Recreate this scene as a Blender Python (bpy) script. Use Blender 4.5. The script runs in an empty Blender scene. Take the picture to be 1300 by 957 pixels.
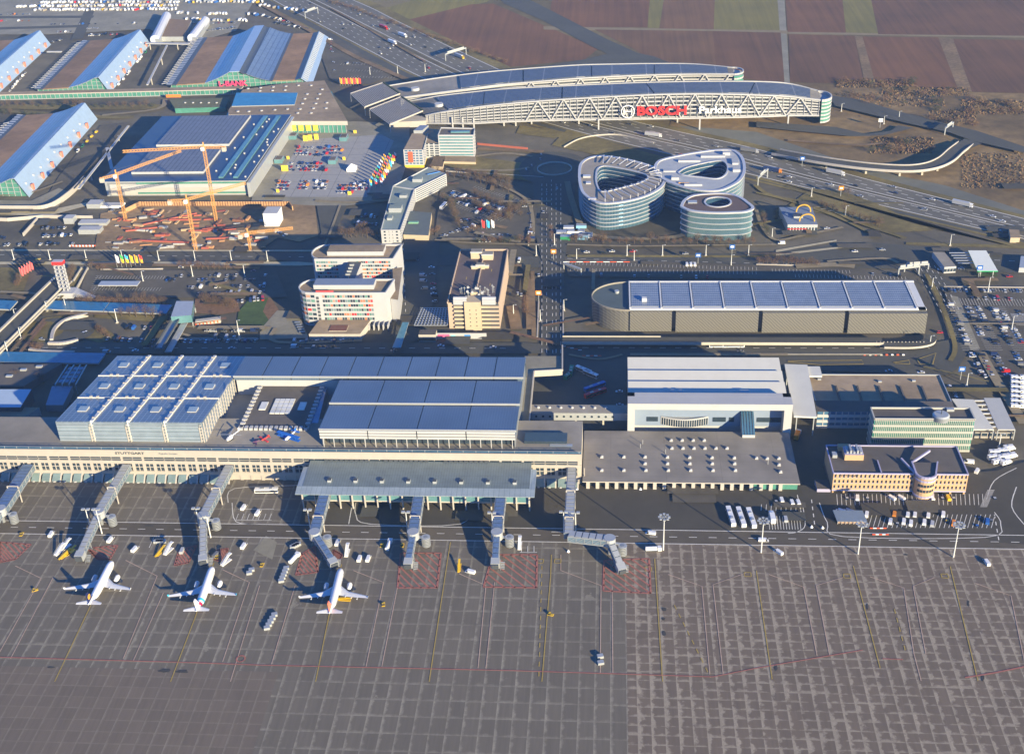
import bpy, math, random
from mathutils import Vector, Matrix
random.seed(7)
R = random.Random(11)
sc = bpy.context.scene
COL = sc.collection
# ---------------------------------------------------------------- camera (calibrated aerial view, 400 m up)
CAM_H = 400.0; FOC = 1546.0; PPX, PPY = 650.0, 433.5
AX = Vector((0.99671574, 0.0020502, -0.08095392))      # world X in image axes (right, down, forward)
AY = Vector((0.0712582, -0.49712013, 0.86475074))      # world Y
AZ = Vector((-0.03847091, -0.8676793, -0.49563355))    # world Z
def G(px, py, z=0.0):
    """site plan point seen at photo pixel (px, py) when it lies z metres above the ground"""
    r = Vector((px - PPX, py - PPY, FOC)); t = (CAM_H - z) / -(r.dot(AZ))
    return (t * r.dot(AX), t * r.dot(AY))
def P(X, Y, Z):
    p = AX * X + AY * Y + AZ * (Z - CAM_H)
    return (PPX + FOC * p[0] / p[2], PPY + FOC * p[1] / p[2])
def zat(Y, px, py):
    lo, hi = -20.0, 150.0
    for _ in range(40):
        m = (lo + hi) / 2
        if G(px, py, m)[1] > Y: lo = m
        else: hi = m
    return lo
cam_d = bpy.data.cameras.new('camera'); cam = bpy.data.objects.new('camera', cam_d); COL.objects.link(cam)
cam.matrix_world = Matrix(((AX[0], -AX[1], -AX[2], 0), (AY[0], -AY[1], -AY[2], 0), (AZ[0], -AZ[1], -AZ[2], CAM_H), (0, 0, 0, 1)))
cam_d.sensor_width = 36; cam_d.lens = 36 * FOC / 1300; cam_d.shift_y = -45 / 1300
cam_d.clip_start = 1; cam_d.clip_end = 30000
sc.camera = cam
# ---------------------------------------------------------------- sky, sun, exposure
SUN_EL = math.radians(14.5); SUN_AZ = math.atan2(-0.745, 0.67)     # direction towards the sun
w = bpy.data.worlds.new('World'); sc.world = w; w.use_nodes = True
nt = w.node_tree; bg = nt.nodes['Background']; sky = nt.nodes.new('ShaderNodeTexSky')
sky.sky_type = 'NISHITA'; sky.sun_disc = False; sky.sun_elevation = SUN_EL
sky.sun_rotation = math.pi / 2 - SUN_AZ
sky.altitude = 400; sky.air_density = 1.0; sky.dust_density = 0.0; sky.ozone_density = 8.0
wb = nt.nodes.new('ShaderNodeVectorMath'); wb.operation = 'MULTIPLY'; wb.inputs[1].default_value = (0.58, 0.97, 1.26)   # cool daylight balance
nt.links.new(sky.outputs[0], wb.inputs[0]); nt.links.new(wb.outputs[0], bg.inputs[0]); bg.inputs[1].default_value = 0.085
sd = bpy.data.lights.new('sun', 'SUN'); sd.energy = 5.0; sd.angle = math.radians(0.5); sd.color = (1.0, 0.84, 0.53)
so = bpy.data.objects.new('sun', sd); COL.objects.link(so); so.location = (0, 0, 500)
so.rotation_euler = Vector((math.cos(SUN_AZ) * math.cos(SUN_EL), math.sin(SUN_AZ) * math.cos(SUN_EL), math.sin(SUN_EL))).to_track_quat('Z', 'Y').to_euler()
sc.view_settings.view_transform = 'Standard'; sc.view_settings.look = 'None'
sc.view_settings.gamma = 1; sc.view_settings.use_curve_mapping = False
sc.view_settings.exposure = 1.38
HAZE = 0.00006
# ---------------------------------------------------------------- materials
def nn(nt, t, **k):
    n = nt.nodes.new(t)
    for a, b in k.items(): setattr(n, a, b)
    return n
MATS = {}
def mat(name, col, rough=0.75, var=0.12, scale=0.25, metal=0.0, stain=0.0, spec=0.4):
    if name in MATS: return MATS[name]
    m = bpy.data.materials.new(name); m.use_nodes = True; nt = m.node_tree; b = nt.nodes['Principled BSDF']
    b.inputs['Roughness'].default_value = rough; b.inputs['Metallic'].default_value = metal
    b.inputs['Specular IOR Level'].default_value = spec
    geo = nn(nt, 'ShaderNodeNewGeometry'); no = nn(nt, 'ShaderNodeTexNoise'); no.inputs['Scale'].default_value = scale
    no.inputs['Detail'].default_value = 6; no.inputs['Roughness'].default_value = 0.65
    nt.links.new(geo.outputs['Position'], no.inputs['Vector'])
    cr = nn(nt, 'ShaderNodeMapRange'); cr.inputs[1].default_value = 0.25; cr.inputs[2].default_value = 0.75
    cr.inputs[3].default_value = 1 - var; cr.inputs[4].default_value = 1 + var
    nt.links.new(no.outputs[0], cr.inputs[0])
    mx = nn(nt, 'ShaderNodeVectorMath', operation='SCALE'); mx.inputs[0].default_value = col[:3]
    nt.links.new(cr.outputs[0], mx.inputs['Scale']); out = mx.outputs[0]
    if stain:
        n2 = nn(nt, 'ShaderNodeTexNoise'); n2.inputs['Scale'].default_value = scale * 0.13; n2.inputs['Detail'].default_value = 8
        nt.links.new(geo.outputs['Position'], n2.inputs['Vector'])
        c2 = nn(nt, 'ShaderNodeMapRange'); c2.inputs[1].default_value = 0.4; c2.inputs[2].default_value = 0.62
        c2.inputs[3].default_value = 1 - stain; c2.inputs[4].default_value = 1 + stain * 0.4
        nt.links.new(n2.outputs[0], c2.inputs[0]); m2 = nn(nt, 'ShaderNodeVectorMath', operation='SCALE')
        nt.links.new(out, m2.inputs[0]); nt.links.new(c2.outputs[0], m2.inputs['Scale']); out = m2.outputs[0]
    nt.links.new(out, b.inputs['Base Color'])
    MATS[name] = m; return m
def stripes(name, c1, c2, period, frac, axis=(1, 0, 0), rough=0.6, metal=0.0, period2=0, frac2=0, axis2=(0, 1, 0), var=0.1, scale=0.2):
    """material with thin seams/lines every `period` metres along a world axis (and optionally a second axis)"""
    if name in MATS: return MATS[name]
    m = bpy.data.materials.new(name); m.use_nodes = True; nt = m.node_tree; b = nt.nodes['Principled BSDF']
    b.inputs['Roughness'].default_value = rough; b.inputs['Metallic'].default_value = metal
    geo = nn(nt, 'ShaderNodeNewGeometry'); L = nt.links
    def line(ax, per, fr):
        d = nn(nt, 'ShaderNodeVectorMath', operation='DOT_PRODUCT'); d.inputs[1].default_value = ax
        L.new(geo.outputs['Position'], d.inputs[0])
        a = nn(nt, 'ShaderNodeMath', operation='DIVIDE'); L.new(d.outputs['Value'], a.inputs[0]); a.inputs[1].default_value = per
        f = nn(nt, 'ShaderNodeMath', operation='FRACT'); L.new(a.outputs[0], f.inputs[0])
        g = nn(nt, 'ShaderNodeMath', operation='LESS_THAN'); L.new(f.outputs[0], g.inputs[0]); g.inputs[1].default_value = fr
        return g.outputs[0]
    k = line(axis, period, frac)
    if period2:
        k2 = line(axis2, period2, frac2); mm = nn(nt, 'ShaderNodeMath', operation='MAXIMUM'); L.new(k, mm.inputs[0]); L.new(k2, mm.inputs[1]); k = mm.outputs[0]
    mx = nn(nt, 'ShaderNodeMix', data_type='RGBA'); L.new(k, mx.inputs[0]); mx.inputs[6].default_value = (*c1, 1); mx.inputs[7].default_value = (*c2, 1)
    no = nn(nt, 'ShaderNodeTexNoise'); no.inputs['Scale'].default_value = scale; no.inputs['Detail'].default_value = 6
    L.new(geo.outputs['Position'], no.inputs['Vector'])
    cr = nn(nt, 'ShaderNodeMapRange'); cr.inputs[1].default_value = 0.3; cr.inputs[2].default_value = 0.7; cr.inputs[3].default_value = 1 - var; cr.inputs[4].default_value = 1 + var
    L.new(no.outputs[0], cr.inputs[0]); s = nn(nt, 'ShaderNodeVectorMath', operation='SCALE'); L.new(mx.outputs[2], s.inputs[0]); L.new(cr.outputs[0], s.inputs['Scale'])
    L.new(s.outputs[0], b.inputs['Base Color']); MATS[name] = m; return m
def slabs(name, dark, light, px_, py_, amount, rough=0.85):
    """concrete apron: slabs px_ x py_ metres with pale worn joints of uneven width"""
    m = bpy.data.materials.new(name); m.use_nodes = True; nt = m.node_tree; b = nt.nodes['Principled BSDF']; L = nt.links
    b.inputs['Roughness'].default_value = rough
    geo = nn(nt, 'ShaderNodeNewGeometry'); sep = nn(nt, 'ShaderNodeSeparateXYZ'); L.new(geo.outputs['Position'], sep.inputs[0])
    def mth(op, a, bb=None):
        n = nn(nt, 'ShaderNodeMath', operation=op)
        for i, q in enumerate((a, bb)):
            if q is None: continue
            if hasattr(q, 'links'): L.new(q, n.inputs[i])
            else: n.inputs[i].default_value = q
        return n.outputs[0]
    def nz(s, det=5, rg=0.6, vec=None):
        n = nn(nt, 'ShaderNodeTexNoise'); n.inputs['Scale'].default_value = s; n.inputs['Detail'].default_value = det; n.inputs['Roughness'].default_value = rg
        L.new(vec or geo.outputs['Position'], n.inputs['Vector']); return n.outputs[0]
    n1 = nz(0.30, 3); n2 = nz(0.035, 4); n3 = nz(0.9, 6, 0.75)
    # worn fringe beside each joint, on one side
    fx = mth('FRACT', mth('DIVIDE', sep.outputs[0], px_)); fy = mth('FRACT', mth('DIVIDE', sep.outputs[1], py_))
    big = mth('MULTIPLY', mth('SUBTRACT', n2, 0.40), 2.6)
    n4 = nz(0.16, 3)
    wx = mth('ADD', mth('MULTIPLY', mth('SUBTRACT', n1, 0.40), 1.3 * amount), mth('MULTIPLY', big, 0.22 * amount))
    wy = mth('ADD', mth('MULTIPLY', mth('SUBTRACT', n4, 0.44), 1.2 * amount), mth('MULTIPLY', big, 0.14 * amount))
    sm = lambda f, w: mth('MINIMUM', mth('MAXIMUM', mth('MULTIPLY', mth('SUBTRACT', w, f), 5.0), 0.0), 1.0)
    ix = sm(fx, mth('ADD', wx, 0.12)); iy = mth('MULTIPLY', sm(fy, mth('ADD', wy, 0.10)), 0.85)
    k = mth('MAXIMUM', ix, iy)
    patch = mth('GREATER_THAN', mth('ADD', n2, mth('MULTIPLY', n3, 0.12)), 0.76); k = mth('MAXIMUM', k, mth('MULTIPLY', patch, 0.8))
    k = mth('MULTIPLY', k, mth('ADD', 0.15, mth('MULTIPLY', n3, 1.35)))
    k = mth('MINIMUM', mth('MAXIMUM', k, 0.0), 1.0)
    mx = nn(nt, 'ShaderNodeMix', data_type='RGBA'); L.new(k, mx.inputs[0]); mx.inputs[6].default_value = (*dark, 1); mx.inputs[7].default_value = (*light, 1)
    # each slab a little different
    wn = nn(nt, 'ShaderNodeTexWhiteNoise', noise_dimensions='2D'); cv = nn(nt, 'ShaderNodeCombineXYZ')
    L.new(mth('FLOOR', mth('DIVIDE', sep.outputs[0], px_)), cv.inputs[0]); L.new(mth('FLOOR', mth('DIVIDE', sep.outputs[1], py_)), cv.inputs[1]); L.new(cv.outputs[0], wn.inputs[0])
    st = nn(nt, 'ShaderNodeVectorMath', operation='MULTIPLY'); st.inputs[1].default_value = (0.5, 0.03, 1); L.new(geo.outputs['Position'], st.inputs[0]); streak = nz(1.0, 4, 0.7, st.outputs[0])
    v = mth('ADD', mth('ADD', mth('ADD', 0.60, mth('MULTIPLY', streak, 0.5)), mth('MULTIPLY', wn.outputs[0], 0.12)), mth('MULTIPLY', nz(0.02, 6), 0.22))
    s = nn(nt, 'ShaderNodeVectorMath', operation='SCALE'); L.new(mx.outputs[2], s.inputs[0]); L.new(v, s.inputs['Scale'])
    L.new(s.outputs[0], b.inputs['Base Color']); return m
def furrows(name, c, c2, dx=0.16, contrast=1.0):
    """ploughed earth: long uneven streaks running away along Y, with broad damp patches"""
    m = bpy.data.materials.new(name); m.use_nodes = True; nt = m.node_tree; b = nt.nodes['Principled BSDF']; L = nt.links; b.inputs['Roughness'].default_value = .95
    geo = nn(nt, 'ShaderNodeNewGeometry'); mp = nn(nt, 'ShaderNodeVectorMath', operation='MULTIPLY'); mp.inputs[1].default_value = (dx, 0.0035, 0); L.new(geo.outputs['Position'], mp.inputs[0])
    n1 = nn(nt, 'ShaderNodeTexNoise'); n1.inputs['Scale'].default_value = 1; n1.inputs['Detail'].default_value = 3; n1.inputs['Roughness'].default_value = .7; L.new(mp.outputs[0], n1.inputs['Vector'])
    n2 = nn(nt, 'ShaderNodeTexNoise'); n2.inputs['Scale'].default_value = .012; n2.inputs['Detail'].default_value = 6; L.new(geo.outputs['Position'], n2.inputs['Vector'])
    a = nn(nt, 'ShaderNodeMath', operation='ADD'); L.new(n1.outputs[0], a.inputs[0]); L.new(n2.outputs[0], a.inputs[1])
    r = nn(nt, 'ShaderNodeMapRange'); r.inputs[1].default_value = .72; r.inputs[2].default_value = 1.28; L.new(a.outputs[0], r.inputs[0])
    mx = nn(nt, 'ShaderNodeMix', data_type='RGBA'); L.new(r.outputs[0], mx.inputs[0]); mx.inputs[6].default_value = (*c, 1); mx.inputs[7].default_value = (*c2, 1); L.new(mx.outputs[2], b.inputs['Base Color']); MATS[name] = m; return m
def glassy(name, col, rough=0.12, metal=0.0, spec=0.8): return mat(name, col, rough, 0.25, 0.12, metal, 0, spec)
W_ = lambda n='white_paint': mat(n, (0.72, 0.71, 0.68), 0.5, 0.05)
# ---------------------------------------------------------------- mesh builder
class M:
    def __init__(s): s.v = []; s.f = []; s.m = []; s.mats = []
    def mi(s, m):
        if m not in s.mats: s.mats.append(m)
        return s.mats.index(m)
    def add(s, vs, fs, m):
        o = len(s.v); s.v += [tuple(x) for x in vs]; i = s.mi(m)
        for f in fs: s.f.append([o + a for a in f]); s.m.append(i)
    def face(s, vs, m): s.add(vs, [list(range(len(vs)))], m)
    def prism(s, poly, z0, z1, m, top=None, bottom=True):
        n = len(poly); a = sum(poly[i][0] * poly[(i + 1) % n][1] - poly[(i + 1) % n][0] * poly[i][1] for i in range(n))
        if a < 0: poly = poly[::-1]
        zt = z1 if hasattr(z1, '__len__') else [z1] * n
        if a < 0: zt = zt[::-1]
        vs = [(x, y, z0) for x, y in poly] + [(p[0], p[1], z) for p, z in zip(poly, zt)]
        s.add(vs, [[i, (i + 1) % n, n + (i + 1) % n, n + i] for i in range(n)], m)
        s.face(vs[n:], top or m)
        if bottom: s.face(vs[:n][::-1], m)
    def box(s, x0, y0, z0, x1, y1, z1, m, top=None): s.prism([(x0, y0), (x1, y0), (x1, y1), (x0, y1)], z0, z1, m, top)
    def bar(s, p, q, wd, h, m, up=(0, 0, 1)):
        p = Vector(p); q = Vector(q); d = (q - p)
        if d.length < 1e-6: return
        d.normalize(); u = Vector(up)
        if abs(d.dot(u)) > 0.98: u = Vector((0, 1, 0))
        a = d.cross(u).normalized() * wd / 2; b = a.cross(d).normalized() * h / 2
        vs = [p - a - b, p + a - b, p + a + b, p - a + b, q - a - b, q + a - b, q + a + b, q - a + b]
        s.add(vs, [[3, 2, 1, 0], [4, 5, 6, 7], [0, 1, 5, 4], [1, 2, 6, 5], [2, 3, 7, 6], [3, 0, 4, 7]], m)
    def cyl(s, p, q, r0, r1, n, m, caps=True):
        p = Vector(p); q = Vector(q); d = (q - p).normalized(); u = Vector((0, 0, 1)) if abs(d.z) < 0.9 else Vector((1, 0, 0))
        a = d.cross(u).normalized(); b = d.cross(a)
        vs = []
        for c, r in ((p, r0), (q, r1)):
            for i in range(n):
                t = 2 * math.pi * i / n; vs.append(c + a * math.cos(t) * r + b * math.sin(t) * r)
        s.add(vs, [[i, n + i, n + (i + 1) % n, (i + 1) % n] for i in range(n)], m)
        if caps: s.face(vs[:n], m); s.face(vs[n:][::-1], m)
    def blob(s, c, r, m, n=8, k=5, jit=0.0, rnd=R):
        vs = []; cx, cy, cz = c; rx, ry, rz = r
        for j in range(k + 1):
            ph = math.pi * j / k
            for i in range(n):
                t = 2 * math.pi * i / n; q = 1 + (rnd.random() - 0.5) * jit
                vs.append((cx + rx * q * math.sin(ph) * math.cos(t), cy + ry * q * math.sin(ph) * math.sin(t), cz + rz * q * math.cos(ph)))
        s.add(vs, [[j * n + i, (j + 1) * n + i, (j + 1) * n + (i + 1) % n, j * n + (i + 1) % n] for j in range(k) for i in range(n)], m)
    def mesh(s, name, smooth=False):
        me = bpy.data.meshes.new(name); me.from_pydata(s.v, [], s.f)
        for m in s.mats: me.materials.append(m)
        me.polygons.foreach_set('material_index', s.m)
        if smooth: me.polygons.foreach_set('use_smooth', [True] * len(s.f))
        me.update(); return me
    def obj(s, name, parent=None, smooth=False):
        o = bpy.data.objects.new(name, s.mesh(name, smooth)); COL.objects.link(o)
        if parent: o.parent = parent
        return o
def tag(o, label=None, cat=None, group=None, kind=None):
    if label: o['label'] = label
    if cat: o['category'] = cat
    if group: o['group'] = group
    if kind: o['kind'] = kind
    return o
def thing(name, label, cat, group=None, loc=(0, 0, 0), rz=0.0):
    o = bpy.data.objects.new(name, None); COL.objects.link(o); o.location = loc; o.rotation_euler = (0, 0, rz)
    return tag(o, label, cat, group)
def kids(o): return [c for c in o.children]
def copy_tree(o, parent=None):
    c = o.copy(); COL.objects.link(c); c.parent = parent
    for ch in list(o.children): copy_tree(ch, c)
    return c
ORD = ['first', 'second', 'third', 'fourth', 'fifth', 'sixth', 'seventh', 'eighth', 'ninth', 'tenth', 'eleventh', 'twelfth', 'thirteenth', 'fourteenth', 'fifteenth', 'sixteenth', 'seventeenth', 'eighteenth', 'nineteenth']
TEN = {2: 'twent', 3: 'thirt', 4: 'fort', 5: 'fift', 6: 'sixt', 7: 'sevent', 8: 'eight', 9: 'ninet'}
def nth(i):
    i += 1
    if i < 20: return ORD[i - 1]
    t, u = divmod(i, 10)
    if t > 9: return nth(i - 101) if i > 101 else 'hundredth'
    return TEN[t] + ('ieth' if u == 0 else 'y-' + ORD[u - 1])
def lerp(a, b, t): return tuple(x + (y - x) * t for x, y in zip(a, b))
LAY = [0]
def ground_poly(name, pts, m, z=None, world=False):
    """flat sheet of the setting, traced on the ground"""
    if z is None: LAY[0] += 1; z = 0.012 * LAY[0]
    g = M(); q = [(x, y) if world else G(x, y) for x, y in pts]
    a = sum(q[i][0] * q[(i + 1) % len(q)][1] - q[(i + 1) % len(q)][0] * q[i][1] for i in range(len(q)))
    if a < 0: q = q[::-1]
    g.face([(x, y, z) for x, y in q], m)
    return tag(g.obj(name), kind='structure')
def strip_pts(pts, wd):
    """left and right border of a line of width wd (world metres)"""
    Lf, Rt = [], []
    for i, p in enumerate(pts):
        a = pts[max(i - 1, 0)]; b = pts[min(i + 1, len(pts) - 1)]
        dx, dy = b[0] - a[0], b[1] - a[1]; l = math.hypot(dx, dy) or 1
        nx, ny = -dy / l * wd / 2, dx / l * wd / 2
        Lf.append((p[0] + nx, p[1] + ny)); Rt.append((p[0] - nx, p[1] - ny))
    return Lf, Rt
def smooth_line(pts, k=6):
    out = []
    for i in range(len(pts) - 1):
        p0 = pts[max(i - 1, 0)]; p1 = pts[i]; p2 = pts[i + 1]; p3 = pts[min(i + 2, len(pts) - 1)]
        for j in range(k):
            t = j / k
            out.append(tuple(0.5 * ((2 * b) + (-a + c) * t + (2 * a - 5 * b + 4 * c - d) * t * t + (-a + 3 * b - 3 * c + d) * t ** 3) for a, b, c, d in zip(p0, p1, p2, p3)))
    out.append(tuple(pts[-1])); return out
def lines(g, pts, wd, m, z, dash=None, world=False, sm=0):
    q = [(x, y) if world else G(x, y) for x, y in pts]
    if sm: q = smooth_line(q, sm)
    if dash:
        on, off = dash; seg = []; pos = 0
        for a, b in zip(q, q[1:]):
            l = math.dist(a, b); s = 0
            while s < l:
                ph = pos % (on + off); st = min((on - ph) if ph < on else (on + off - ph), l - s) + 1e-6
                if ph < on: lines(g, [lerp(a, b, s / l), lerp(a, b, min(1, (s + st) / l))], wd, m, z, None, True)
                s += st; pos += st
        return
    A, B = strip_pts(q, wd); n = len(q)
    g.add([(x, y, z) for x, y in A] + [(x, y, z) for x, y in B], [[n + i, n + i + 1, i + 1, i] for i in range(n - 1)], m)
def facade(parent, wallM, A, B, z0, z1, n, wm, gm, band=0.45, piers=0, pw=0.6, dep=0.4, row='window_row', top=0.0, ends=0.0, label=None):
    """storeys on the wall from A to B (outside on the right of A->B): glass rows set back between projecting spandrels and piers"""
    dx, dy = B[0] - A[0], B[1] - A[1]; l = math.hypot(dx, dy); ux, uy = dx / l, dy / l; nx, ny = uy, -ux
    def bx(s0, s1, a, b, d0, d1, m, g):
        pts = [(A[0] + ux * s + nx * d, A[1] + uy * s + ny * d) for s, d in ((s0, d0), (s1, d0), (s1, d1), (s0, d1))]
        g.prism(pts, a, b, m)
    h = (z1 - z0 - top) / n
    for i in range(n):
        zb = z0 + i * h
        bx(0, l, zb, zb + h * band, 0.0, dep, wm, wallM)
        g = M(); bx(ends + 0.05, l - ends - 0.05, zb + h * band, zb + h - 0.01, 0.0, 0.06, gm if not isinstance(gm, (list, tuple)) else gm[i % len(gm)], g)
        o = g.obj(row, parent)
        if label: o['label'] = label
    if top: bx(0, l, z1 - top, z1, 0, dep, wm, wallM)
    if ends:
        bx(0, ends, z0 + .02, z1 - .02, 0, dep + .02, wm, wallM); bx(l - ends, l, z0 + .02, z1 - .02, 0, dep + .02, wm, wallM)
    if piers:
        for k in range(1, piers):
            s = ends + (l - 2 * ends) * k / piers
            bx(s - pw / 2, s + pw / 2, z0 + .03, z1 - .03, 0.0, dep + .05, wm, wallM)
def text_mesh(body, size, loc, rot, m, name, parent=None, ext=0.15, bold=0.0, align='CENTER', xs=1.0):
    c = bpy.data.curves.new(name, 'FONT'); c.body = body; c.size = size; c.extrude = ext; c.offset = bold; c.align_x = align; c.align_y = 'CENTER'
    c.resolution_u = 3
    t = bpy.data.objects.new(name, c); COL.objects.link(t)
    dg = bpy.context.evaluated_depsgraph_get(); me = bpy.data.meshes.new_from_object(t.evaluated_get(dg)); me.name = name
    bpy.data.objects.remove(t); me.materials.clear(); me.materials.append(m)
    o = bpy.data.objects.new(name, me); COL.objects.link(o); o.location = loc; o.rotation_euler = rot; o.scale = (xs, 1, 1)
    if parent: o.parent = parent
    return o
def gmat(n, c, *a, **k): return mat(n, (min(c[0] * 1.18, .62), min(c[1] * 1.17, .6), min(c[2] * 1.0, .55)), *a, **k)
# ================================================================ GROUND
m_ground = gmat('dry_grass', (0.13, 0.10, 0.05), 0.95, 0.3, 0.05, stain=0.35)
g = M(); g.face([(-9000, -2000, 0), (9000, -2000, 0), (9000, 14000, 0), (-9000, 14000, 0)], m_ground); tag(g.obj('ground'), kind='structure')
m_tar = gmat('tarmac', (0.098, 0.086, 0.070), 0.9, 0.3, 0.05, stain=0.34)
m_road = gmat('road_asphalt', (0.068, 0.066, 0.062), 0.85, 0.1, 0.2, stain=0.1)
m_mway = gmat('motorway_asphalt', (0.12, 0.112, 0.105), 0.85, 0.1, 0.1, stain=0.15)
m_pave = gmat('paving', (0.21, 0.195, 0.17), 0.85, 0.12, 0.3, stain=0.15)
m_kerb = gmat('kerb_concrete', (0.36, 0.32, 0.25), 0.85, 0.15, 0.3)
m_grass = gmat('winter_grass', (0.15, 0.12, 0.048), 0.95, 0.3, 0.2, stain=0.3)
m_green = gmat('green_lawn', (0.05, 0.085, 0.025), 0.95, 0.25, 0.2, stain=0.2)
m_soil = gmat('shrub_soil', (0.14, 0.08, 0.05), 0.95, 0.35, 0.4)
m_white = gmat('road_paint', (0.62, 0.61, 0.58), 0.7, 0.2, 0.6)
m_yel = gmat('yellow_paint', (0.30, 0.22, 0.06), 0.7, 0.2, 0.6)
m_redp = gmat('red_paint', (0.29, 0.115, 0.095), 0.7, 0.2, 0.6)
m_rwy = gmat('faded_pink_paint', (0.34, 0.25, 0.22), 0.7, 0.25, 0.6)
GP = ground_poly
GP('built_ground', [(-400, -40), (300, -40), (400, 30), (500, 92), (620, 148), (740, 172), (860, 210), (1000, 238), (1300, 312), (1600, 380), (1800, 1100), (-700, 1100)], m_tar)
# ---- fields
def furrow(name, c, c2, per, ang): return furrows(name, (c[0] * 1.25, c[1] * 1.1, c[2] * .7), (c2[0] * .85, c2[1] * .76, c2[2] * .5))
fB = furrow('ploughed_brown', (0.15, 0.075, 0.042), (0.118, 0.060, 0.036), 7.0, 0.05)
fB2 = furrow('ploughed_dark', (0.13, 0.068, 0.042), (0.10, 0.054, 0.034), 5.0, 0.1)
fB3 = furrow('ploughed_grey_brown', (0.15, 0.086, 0.052), (0.12, 0.07, 0.045), 9.0, 0.0)
fO = furrow('olive_crop', (0.17, 0.16, 0.055), (0.15, 0.145, 0.055), 12.0, 0.0)
fT = gmat('pale_meadow', (0.16, 0.13, 0.075), 0.95, 0.15, 0.03, stain=0.15)
fP = gmat('field_track', (0.19, 0.15, 0.10), 0.95, 0.15, 0.1)
fS = gmat('stubble_strip', (0.17, 0.115, 0.068), 0.95, 0.4, 0.25, stain=0.2)
GP('meadow', [(405, -12), (540, -12), (520, 2), (474, 15), (420, 6)], fT)
GP('crop_field', [(474, 15), (520, 2), (545, -12), (640, -12), (618, 3), (508, 28)], fO)
GP('ploughed_field', [(508, 28), (598, 6), (626, 5), (760, 62), (742, 76), (640, 86), (575, 66)], fB)
GP('ploughed_field', [(703, -14), (826, -14), (822, 35), (742, 35), (698, 18)], fB)
GP('crop_field', [(826, -14), (845, -14), (837, 36), (822, 36)], fO)
GP('ploughed_field', [(845, -14), (908, -14), (906, 38), (837, 37)], fB3)
GP('crop_field', [(908, -14), (988, -14), (990, 40), (906, 39)], fO)
GP('field_track', [(986, -14), (995, -14), (1003, 108), (995, 108)], m_pave)
GP('field_track', [(690, 34), (1330, 45), (1330, 49), (690, 38)], fP)
GP('ploughed_field', [(996, -14), (1068, -14), (1074, 42), (1000, 41)], fB)
GP('crop_field', [(1068, -14), (1103, -14), (1115, 43), (1074, 42)], fO)
GP('ploughed_field', [(1103, -14), (1400, -14), (1400, 47), (1115, 44)], fB2)
GP('ploughed_field', [(755, 38), (905, 40), (910, 96), (880, 84), (830, 78), (800, 60)], fB3)
GP('ploughed_field', [(905, 40), (991, 42), (996, 106), (940, 100), (910, 96)], fB2)
GP('ploughed_field', [(1001, 44), (1085, 46), (1097, 107), (1003, 105)], fB2)
GP('stubble_strip', [(1085, 46), (1095, 47), (1112, 109), (1098, 107)], fS)
GP('ploughed_field', [(1095, 47), (1191, 48), (1216, 113), (1112, 109)], fB)
GP('stubble_strip', [(1191, 48), (1210, 50), (1234, 117), (1216, 113)], fS)
GP('ploughed_field', [(1210, 50), (1400, 53), (1400, 122), (1234, 117)], fB2)
GP('ploughed_field', [(1240, 151), (1400, 158), (1400, 215), (1252, 170)], fB2)
GP('country_road', [(626, -12), (648, -12), (700, 14), (770, 50), (832, 78), (800, 82), (752, 60), (690, 27), (640, 5)], m_road)
GP('country_road', [(742, 76), (775, 68), (800, 66), (830, 72), (850, 80), (730, 84), (680, 86)], m_road)
# ---- dry verge right of the motorway
m_scrub = gmat('scrub_ground', (0.17, 0.115, 0.055), 0.95, 0.4, 0.08, stain=0.35)
m_gravel = gmat('old_carriageway', (0.13, 0.13, 0.12), 0.9, 0.15, 0.08, stain=0.2)
GP('scrubland', [(1000, 106), (1100, 108), (1240, 118), (1400, 122), (1400, 330), (1250, 290), (1100, 235), (940, 190), (850, 160), (860, 130)], m_scrub)
GP('disused_carriageway', [(860, 160), (960, 168), (1100, 215), (1200, 236), (1400, 300), (1400, 340), (1300, 290), (1190, 262), (1060, 222), (960, 194)], m_gravel)
GP('field_drain', [(1158, 128), (1165, 122), (1190, 118), (1200, 121), (1175, 127), (1165, 129)], m_tar)
# ---- motorway
U = [(-40, -150), (300, -60), (452, 0), (505, 25), (560, 52), (620, 80), (700, 116), (780, 146), (860, 166), (960, 188), (1106, 228), (1300, 277), (1460, 315)]
Lw = [(-200, -150), (240, -60), (338, 0), (395, 30), (455, 62), (520, 96), (600, 130), (690, 158), (780, 182), (843, 197), (960, 226), (1279, 301), (1440, 338)]
def mw(t):
    return [lerp(G(*b), G(*a), t) for a, b in zip(U, Lw)]
def band(name, t0, t1, m):
    a = smooth_line(mw(t0), 4); b = smooth_line(mw(t1), 4); LAY[0] += 1; z = 0.012 * LAY[0]; g = M(); n = len(a)
    g.add([(x, y, z) for x, y in a] + [(x, y, z) for x, y in b], [[i, i + 1, n + i + 1, n + i] for i in range(n - 1)], m)
    return tag(g.obj(name), kind='structure')
band('motorway_verge', -0.16, 1.12, m_grass)
band('motorway', -0.09, 0.02, m_road); band('motorway', 0.05, 0.46, m_mway); band('motorway', 0.52, 0.97, m_mway)
band('motorway_median', 0.47, 0.51, m_tar)
g = M()
for t in (0.07, 0.44, 0.54, 0.95): lines(g, smooth_line(mw(t), 4), 0.9, m_white, 0.45, None, True)
for t in (0.17, 0.27, 0.36, 0.64, 0.74, 0.84): lines(g, smooth_line(mw(t), 4), 0.6, m_white, 0.45, (6, 12), True)
tag(g.obj('motorway_marking'), kind='structure')
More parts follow.
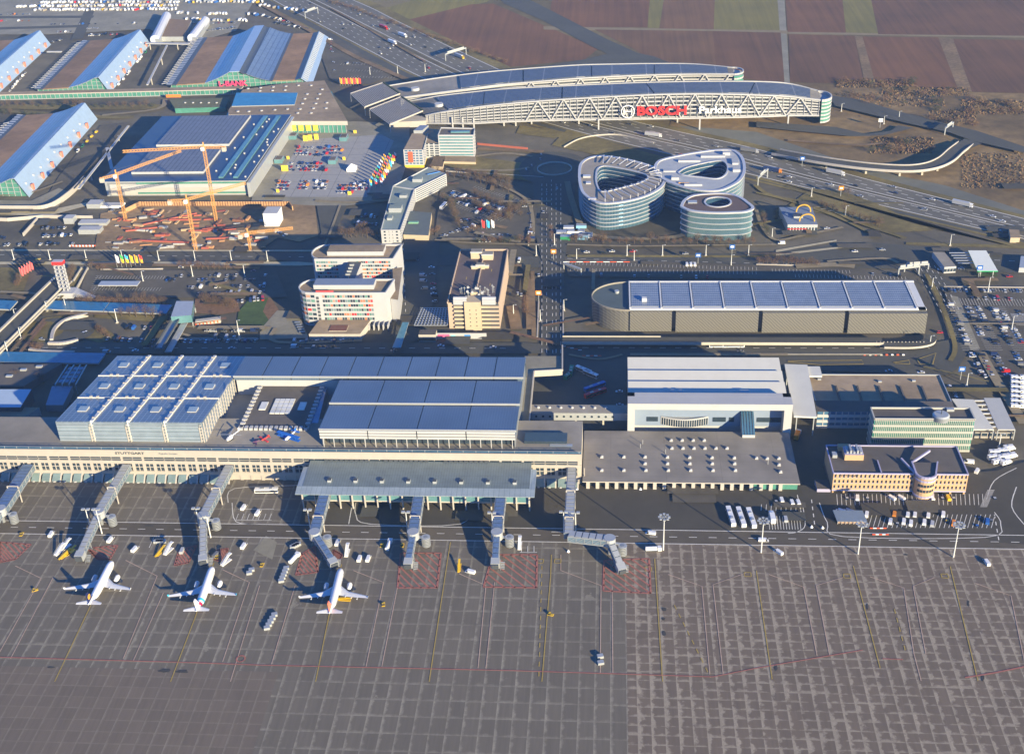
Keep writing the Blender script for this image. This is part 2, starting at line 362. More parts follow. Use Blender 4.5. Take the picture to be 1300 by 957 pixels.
# ---- landside roads and verges (traced on plan)
GP('frontage_road', [(-60, 318), (130, 318), (400, 322), (700, 326), (960, 322), (1100, 308), (1200, 316), (1400, 338), (1400, 352), (1180, 343), (1060, 341), (960, 346), (700, 341), (400, 334), (130, 333), (-60, 334)], m_road)
GP('verge', [(-60, 333), (380, 333), (420, 336), (380, 338), (-60, 336)], m_kerb)
GP('verge', [(-60, 317), (400, 318), (400, 320), (-60, 319)], m_kerb)
GP('verge', [(720, 324), (960, 325), (1000, 323), (960, 327.5), (720, 327)], m_grass)
GP('verge', [(985, 318), (1062, 305), (1062, 307), (985, 321)], m_kerb)
GP('verge', [(985, 323), (1100, 310), (1100, 312), (985, 325.5)], m_kerb)
GP('verge', [(1150, 308), (1300, 312), (1400, 318), (1400, 322), (1300, 316), (1150, 311)], m_grass)
GP('verge', [(1000, 262), (1080, 280), (1130, 296), (1185, 293), (1110, 258), (1068, 243), (1030, 240)], m_grass)
GP('verge', [(960, 228), (1010, 240), (1120, 275), (1290, 315), (1290, 311), (1180, 290), (1040, 247), (960, 224)], m_grass)
GP('verge', [(720, 165), (860, 205), (846, 213), (760, 198), (700, 185)], m_grass)
GP('verge', [(660, 160), (740, 172), (700, 176), (655, 170)], m_grass)
GP('lawn', [(315, 382), (345, 378), (352, 415), (300, 416), (303, 396)], m_green)
GP('shrub_bed', [(342, 376), (354, 394), (346, 414), (334, 396)], m_soil)
GP('shrub_bed', [(248, 380), (300, 378), (305, 396), (280, 400), (246, 398)], m_soil)
GP('embankment', [(95, 378), (215, 380), (215, 392), (115, 388), (100, 392)], m_soil)
GP('lawn', [(28, 408), (75, 402), (110, 408), (70, 420), (62, 438), (30, 432), (24, 418)], m_grass)
GP('lawn', [(120, 398), (215, 402), (210, 410), (150, 406), (120, 404)], m_grass)
GP('lawn', [(110, 418), (135, 418), (150, 430), (125, 436), (108, 430)], m_grass)
GP('verge', [(0, 340), (40, 342), (30, 370), (0, 372)], m_grass)
GP('verge', [(80, 340), (108, 342), (88, 376), (78, 372)], m_grass)
GP('plaza', [(318, 262), (330, 200), (365, 160), (450, 155), (520, 158), (520, 200), (500, 256), (440, 262)], m_pave)
m_plz = stripes('plaza_slabs', (0.30, 0.29, 0.27), (0.17, 0.165, 0.16), 16.0, 0.03, (1, 0, 0), 0.8, 0, 16.0, 0.03, (0, 1, 0), 0.06)
GP('plaza', [(345, 251), (362, 212), (385, 178), (485, 172), (500, 180), (466, 251)], m_plz)
GP('forecourt', [(330, 420), (352, 395), (378, 396), (392, 430), (330, 432)], m_pave)
m_site = gmat('excavation_soil', (0.22, 0.15, 0.09), 0.95, 0.35, 0.12, stain=0.3)
GP('construction_ground', [(128, 272), (180, 262), (372, 260), (380, 285), (330, 318), (120, 318)], m_site)
GP('construction_ground', [(318, 262), (366, 260), (400, 262), (404, 300), (380, 308), (340, 300)], m_site)
GP('side_road', [(402, 262), (440, 262), (424, 300), (412, 322), (396, 322), (408, 296)], m_road)
GP('verge', [(-60, 262), (60, 268), (110, 258), (112, 262), (62, 275), (-60, 272)], m_kerb)
# north-south roads, parking aisles
GP('avenue', [(676, 215), (735, 215), (722, 300), (716, 340), (718, 470), (686, 470), (690, 340), (680, 300)], m_road)
GP('avenue', [(498, 300), (560, 300), (545, 430), (500, 440), (508, 380)], m_road)
GP('terminal_approach', [(-60, 436), (670, 436), (720, 440), (720, 450), (-60, 450)], m_road)
GP('bus_yard', [(672, 472), (795, 462), (796, 545), (676, 548)], m_road)
GP('side_road', [(718, 437), (1178, 437), (1220, 430), (1210, 380), (1160, 345), (1180, 342), (1215, 365), (1240, 430), (1215, 470), (1200, 478), (1000, 470), (718, 470)], m_road)
m_lot = gmat('car_park_asphalt', (0.088, 0.078, 0.068), 0.9, 0.14, 0.2, stain=0.2)
GP('car_park', [(1198, 366), (1400, 368), (1400, 480), (1250, 480), (1232, 440), (1204, 392)], m_lot)
GP('verge', [(1206, 376), (1216, 378), (1244, 444), (1232, 446)], m_pave)
GP('car_park', [(90, 344), (214, 344), (350, 344), (365, 378), (330, 380), (100, 378), (108, 352)], m_lot)
GP('car_park', [(560, 236), (600, 226), (680, 262), (680, 306), (590, 306), (552, 300)], m_lot)
GP('car_park', [(716, 328), (740, 330), (1090, 342), (1160, 358), (722, 352)], m_lot)
GP('fair_yard', [(-80, -20), (210, -20), (336, -20), (300, 40), (230, 60), (190, 38), (60, 45), (-80, 45)], m_pave)
GP('fair_lane', [(-80, 22), (120, 21), (118, 24), (-80, 25)], m_road)
GP('fair_lane', [(-80, 38), (100, 33), (98, 36), (-80, 41)], m_road)
GP('fair_lane', [(108, 14), (120, 15), (106, 50), (90, 52)], m_road)
GP('fair_yard', [(60, 250), (75, 225), (128, 160), (165, 156), (128, 200), (90, 240), (66, 268)], m_lot)
GP('access_ramp', [(-60, 255), (40, 256), (75, 240), (90, 246), (70, 268), (-60, 272)], m_pave)
GP('coach_yard', [(400, 50), (432, 52), (500, 96), (470, 108), (432, 108), (418, 100)], m_lot)
GP('roundabout_lawn', [G(*p) for p in ((560, 195), (640, 205), (690, 212), (676, 232), (600, 222), (555, 208))], m_grass, world=True)
def ring(name, cx, cy, rx, ry, m, n=40):
    GP(name, [(cx + rx * math.cos(2 * math.pi * i / n), cy + ry * math.sin(2 * math.pi * i / n)) for i in range(n)], m)
ring('roundabout', 705, 216, 46, 22, m_road); ring('roundabout_lawn', 704, 216, 27, 10, m_tar)
ring('turning_circle', 80, 420, 40, 15, m_road); ring('turning_circle_lawn', 55, 420, 26, 11, m_grass)
# ---- apron
m_ap1 = slabs('apron_slabs_worn', (0.14, 0.108, 0.077), (0.31, 0.265, 0.198), 5.8, 5.2, 1.0)
m_ap2 = slabs('apron_slabs_dark', (0.128, 0.110, 0.083), (0.26, 0.235, 0.18), 7.0, 9.5, 0.42)
m_ap3 = gmat('apron_asphalt', (0.055, 0.049, 0.043), 0.9, 0.12, 0.1, stain=0.18)
m_ap4 = slabs('apron_slabs_brown', (0.135, 0.108, 0.08), (0.22, 0.19, 0.145), 6.5, 6.5, 0.2)
yr0 = G(650, 689)[1]; yr1 = G(650, 672)[1]
xs = G(795, 780)[0]
GP('apron', [(-700, 200), (xs, 200), (xs, yr0), (-700, yr0)], m_ap2, world=True)
GP('apron', [(xs, 200), (600, 200), (600, yr0), (xs, yr0)], m_ap1, world=True)
GP('apron', [(-700, yr0 - 150), (G(350, 867)[0], yr0 - 150), (G(350, 867)[0], G(300, 853)[1]), (-700, G(0, 850)[1])], m_ap4, world=True)
GP('apron', [(-700, yr1), (G(390, 640)[0], yr1), (G(390, 620)[0], 541), (-700, 541)], m_ap2, world=True)
GP('apron', [(G(390, 640)[0], yr1), (130, yr1), (112, 541), (G(390, 620)[0], 541)], m_ap3, world=True)
GP('apron', [(112, yr1), (300, yr1), (230, 560), (112, 540)], m_ap3, world=True)
GP('airside_road', [(-700, yr0), (600, yr0), (600, yr1), (-700, yr1)], gmat('airside_asphalt', (0.088, 0.074, 0.062), 0.9, 0.15, 0.15, stain=0.2), world=True)
GP('loop_road', [(1240, 640), (1262, 600), (1300, 588), (1400, 585), (1400, 700), (1260, 690), (1236, 676)], m_ap3)
GP('apron_patch', [(322, 700), (338, 682), (352, 690), (346, 712)], m_pave)
ZM = 0.012 * (LAY[0] + 3)
g = M()
lines(g, [(-700, yr1), (600, yr1)], 0.5, m_white, ZM, None, True)
lines(g, [(-700, (yr0 + yr1) / 2), (600, (yr0 + yr1) / 2)], 0.4, m_white, ZM, (4, 6), True)
lines(g, [(-700, yr0), (600, yr0)], 0.5, m_white, ZM, None, True)
for pts in (((290, 640), (298, 622), (378, 618)), ((295, 640), (300, 664), (330, 667)), ((443, 667), (446, 650), (448, 640)), ((452, 640), (452, 655), (470, 667), (585, 667), (597, 640)),
            ((1018, 640), (1022, 668), (1012, 677), (1000, 679)), ((1040, 640), (1050, 665), (1070, 683), (1250, 684), (1270, 668), (1262, 652)),
            ((1252, 636), (1262, 612), (1290, 596)), ((1012, 630), (1019, 662)), ((700, 677), (730, 677))):
    lines(g, pts, 0.45, m_white, ZM, sm=4)
lines(g, [(1290, 620), (1284, 645), (1300, 668)], 0.5, m_white, ZM, sm=4)
lines(g, [(1262, 655), (1268, 690)], .5, m_white, ZM, (3, 3)); lines(g, [(1030, 636), (1034, 668)], .5, m_white, ZM, (3, 3))
for i in range(7): lines(g, [(303 + i * 7, 654), (300 + i * 7, 662)], 0.3, m_white, ZM)
lines(g, [(300, 662), (345, 662)], .3, m_white, ZM); lines(g, [(303, 648), (348, 648)], .3, m_white, ZM)
for i in range(12): lines(g, [(975 + i * 3.6, 657), (977 + i * 3.6, 674)], 0.3, m_white, ZM)
for i in range(9): lines(g, [(966 + i * 6.3, 650), (966.5 + i * 6.3, 642)], 0.3, m_white, ZM)
for i in range(34): lines(g, [(1063 + i * 5.6, 643), (1062 + i * 5.6, 629)], 0.3, m_white, ZM)
for i in range(28): lines(g, [(1096 + i * 6, 672), (1101 + i * 6, 655)], 0.3, m_white, ZM)
for i in range(14): lines(g, [(1154 + i * 1.8, 642), (1158 + i * 1.8, 636)], 0.35, m_white, ZM)
for i in range(16): lines(g, [(1253 - i * 0.6, 624 + i * 1.4), (1262 - i * 0.6, 624 + i * 1.4)], 0.35, m_white, ZM)
for x in (662, 670, 678): lines(g, [(x, 695), (x, 703)], .35, m_white, ZM)
lines(g, [(660, 703), (682, 703)], .35, m_white, ZM); lines(g, [(190, 697), (196, 683), (232, 683)], .4, m_white, ZM)
tag(g.obj('apron_marking'), kind='structure')
g = M()
for pts in (((20, 720), (53, 736), (0, 830)), ((68, 735), (14, 838)), ((160, 713), (200, 733), (157, 838)), ((208, 754), (170, 840)), ((283, 725), (317, 741), (283, 842)), ((330, 745), (293, 867)),
            ((449, 726), (487, 741), (465, 848)), ((505, 746), (485, 848)), ((583, 730), (617, 745), (607, 850)), ((628, 741), (617, 850)), ((712, 726), (763, 745), (762, 856)), ((777, 744), (778, 856)),
            ((848, 731), (891, 746), (901, 858)), ((947, 729), (905, 744), (918, 858)), ((976, 731), (1020, 747), (1037, 834)), ((1070, 735), (1036, 745), (1053, 834)),
            ((1104, 734), (1147, 748), (1160, 832), (1169, 866)), ((1186, 735), (1159, 746), (1175, 832)), ((1237, 742), (1283, 758), (1300, 841)), ((375, 745), (345, 845)), ((681, 706), (681, 748)), ((712, 706), (712, 726))):
    lines(g, pts, 0.45, m_rwy, ZM)
tag(g.obj('stand_marking'), kind='structure')
g = M()
for pts in (((70, 867), (112, 778), (143, 712)), ((217, 867), (248, 786), (272, 716)), ((401, 867), (418, 783), (434, 718)), ((545, 867), (568, 715), (572, 690)), ((688, 867), (699, 733), (700, 706)), ((841, 867), (831, 711)),
            ((980, 864), (960, 726)), ((1117, 850), (1083, 720)), ((1241, 866), (1206, 721))):
    lines(g, pts, 0.5, m_yel, ZM + .01)
lines(g, [(688, 720), (684, 866)], .5, m_yel, ZM + .01, (3, 3)); lines(g, [(856, 770), (902, 862)], .5, m_yel, ZM + .01, (3, 3)); lines(g, [(1135, 775), (1150, 832)], .5, m_yel, ZM + .01, (3, 3))
for x, y in ((640 + 180 / 3.94, 714), (708, 714), (823, 724), (949, 731), (1075, 733), (1199, 733)):
    X, Y = G(x, y)
    for a, b in (((X - 1.6, Y - 1.5), (X + 1.6, Y - 1.5)), ((X + 1.6, Y - 1.5), (X + 1.6, Y + 1.5)), ((X + 1.6, Y + 1.5), (X - 1.6, Y + 1.5)), ((X - 1.6, Y + 1.5), (X - 1.6, Y - 1.5))): lines(g, [a, b], .5, m_yel, ZM + .01, None, True)
# landside yellow hatching east of the hall
for pts in (((1000, 460), (1094, 459), (1096, 464), (1040, 465), (1000, 461)), ((1134, 462), (1154, 459), (1155, 464), (1136, 463)), ((1164, 458), (1188, 450), (1184, 464), (1168, 464), (1164, 458))):
    lines(g, pts, 0.7, m_yel, ZM + .01)
tag(g.obj('yellow_guideline'), kind='structure')
g = M()
lines(g, [(-200, 832), (0, 836), (250, 843), (330, 846), (650, 853), (905, 861), (960, 850), (1095, 827)], 0.55, m_redp, ZM + .02)
lines(g, [(1225, 862), (1262, 856), (1330, 842)], 0.8, m_redp, ZM + .02); lines(g, [(1120, 838), (1146, 839)], 0.6, m_redp, ZM + .02)
def hatch(q, n, wd=1.0):
    q = [G(*p) for p in q]
    for a, b in zip(q, q[1:] + q[:1]): lines(g, [a, b], wd, m_redp, ZM + .015, None, True)
    for i in range(1, 2 * n):
        t = i / n
        if t <= 1: a, b = lerp(q[3], q[0], t), lerp(q[3], q[2], t)
        else: a, b = lerp(q[0], q[1], t - 1), lerp(q[2], q[1], t - 1)
        lines(g, [a, b], wd * .9, m_redp, ZM + .015, None, True)
for q in (((509, 704), (560, 704), (555, 748), (505, 748)), ((626, 706), (682, 706), (681, 748), (614, 747)), ((767, 713), (824, 711), (826, 755), (766, 752)), ((384, 705), (400, 695), (404, 728), (376, 732)), ((424, 700), (435, 706), (430, 716), (420, 712)),
          ((112, 698), (150, 694), (140, 712), (124, 712)), ((228, 700), (250, 694), (240, 716), (222, 720)), ((0, 690), (40, 693), (20, 712), (0, 716)), ((276, 700), (290, 698), (284, 716), (272, 712))): hatch(q, 5)
X, Y = G(306, 838); 
for k in range(12):
    a = k * math.pi / 6; b = (k + 1) * math.pi / 6; lines(g, [(X + 2 * math.cos(a), Y + 2 * math.sin(a)), (X + 2 * math.cos(b), Y + 2 * math.sin(b))], .7, m_redp, ZM + .02, None, True)
tag(g.obj('red_apron_marking'), kind='structure')
# oil stains, tyre marks, drain covers on the apron
m_stain = gmat('oil_stain', (0.045, 0.042, 0.042), 0.7, 0.3, 0.5); g = M()
for x, y, rx, ry in ((843, 775, 3, 2.5), (842, 787, 2.5, 2), (843, 806, 2.5, 3), (200 + 10, 853, 8, 2.2), (232, 854, 8, 2.2), (65, 849, 5, 1), (190, 669, 6, 1), (985, 849, 2, 4), (1247, 862, 2, 4), (1150, 706, 3, 1.2), (1101, 772, 1.2, 4), (1229, 768, 1.2, 4)):
    q = []
    for i in range(14):
        t = 2 * math.pi * i / 14; k = 0.75 + 0.5 * R.random(); q.append(G(x + rx * k * math.cos(t), y + ry * k * math.sin(t)))
    g.face([(a, b, ZM - .012) for a, b in q[::-1]], m_stain)
tag(g.obj('oil_stain'), kind='structure')
# ---- landside markings: parking bays and lanes
g = M(); zl = ZM + 0.03
def bays(a, b, n, depth, both=False, wd=0.2):
    A = G(*a); B = G(*b); l = math.dist(A, B); nx, ny = -(B[1] - A[1]) / l * depth, (B[0] - A[0]) / l * depth
    for i in range(n + 1):
        p = lerp(A, B, i / n); q0 = (p[0] - nx, p[1] - ny) if both else p
        lines(g, [q0, (p[0] + nx, p[1] + ny)], wd, m_white, zl, None, True)
    if 0: lines(g, [A, B], wd, m_white, zl, None, True)
bays((125, 352), (210, 352), 22, -5); bays((122, 366), (205, 367), 22, -5); bays((112, 376), (122, 352), 9, -5)
bays((980, 343), (1078, 345), 22, -5); bays((1010, 354), (1150, 357), 30, 5); bays((722, 334), (960, 341), 50, -5); bays((724, 346), (960, 350), 50, 5)
bays((1204, 367), (1300, 368), 26, -5); bays((1220, 385), (1300, 386), 22, 5, True)
for a, b in (((1202, 388), (1232, 446)), ((1236, 392), (1262, 446)), ((1266, 392), (1296, 446)), ((1292, 400), (1300, 415))): bays(a, b, 22, 5, True)
bays((574, 247), (656, 272), 26, 5, True); bays((582, 262), (640, 280), 18, 5, True); bays((600, 240), (668, 262), 20, 5)
bays((432, 84), (470, 84), 10, 6); bays((440, 92), (485, 93), 12, 6); bays((445, 100), (500, 101), 14, 6)
for a, b in (((0, 325), (400, 328)), ((720, 330), (1000, 337)), ((0, 443), (650, 444)), ((700, 230), (702, 465)), ((720, 443), (1180, 444)), ((1225, 330), (1300, 334)), ((512, 310), (516, 425))):
    lines(g, [a, b], 0.4, m_white, zl, (4, 6))
for i in range(7): lines(g, [(682 + i * 3.2, 468), (694 + i * 3.2, 462)], 0.6, m_white, zl)
for x in (688, 694, 706, 712): lines(g, [(x, 235), (x, 465)], 0.35, m_white, zl, (5, 5))
for i in range(5): lines(g, [(1158 + i * 7, 335 + i), (1196 + i * 6, 400)], 0.35, m_white, zl, (4, 5))
for i in range(9): lines(g, [(1024 + i * 9, 263 + i * 2.2), (1032 + i * 9, 262 + i * 2.2)], 0.35, m_white, zl)
tag(g.obj('road_marking'), kind='structure')
# ---- patchwork of verges, paths and worn ground between the roads
m_path = gmat('pale_path', (0.20, 0.165, 0.12), 0.9, 0.2, 0.3); m_dirt = gmat('bare_earth', (0.17, 0.115, 0.07), 0.95, 0.3, 0.2, stain=0.3)
def ribbon(name, pts, wd, m, sm=4):
    LAY[0] += 1; g = M(); lines(g, pts, wd, m, 0.012 * LAY[0], sm=sm); tag(g.obj(name), kind='structure')
for pts, wd, m in (([(720, 232), (728, 262), (745, 296), (790, 304), (850, 303), (875, 297)], 5, m_path), ([(960, 268), (968, 290), (985, 306), (1020, 300), (1070, 290)], 3, m_path), ([(958, 236), (980, 250), (1040, 262), (1090, 284), (1150, 304)], 4, m_grass),
        ([(960, 246), (1000, 256), (1060, 276), (1110, 300)], 3, m_grass), ([(568, 222), (620, 232), (665, 252), (676, 276), (676, 308)], 3, m_path), ([(566, 216), (640, 218), (672, 214)], 4, m_path), ([(604, 200), (640, 196), (676, 200)], 4, m_path), ([(606, 190), (690, 194)], 6, m_dirt),
        ([(552, 306), (600, 310), (690, 312)], 2.5, m_path), ([(720, 312), (800, 314), (900, 313), (985, 312)], 2.5, m_path), ([(432, 262), (418, 300), (404, 330)], 2, m_path), ([(120, 338), (210, 338), (330, 342)], 4, m_dirt), ([(0, 372), (40, 374), (70, 378)], 3, m_path),
        ([(110, 396), (220, 399)], 4, m_path), ([(225, 416), (345, 417)], 2.5, m_path), ([(350, 418), (352, 436), (460, 434)], 3, m_path), ([(646, 340), (668, 345), (672, 420)], 4, m_dirt), ([(650, 390), (656, 420)], 8, m_dirt), ([(676, 346), (678, 432)], 3, m_dirt),
        ([(1176, 350), (1196, 390), (1212, 440), (1206, 460)], 3, m_grass), ([(1245, 449), (1262, 480), (1300, 540)], 6, m_path), ([(722, 452), (760, 458), (790, 452)], 2, m_path), ([(1240, 350), (1265, 350)], 6, m_green), ([(980, 420 + 32), (1120, 452)], 2, m_kerb), ([(800, 452), (1000, 452)], 3, m_path),
        ([(1010, 340), (1060, 338), (1085, 340)], 7, m_path), ([(1050, 334), (1120, 330), (1140, 336)], 3, m_path), ([(400, 256), (440, 258), (505, 256)], 3, m_path), ([(0, 250), (40, 246), (80, 232)], 3, m_path), ([(0, 142), (130, 150), (170, 150)], 8, m_grass), ([(0, 137), (100, 138), (210, 137)], 14, m_grass), ([(130, 148), (200, 140), (210, 128)], 5, m_path),
        ([(420, 12), (470, 40), (540, 80)], 3, m_dirt), ([(330, 6), (400, 44), (452, 74), (520, 104)], 7, m_dirt), ([(1060, 128), (1130, 142), (1200, 160)], 3, m_dirt), ([(1000, 180), (1080, 186), (1120, 184)], 4, m_dirt)):
    ribbon('verge' if m in (m_grass, m_green, m_dirt) else 'footpath', pts, wd, m)
q = random.Random(4)
for i in range(60):        # resurfaced asphalt patches
    x, y = q.choice([(q.uniform(0, 1300), q.uniform(300, 480)), (q.uniform(0, 700), q.uniform(240, 345)), (q.uniform(380, 1240), q.uniform(622, 662)), (q.uniform(960, 1300), q.uniform(225, 345))])
    X, Y = G(x, y); a, b = q.uniform(3, 14), q.uniform(2, 7); GP('asphalt_patch', [(X - a, Y - b), (X + a, Y - b), (X + a, Y + b), (X - a, Y + b)], q.choice([m_road, m_lot, m_ap3, m_lot]), world=True)

for i in range(46):        # planted verges and worn earth strips between the car parks and lanes
    x, y = q.choice([(q.uniform(560, 680), q.uniform(226, 308)), (q.uniform(0, 120), q.uniform(335, 450)), (q.uniform(90, 360), q.uniform(336, 430)), (q.uniform(960, 1180), q.uniform(250, 345)), (q.uniform(640, 790), q.uniform(300, 440)), (q.uniform(1190, 1300), q.uniform(330, 560))])
    X, Y = G(x, y); a, b, an = q.uniform(6, 26), q.uniform(.8, 2.4), q.choice([0, 0, 1.57, .35, -.45]); ca, sa = math.cos(an), math.sin(an)
    GP('planted_verge', [(X + u * ca - v * sa, Y + u * sa + v * ca) for u, v in ((-a, -b), (a, -b), (a, b), (-a, b))], q.choice([m_soil, m_grass, m_dirt, m_path]), world=True)
# ================================================================ AIRPORT BUILDINGS
cream = mat('cream_stone', (0.37, 0.335, 0.29), 0.75, 0.07, 0.2)
cream2 = mat('pale_stone', (0.40, 0.37, 0.33), 0.75, 0.07, 0.2)
whitep = mat('white_cladding', (0.40, 0.40, 0.40), 0.6, 0.06, 0.1)
greyroof = mat('grey_felt_roof', (0.27, 0.245, 0.205), 0.9, 0.16, 0.08, stain=0.25)
darkroof = mat('dark_felt_roof', (0.12, 0.105, 0.092), 0.9, 0.18, 0.1, stain=0.25)
brownroof = mat('brown_gravel_roof', (0.29, 0.22, 0.145), 0.95, 0.2, 0.15, stain=0.2)
glass = glassy('dark_glass', (0.03, 0.045, 0.06)); greeng = glassy('green_glass', (0.07, 0.22, 0.17), 0.1)
blueg = glassy('blue_glass', (0.05, 0.12, 0.2), 0.1); tealg = glassy('teal_glass', (0.10, 0.22, 0.24), 0.15)
steel = mat('grey_steel', (0.28, 0.30, 0.32), 0.45, 0.08, 0.4, 0.4); dsteel = mat('dark_steel', (0.08, 0.09, 0.1), 0.5, 0.1, 0.4, 0.3)
lsteel = mat('pale_steel', (0.40, 0.42, 0.43), 0.4, 0.06, 0.4, 0.3)
blueroof = stripes('blue_metal_roof', (0.115, 0.165, 0.235), (0.16, 0.215, 0.28), 1.5, 0.14, (1, 0, 0), 0.42, 0.25, var=0.12, scale=0.03)
blueroof2 = stripes('blue_tray_roof', (0.165, 0.21, 0.255), (0.30, 0.35, 0.385), 3.2, 0.14, (1, 0, 0), 0.4, 0.25, 3.0, 0.10, (0, 1, 0), 0.10, 0.04)
louv = stripes('pale_blue_louvre', (0.30, 0.36, 0.42), (0.12, 0.16, 0.2), 2.6, 0.12, (0, 0, 1), 0.35, 0.3)
ivory = mat('ivory_gutter', (0.62, 0.61, 0.56), .6, .05)
awn = glassy('awning_glass', (0.16, 0.22, 0.22), .12)
# ---- main terminal block with airside stone front
FY = 540.3; TX0, TX1 = -430.0, -15.8; ZT = 20.6; ZD = 19.3
T = thing('terminal_building', 'long cream stone terminal block with small dark windows facing the apron', 'terminal')
g = M()
BAY = 6.07
nb = int((TX1 - TX0) / BAY)
g.box(TX0, FY, 0, TX1, FY + 34, ZD, cream, greyroof)
g.box(-318, FY + 33.9, 0, -52, FY + 97, 14, cream2, greyroof)
g.box(TX0, FY - .6, ZT - 4.6, TX1, FY, ZT, cream)            # plain top band with parapet
g.box(TX0, FY, ZD, TX1, FY + .5, ZT - .3, cream2)
g.box(TX0, FY - .5, 11.4, TX1, FY, 13.4, cream); g.box(TX0, FY - .5, 4.2, TX1, FY, 6.2, cream)
for i in range(nb + 1):
    x = TX0 + i * BAY
    g.box(x - .85, FY - .45, 0, x + .85, FY - .02, 13.5, cream)
    if i % 7 in (0, 5): g.box(x - .6, FY - .4, 13.4, x + .6, FY - .02, 16.1, cream)
    x2 = x + BAY / 2
    g.box(x2 - .22, FY - .35, 6.15, x2 + .22, FY - .02, 11.45, cream)
g.obj('wall', T)
for i in range(nb):
    x = TX0 + i * BAY + .8
    if TX0 + i * BAY < -372: continue
    w_ = M(); w_.box(x - .6, FY - .06, 13.4, x + BAY - .95, FY + .02, 15.95, glass); w_.box(x - .6, FY - .5, 14.5, x + BAY - 1, FY - .1, 14.75, cream); w_.obj('upper_window', T)
    for k in (0, 1):
        xa = x + .15 + k * 2.3; w_ = M()
        w_.box(xa, FY - .07, 6.5, xa + 1.9, FY + .02, 11.0, glass); w_.box(xa, FY - .3, 8.9, xa + 1.9, FY - .08, 9.25, cream2); w_.obj('lower_window', T)
    if TX0 + i * BAY < -215 or TX0 + i * BAY > -48:           # glazed lean-to between stone fins at the foot
        a = M(); x0, x1 = x, x + BAY - 1.6
        a.add([(x0, FY - 4.2, 0), (x1, FY - 4.2, 0), (x1, FY - 4.2, 1.8), (x0, FY - 4.2, 1.8), (x0, FY - .6, 4.4), (x1, FY - .6, 4.4), (x0, FY - .6, 0), (x1, FY - .6, 0)], [[0, 1, 2, 3], [3, 2, 5, 4], [0, 3, 4, 6], [1, 7, 5, 2]], awn)
        a.add([(x1 - .1, FY - 4.7, 0), (x1 + .7, FY - 4.7, 0), (x1 + .7, FY - 4.7, .9), (x1 - .1, FY - 4.7, .9), (x1 + .7, FY - .6, 4.8), (x1 - .1, FY - .6, 4.8)], [[0, 1, 2, 3], [3, 2, 4, 5], [1, 4, 2], [0, 3, 5]], cream2)
        a.box(x0 + .9, FY - 4.7, .1, x0 + 2.1, FY - 4.1, 1.7, whitep); a.obj('awning', T)
rail = M(); 
for x in range(int(TX0), int(TX1), 7): rail.bar((x, FY + .9, ZT - .8), (x, FY + .9, ZT + .9), .25, .25, lsteel)
rail.bar((TX0, FY + .9, ZT + .9), (TX1, FY + .9, ZT + .9), .15, .15, lsteel); rail.box(TX0, FY + .85, ZT - 1, TX1, FY + .9, ZT + .4, blueg); rail.obj('terrace_railing', T)
X = G(158, 574, 19)[0]
text_mesh('STUTTGART', 2.0, (X + 3, FY - .75, 18.6), (math.pi / 2, 0, 0), dsteel, 'lettering', T, .1, .03, xs=1.5)
text_mesh('Flughafen Stuttgart', 1.1, (X + 25, FY - .75, 18.6), (math.pi / 2, 0, 0), steel, 'small_lettering', T, .1, xs=1.3)
# ---- west check-in hall: 4 x 3 sloping roof fields
H = thing('check_in_hall', 'blue roofed terminal hall with twelve square roof fields and white skylights', 'terminal hall')
hy0 = G(150, 560, ZD)[1]; hz0 = zat(hy0, 150, 535.5); hz1 = 20.5; hx0 = G(70, 535, hz0)[0]; hx1 = G(256, 537, hz0)[0]; hy1 = G(200, 451.5, hz1)[1]; rfm = cream2
rz = lambda y: hz0 + (hz1 - hz0) * (y - hy0) / (hy1 - hy0)
g = M(); g.prism([(hx0 + 1, hy0 + 1), (hx1 - 1, hy0 + 1), (hx1 - 1, hy1 - 1), (hx0 + 1, hy1 - 1)], 0, [rz(hy0) - 1, rz(hy0) - 1, rz(hy1) - 1, rz(hy1) - 1], mat('hall_wall', (0.3, 0.34, 0.36), 0.5, 0.1)); g.obj('wall', H)
cw = (hx1 - hx0) / 4; rh = (hy1 - hy0) / 3
for i in range(4):
    for j in range(3):
        xa, xb = hx0 + i * cw + (.9 if i else 0), hx0 + (i + 1) * cw - (.9 if i < 3 else 0)
        ya, yb = hy0 + j * rh + (.5 if j else 0), hy0 + (j + 1) * rh - .5
        p = M(); p.prism([(xa, ya), (xb, ya), (xb, yb), (xa, yb)], 12, [rz(ya) + .0, rz(ya), rz(yb), rz(yb)], blueroof2); ro = p.obj('roof_field', H)
        cx, cy = (xa + xb) / 2, (ya + yb) / 2; s = M()
        s.prism([(cx - 2.6, cy - 2.6), (cx + 2.6, cy - 2.6), (cx + 2.6, cy + 2.6), (cx - 2.6, cy + 2.6)], rz(cy) - 1, rz(cy) + .8, whitep, glassy('skylight_glass', (0.24, 0.32, 0.38), .3)); s.obj('skylight', ro)
        if i < 3:
            t = M(); t.prism([(xb + .02, ya), (xb + 1.78, ya), (xb + 1.78, yb), (xb + .02, yb)], 12, [rz(ya) + .7, rz(ya) + .7, rz(yb) + .7, rz(yb) + .7], ivory)
            for q in range(4):
                yy = ya + (yb - ya) * (q + .5) / 4; t.box(xb - .1, yy - .5, rz(yy) - 1, xb + 1.9, yy + .5, rz(yy) + 1.2, cream2)
            t.obj('roof_gutter', H)
        if j:
            t = M(); t.prism([(xa, ya - .98), (xb, ya - .98), (xb, ya - .02), (xa, ya - .02)], 12, rz(ya) + .5, ivory)
            for q in (.4, .6): xx = xa + (xb - xa) * q; t.box(xx - .7, ya - 1.0, rz(ya), xx + .7, ya + .1, rz(ya) + 1.3, cream2)
            t.obj('roof_gutter', H)
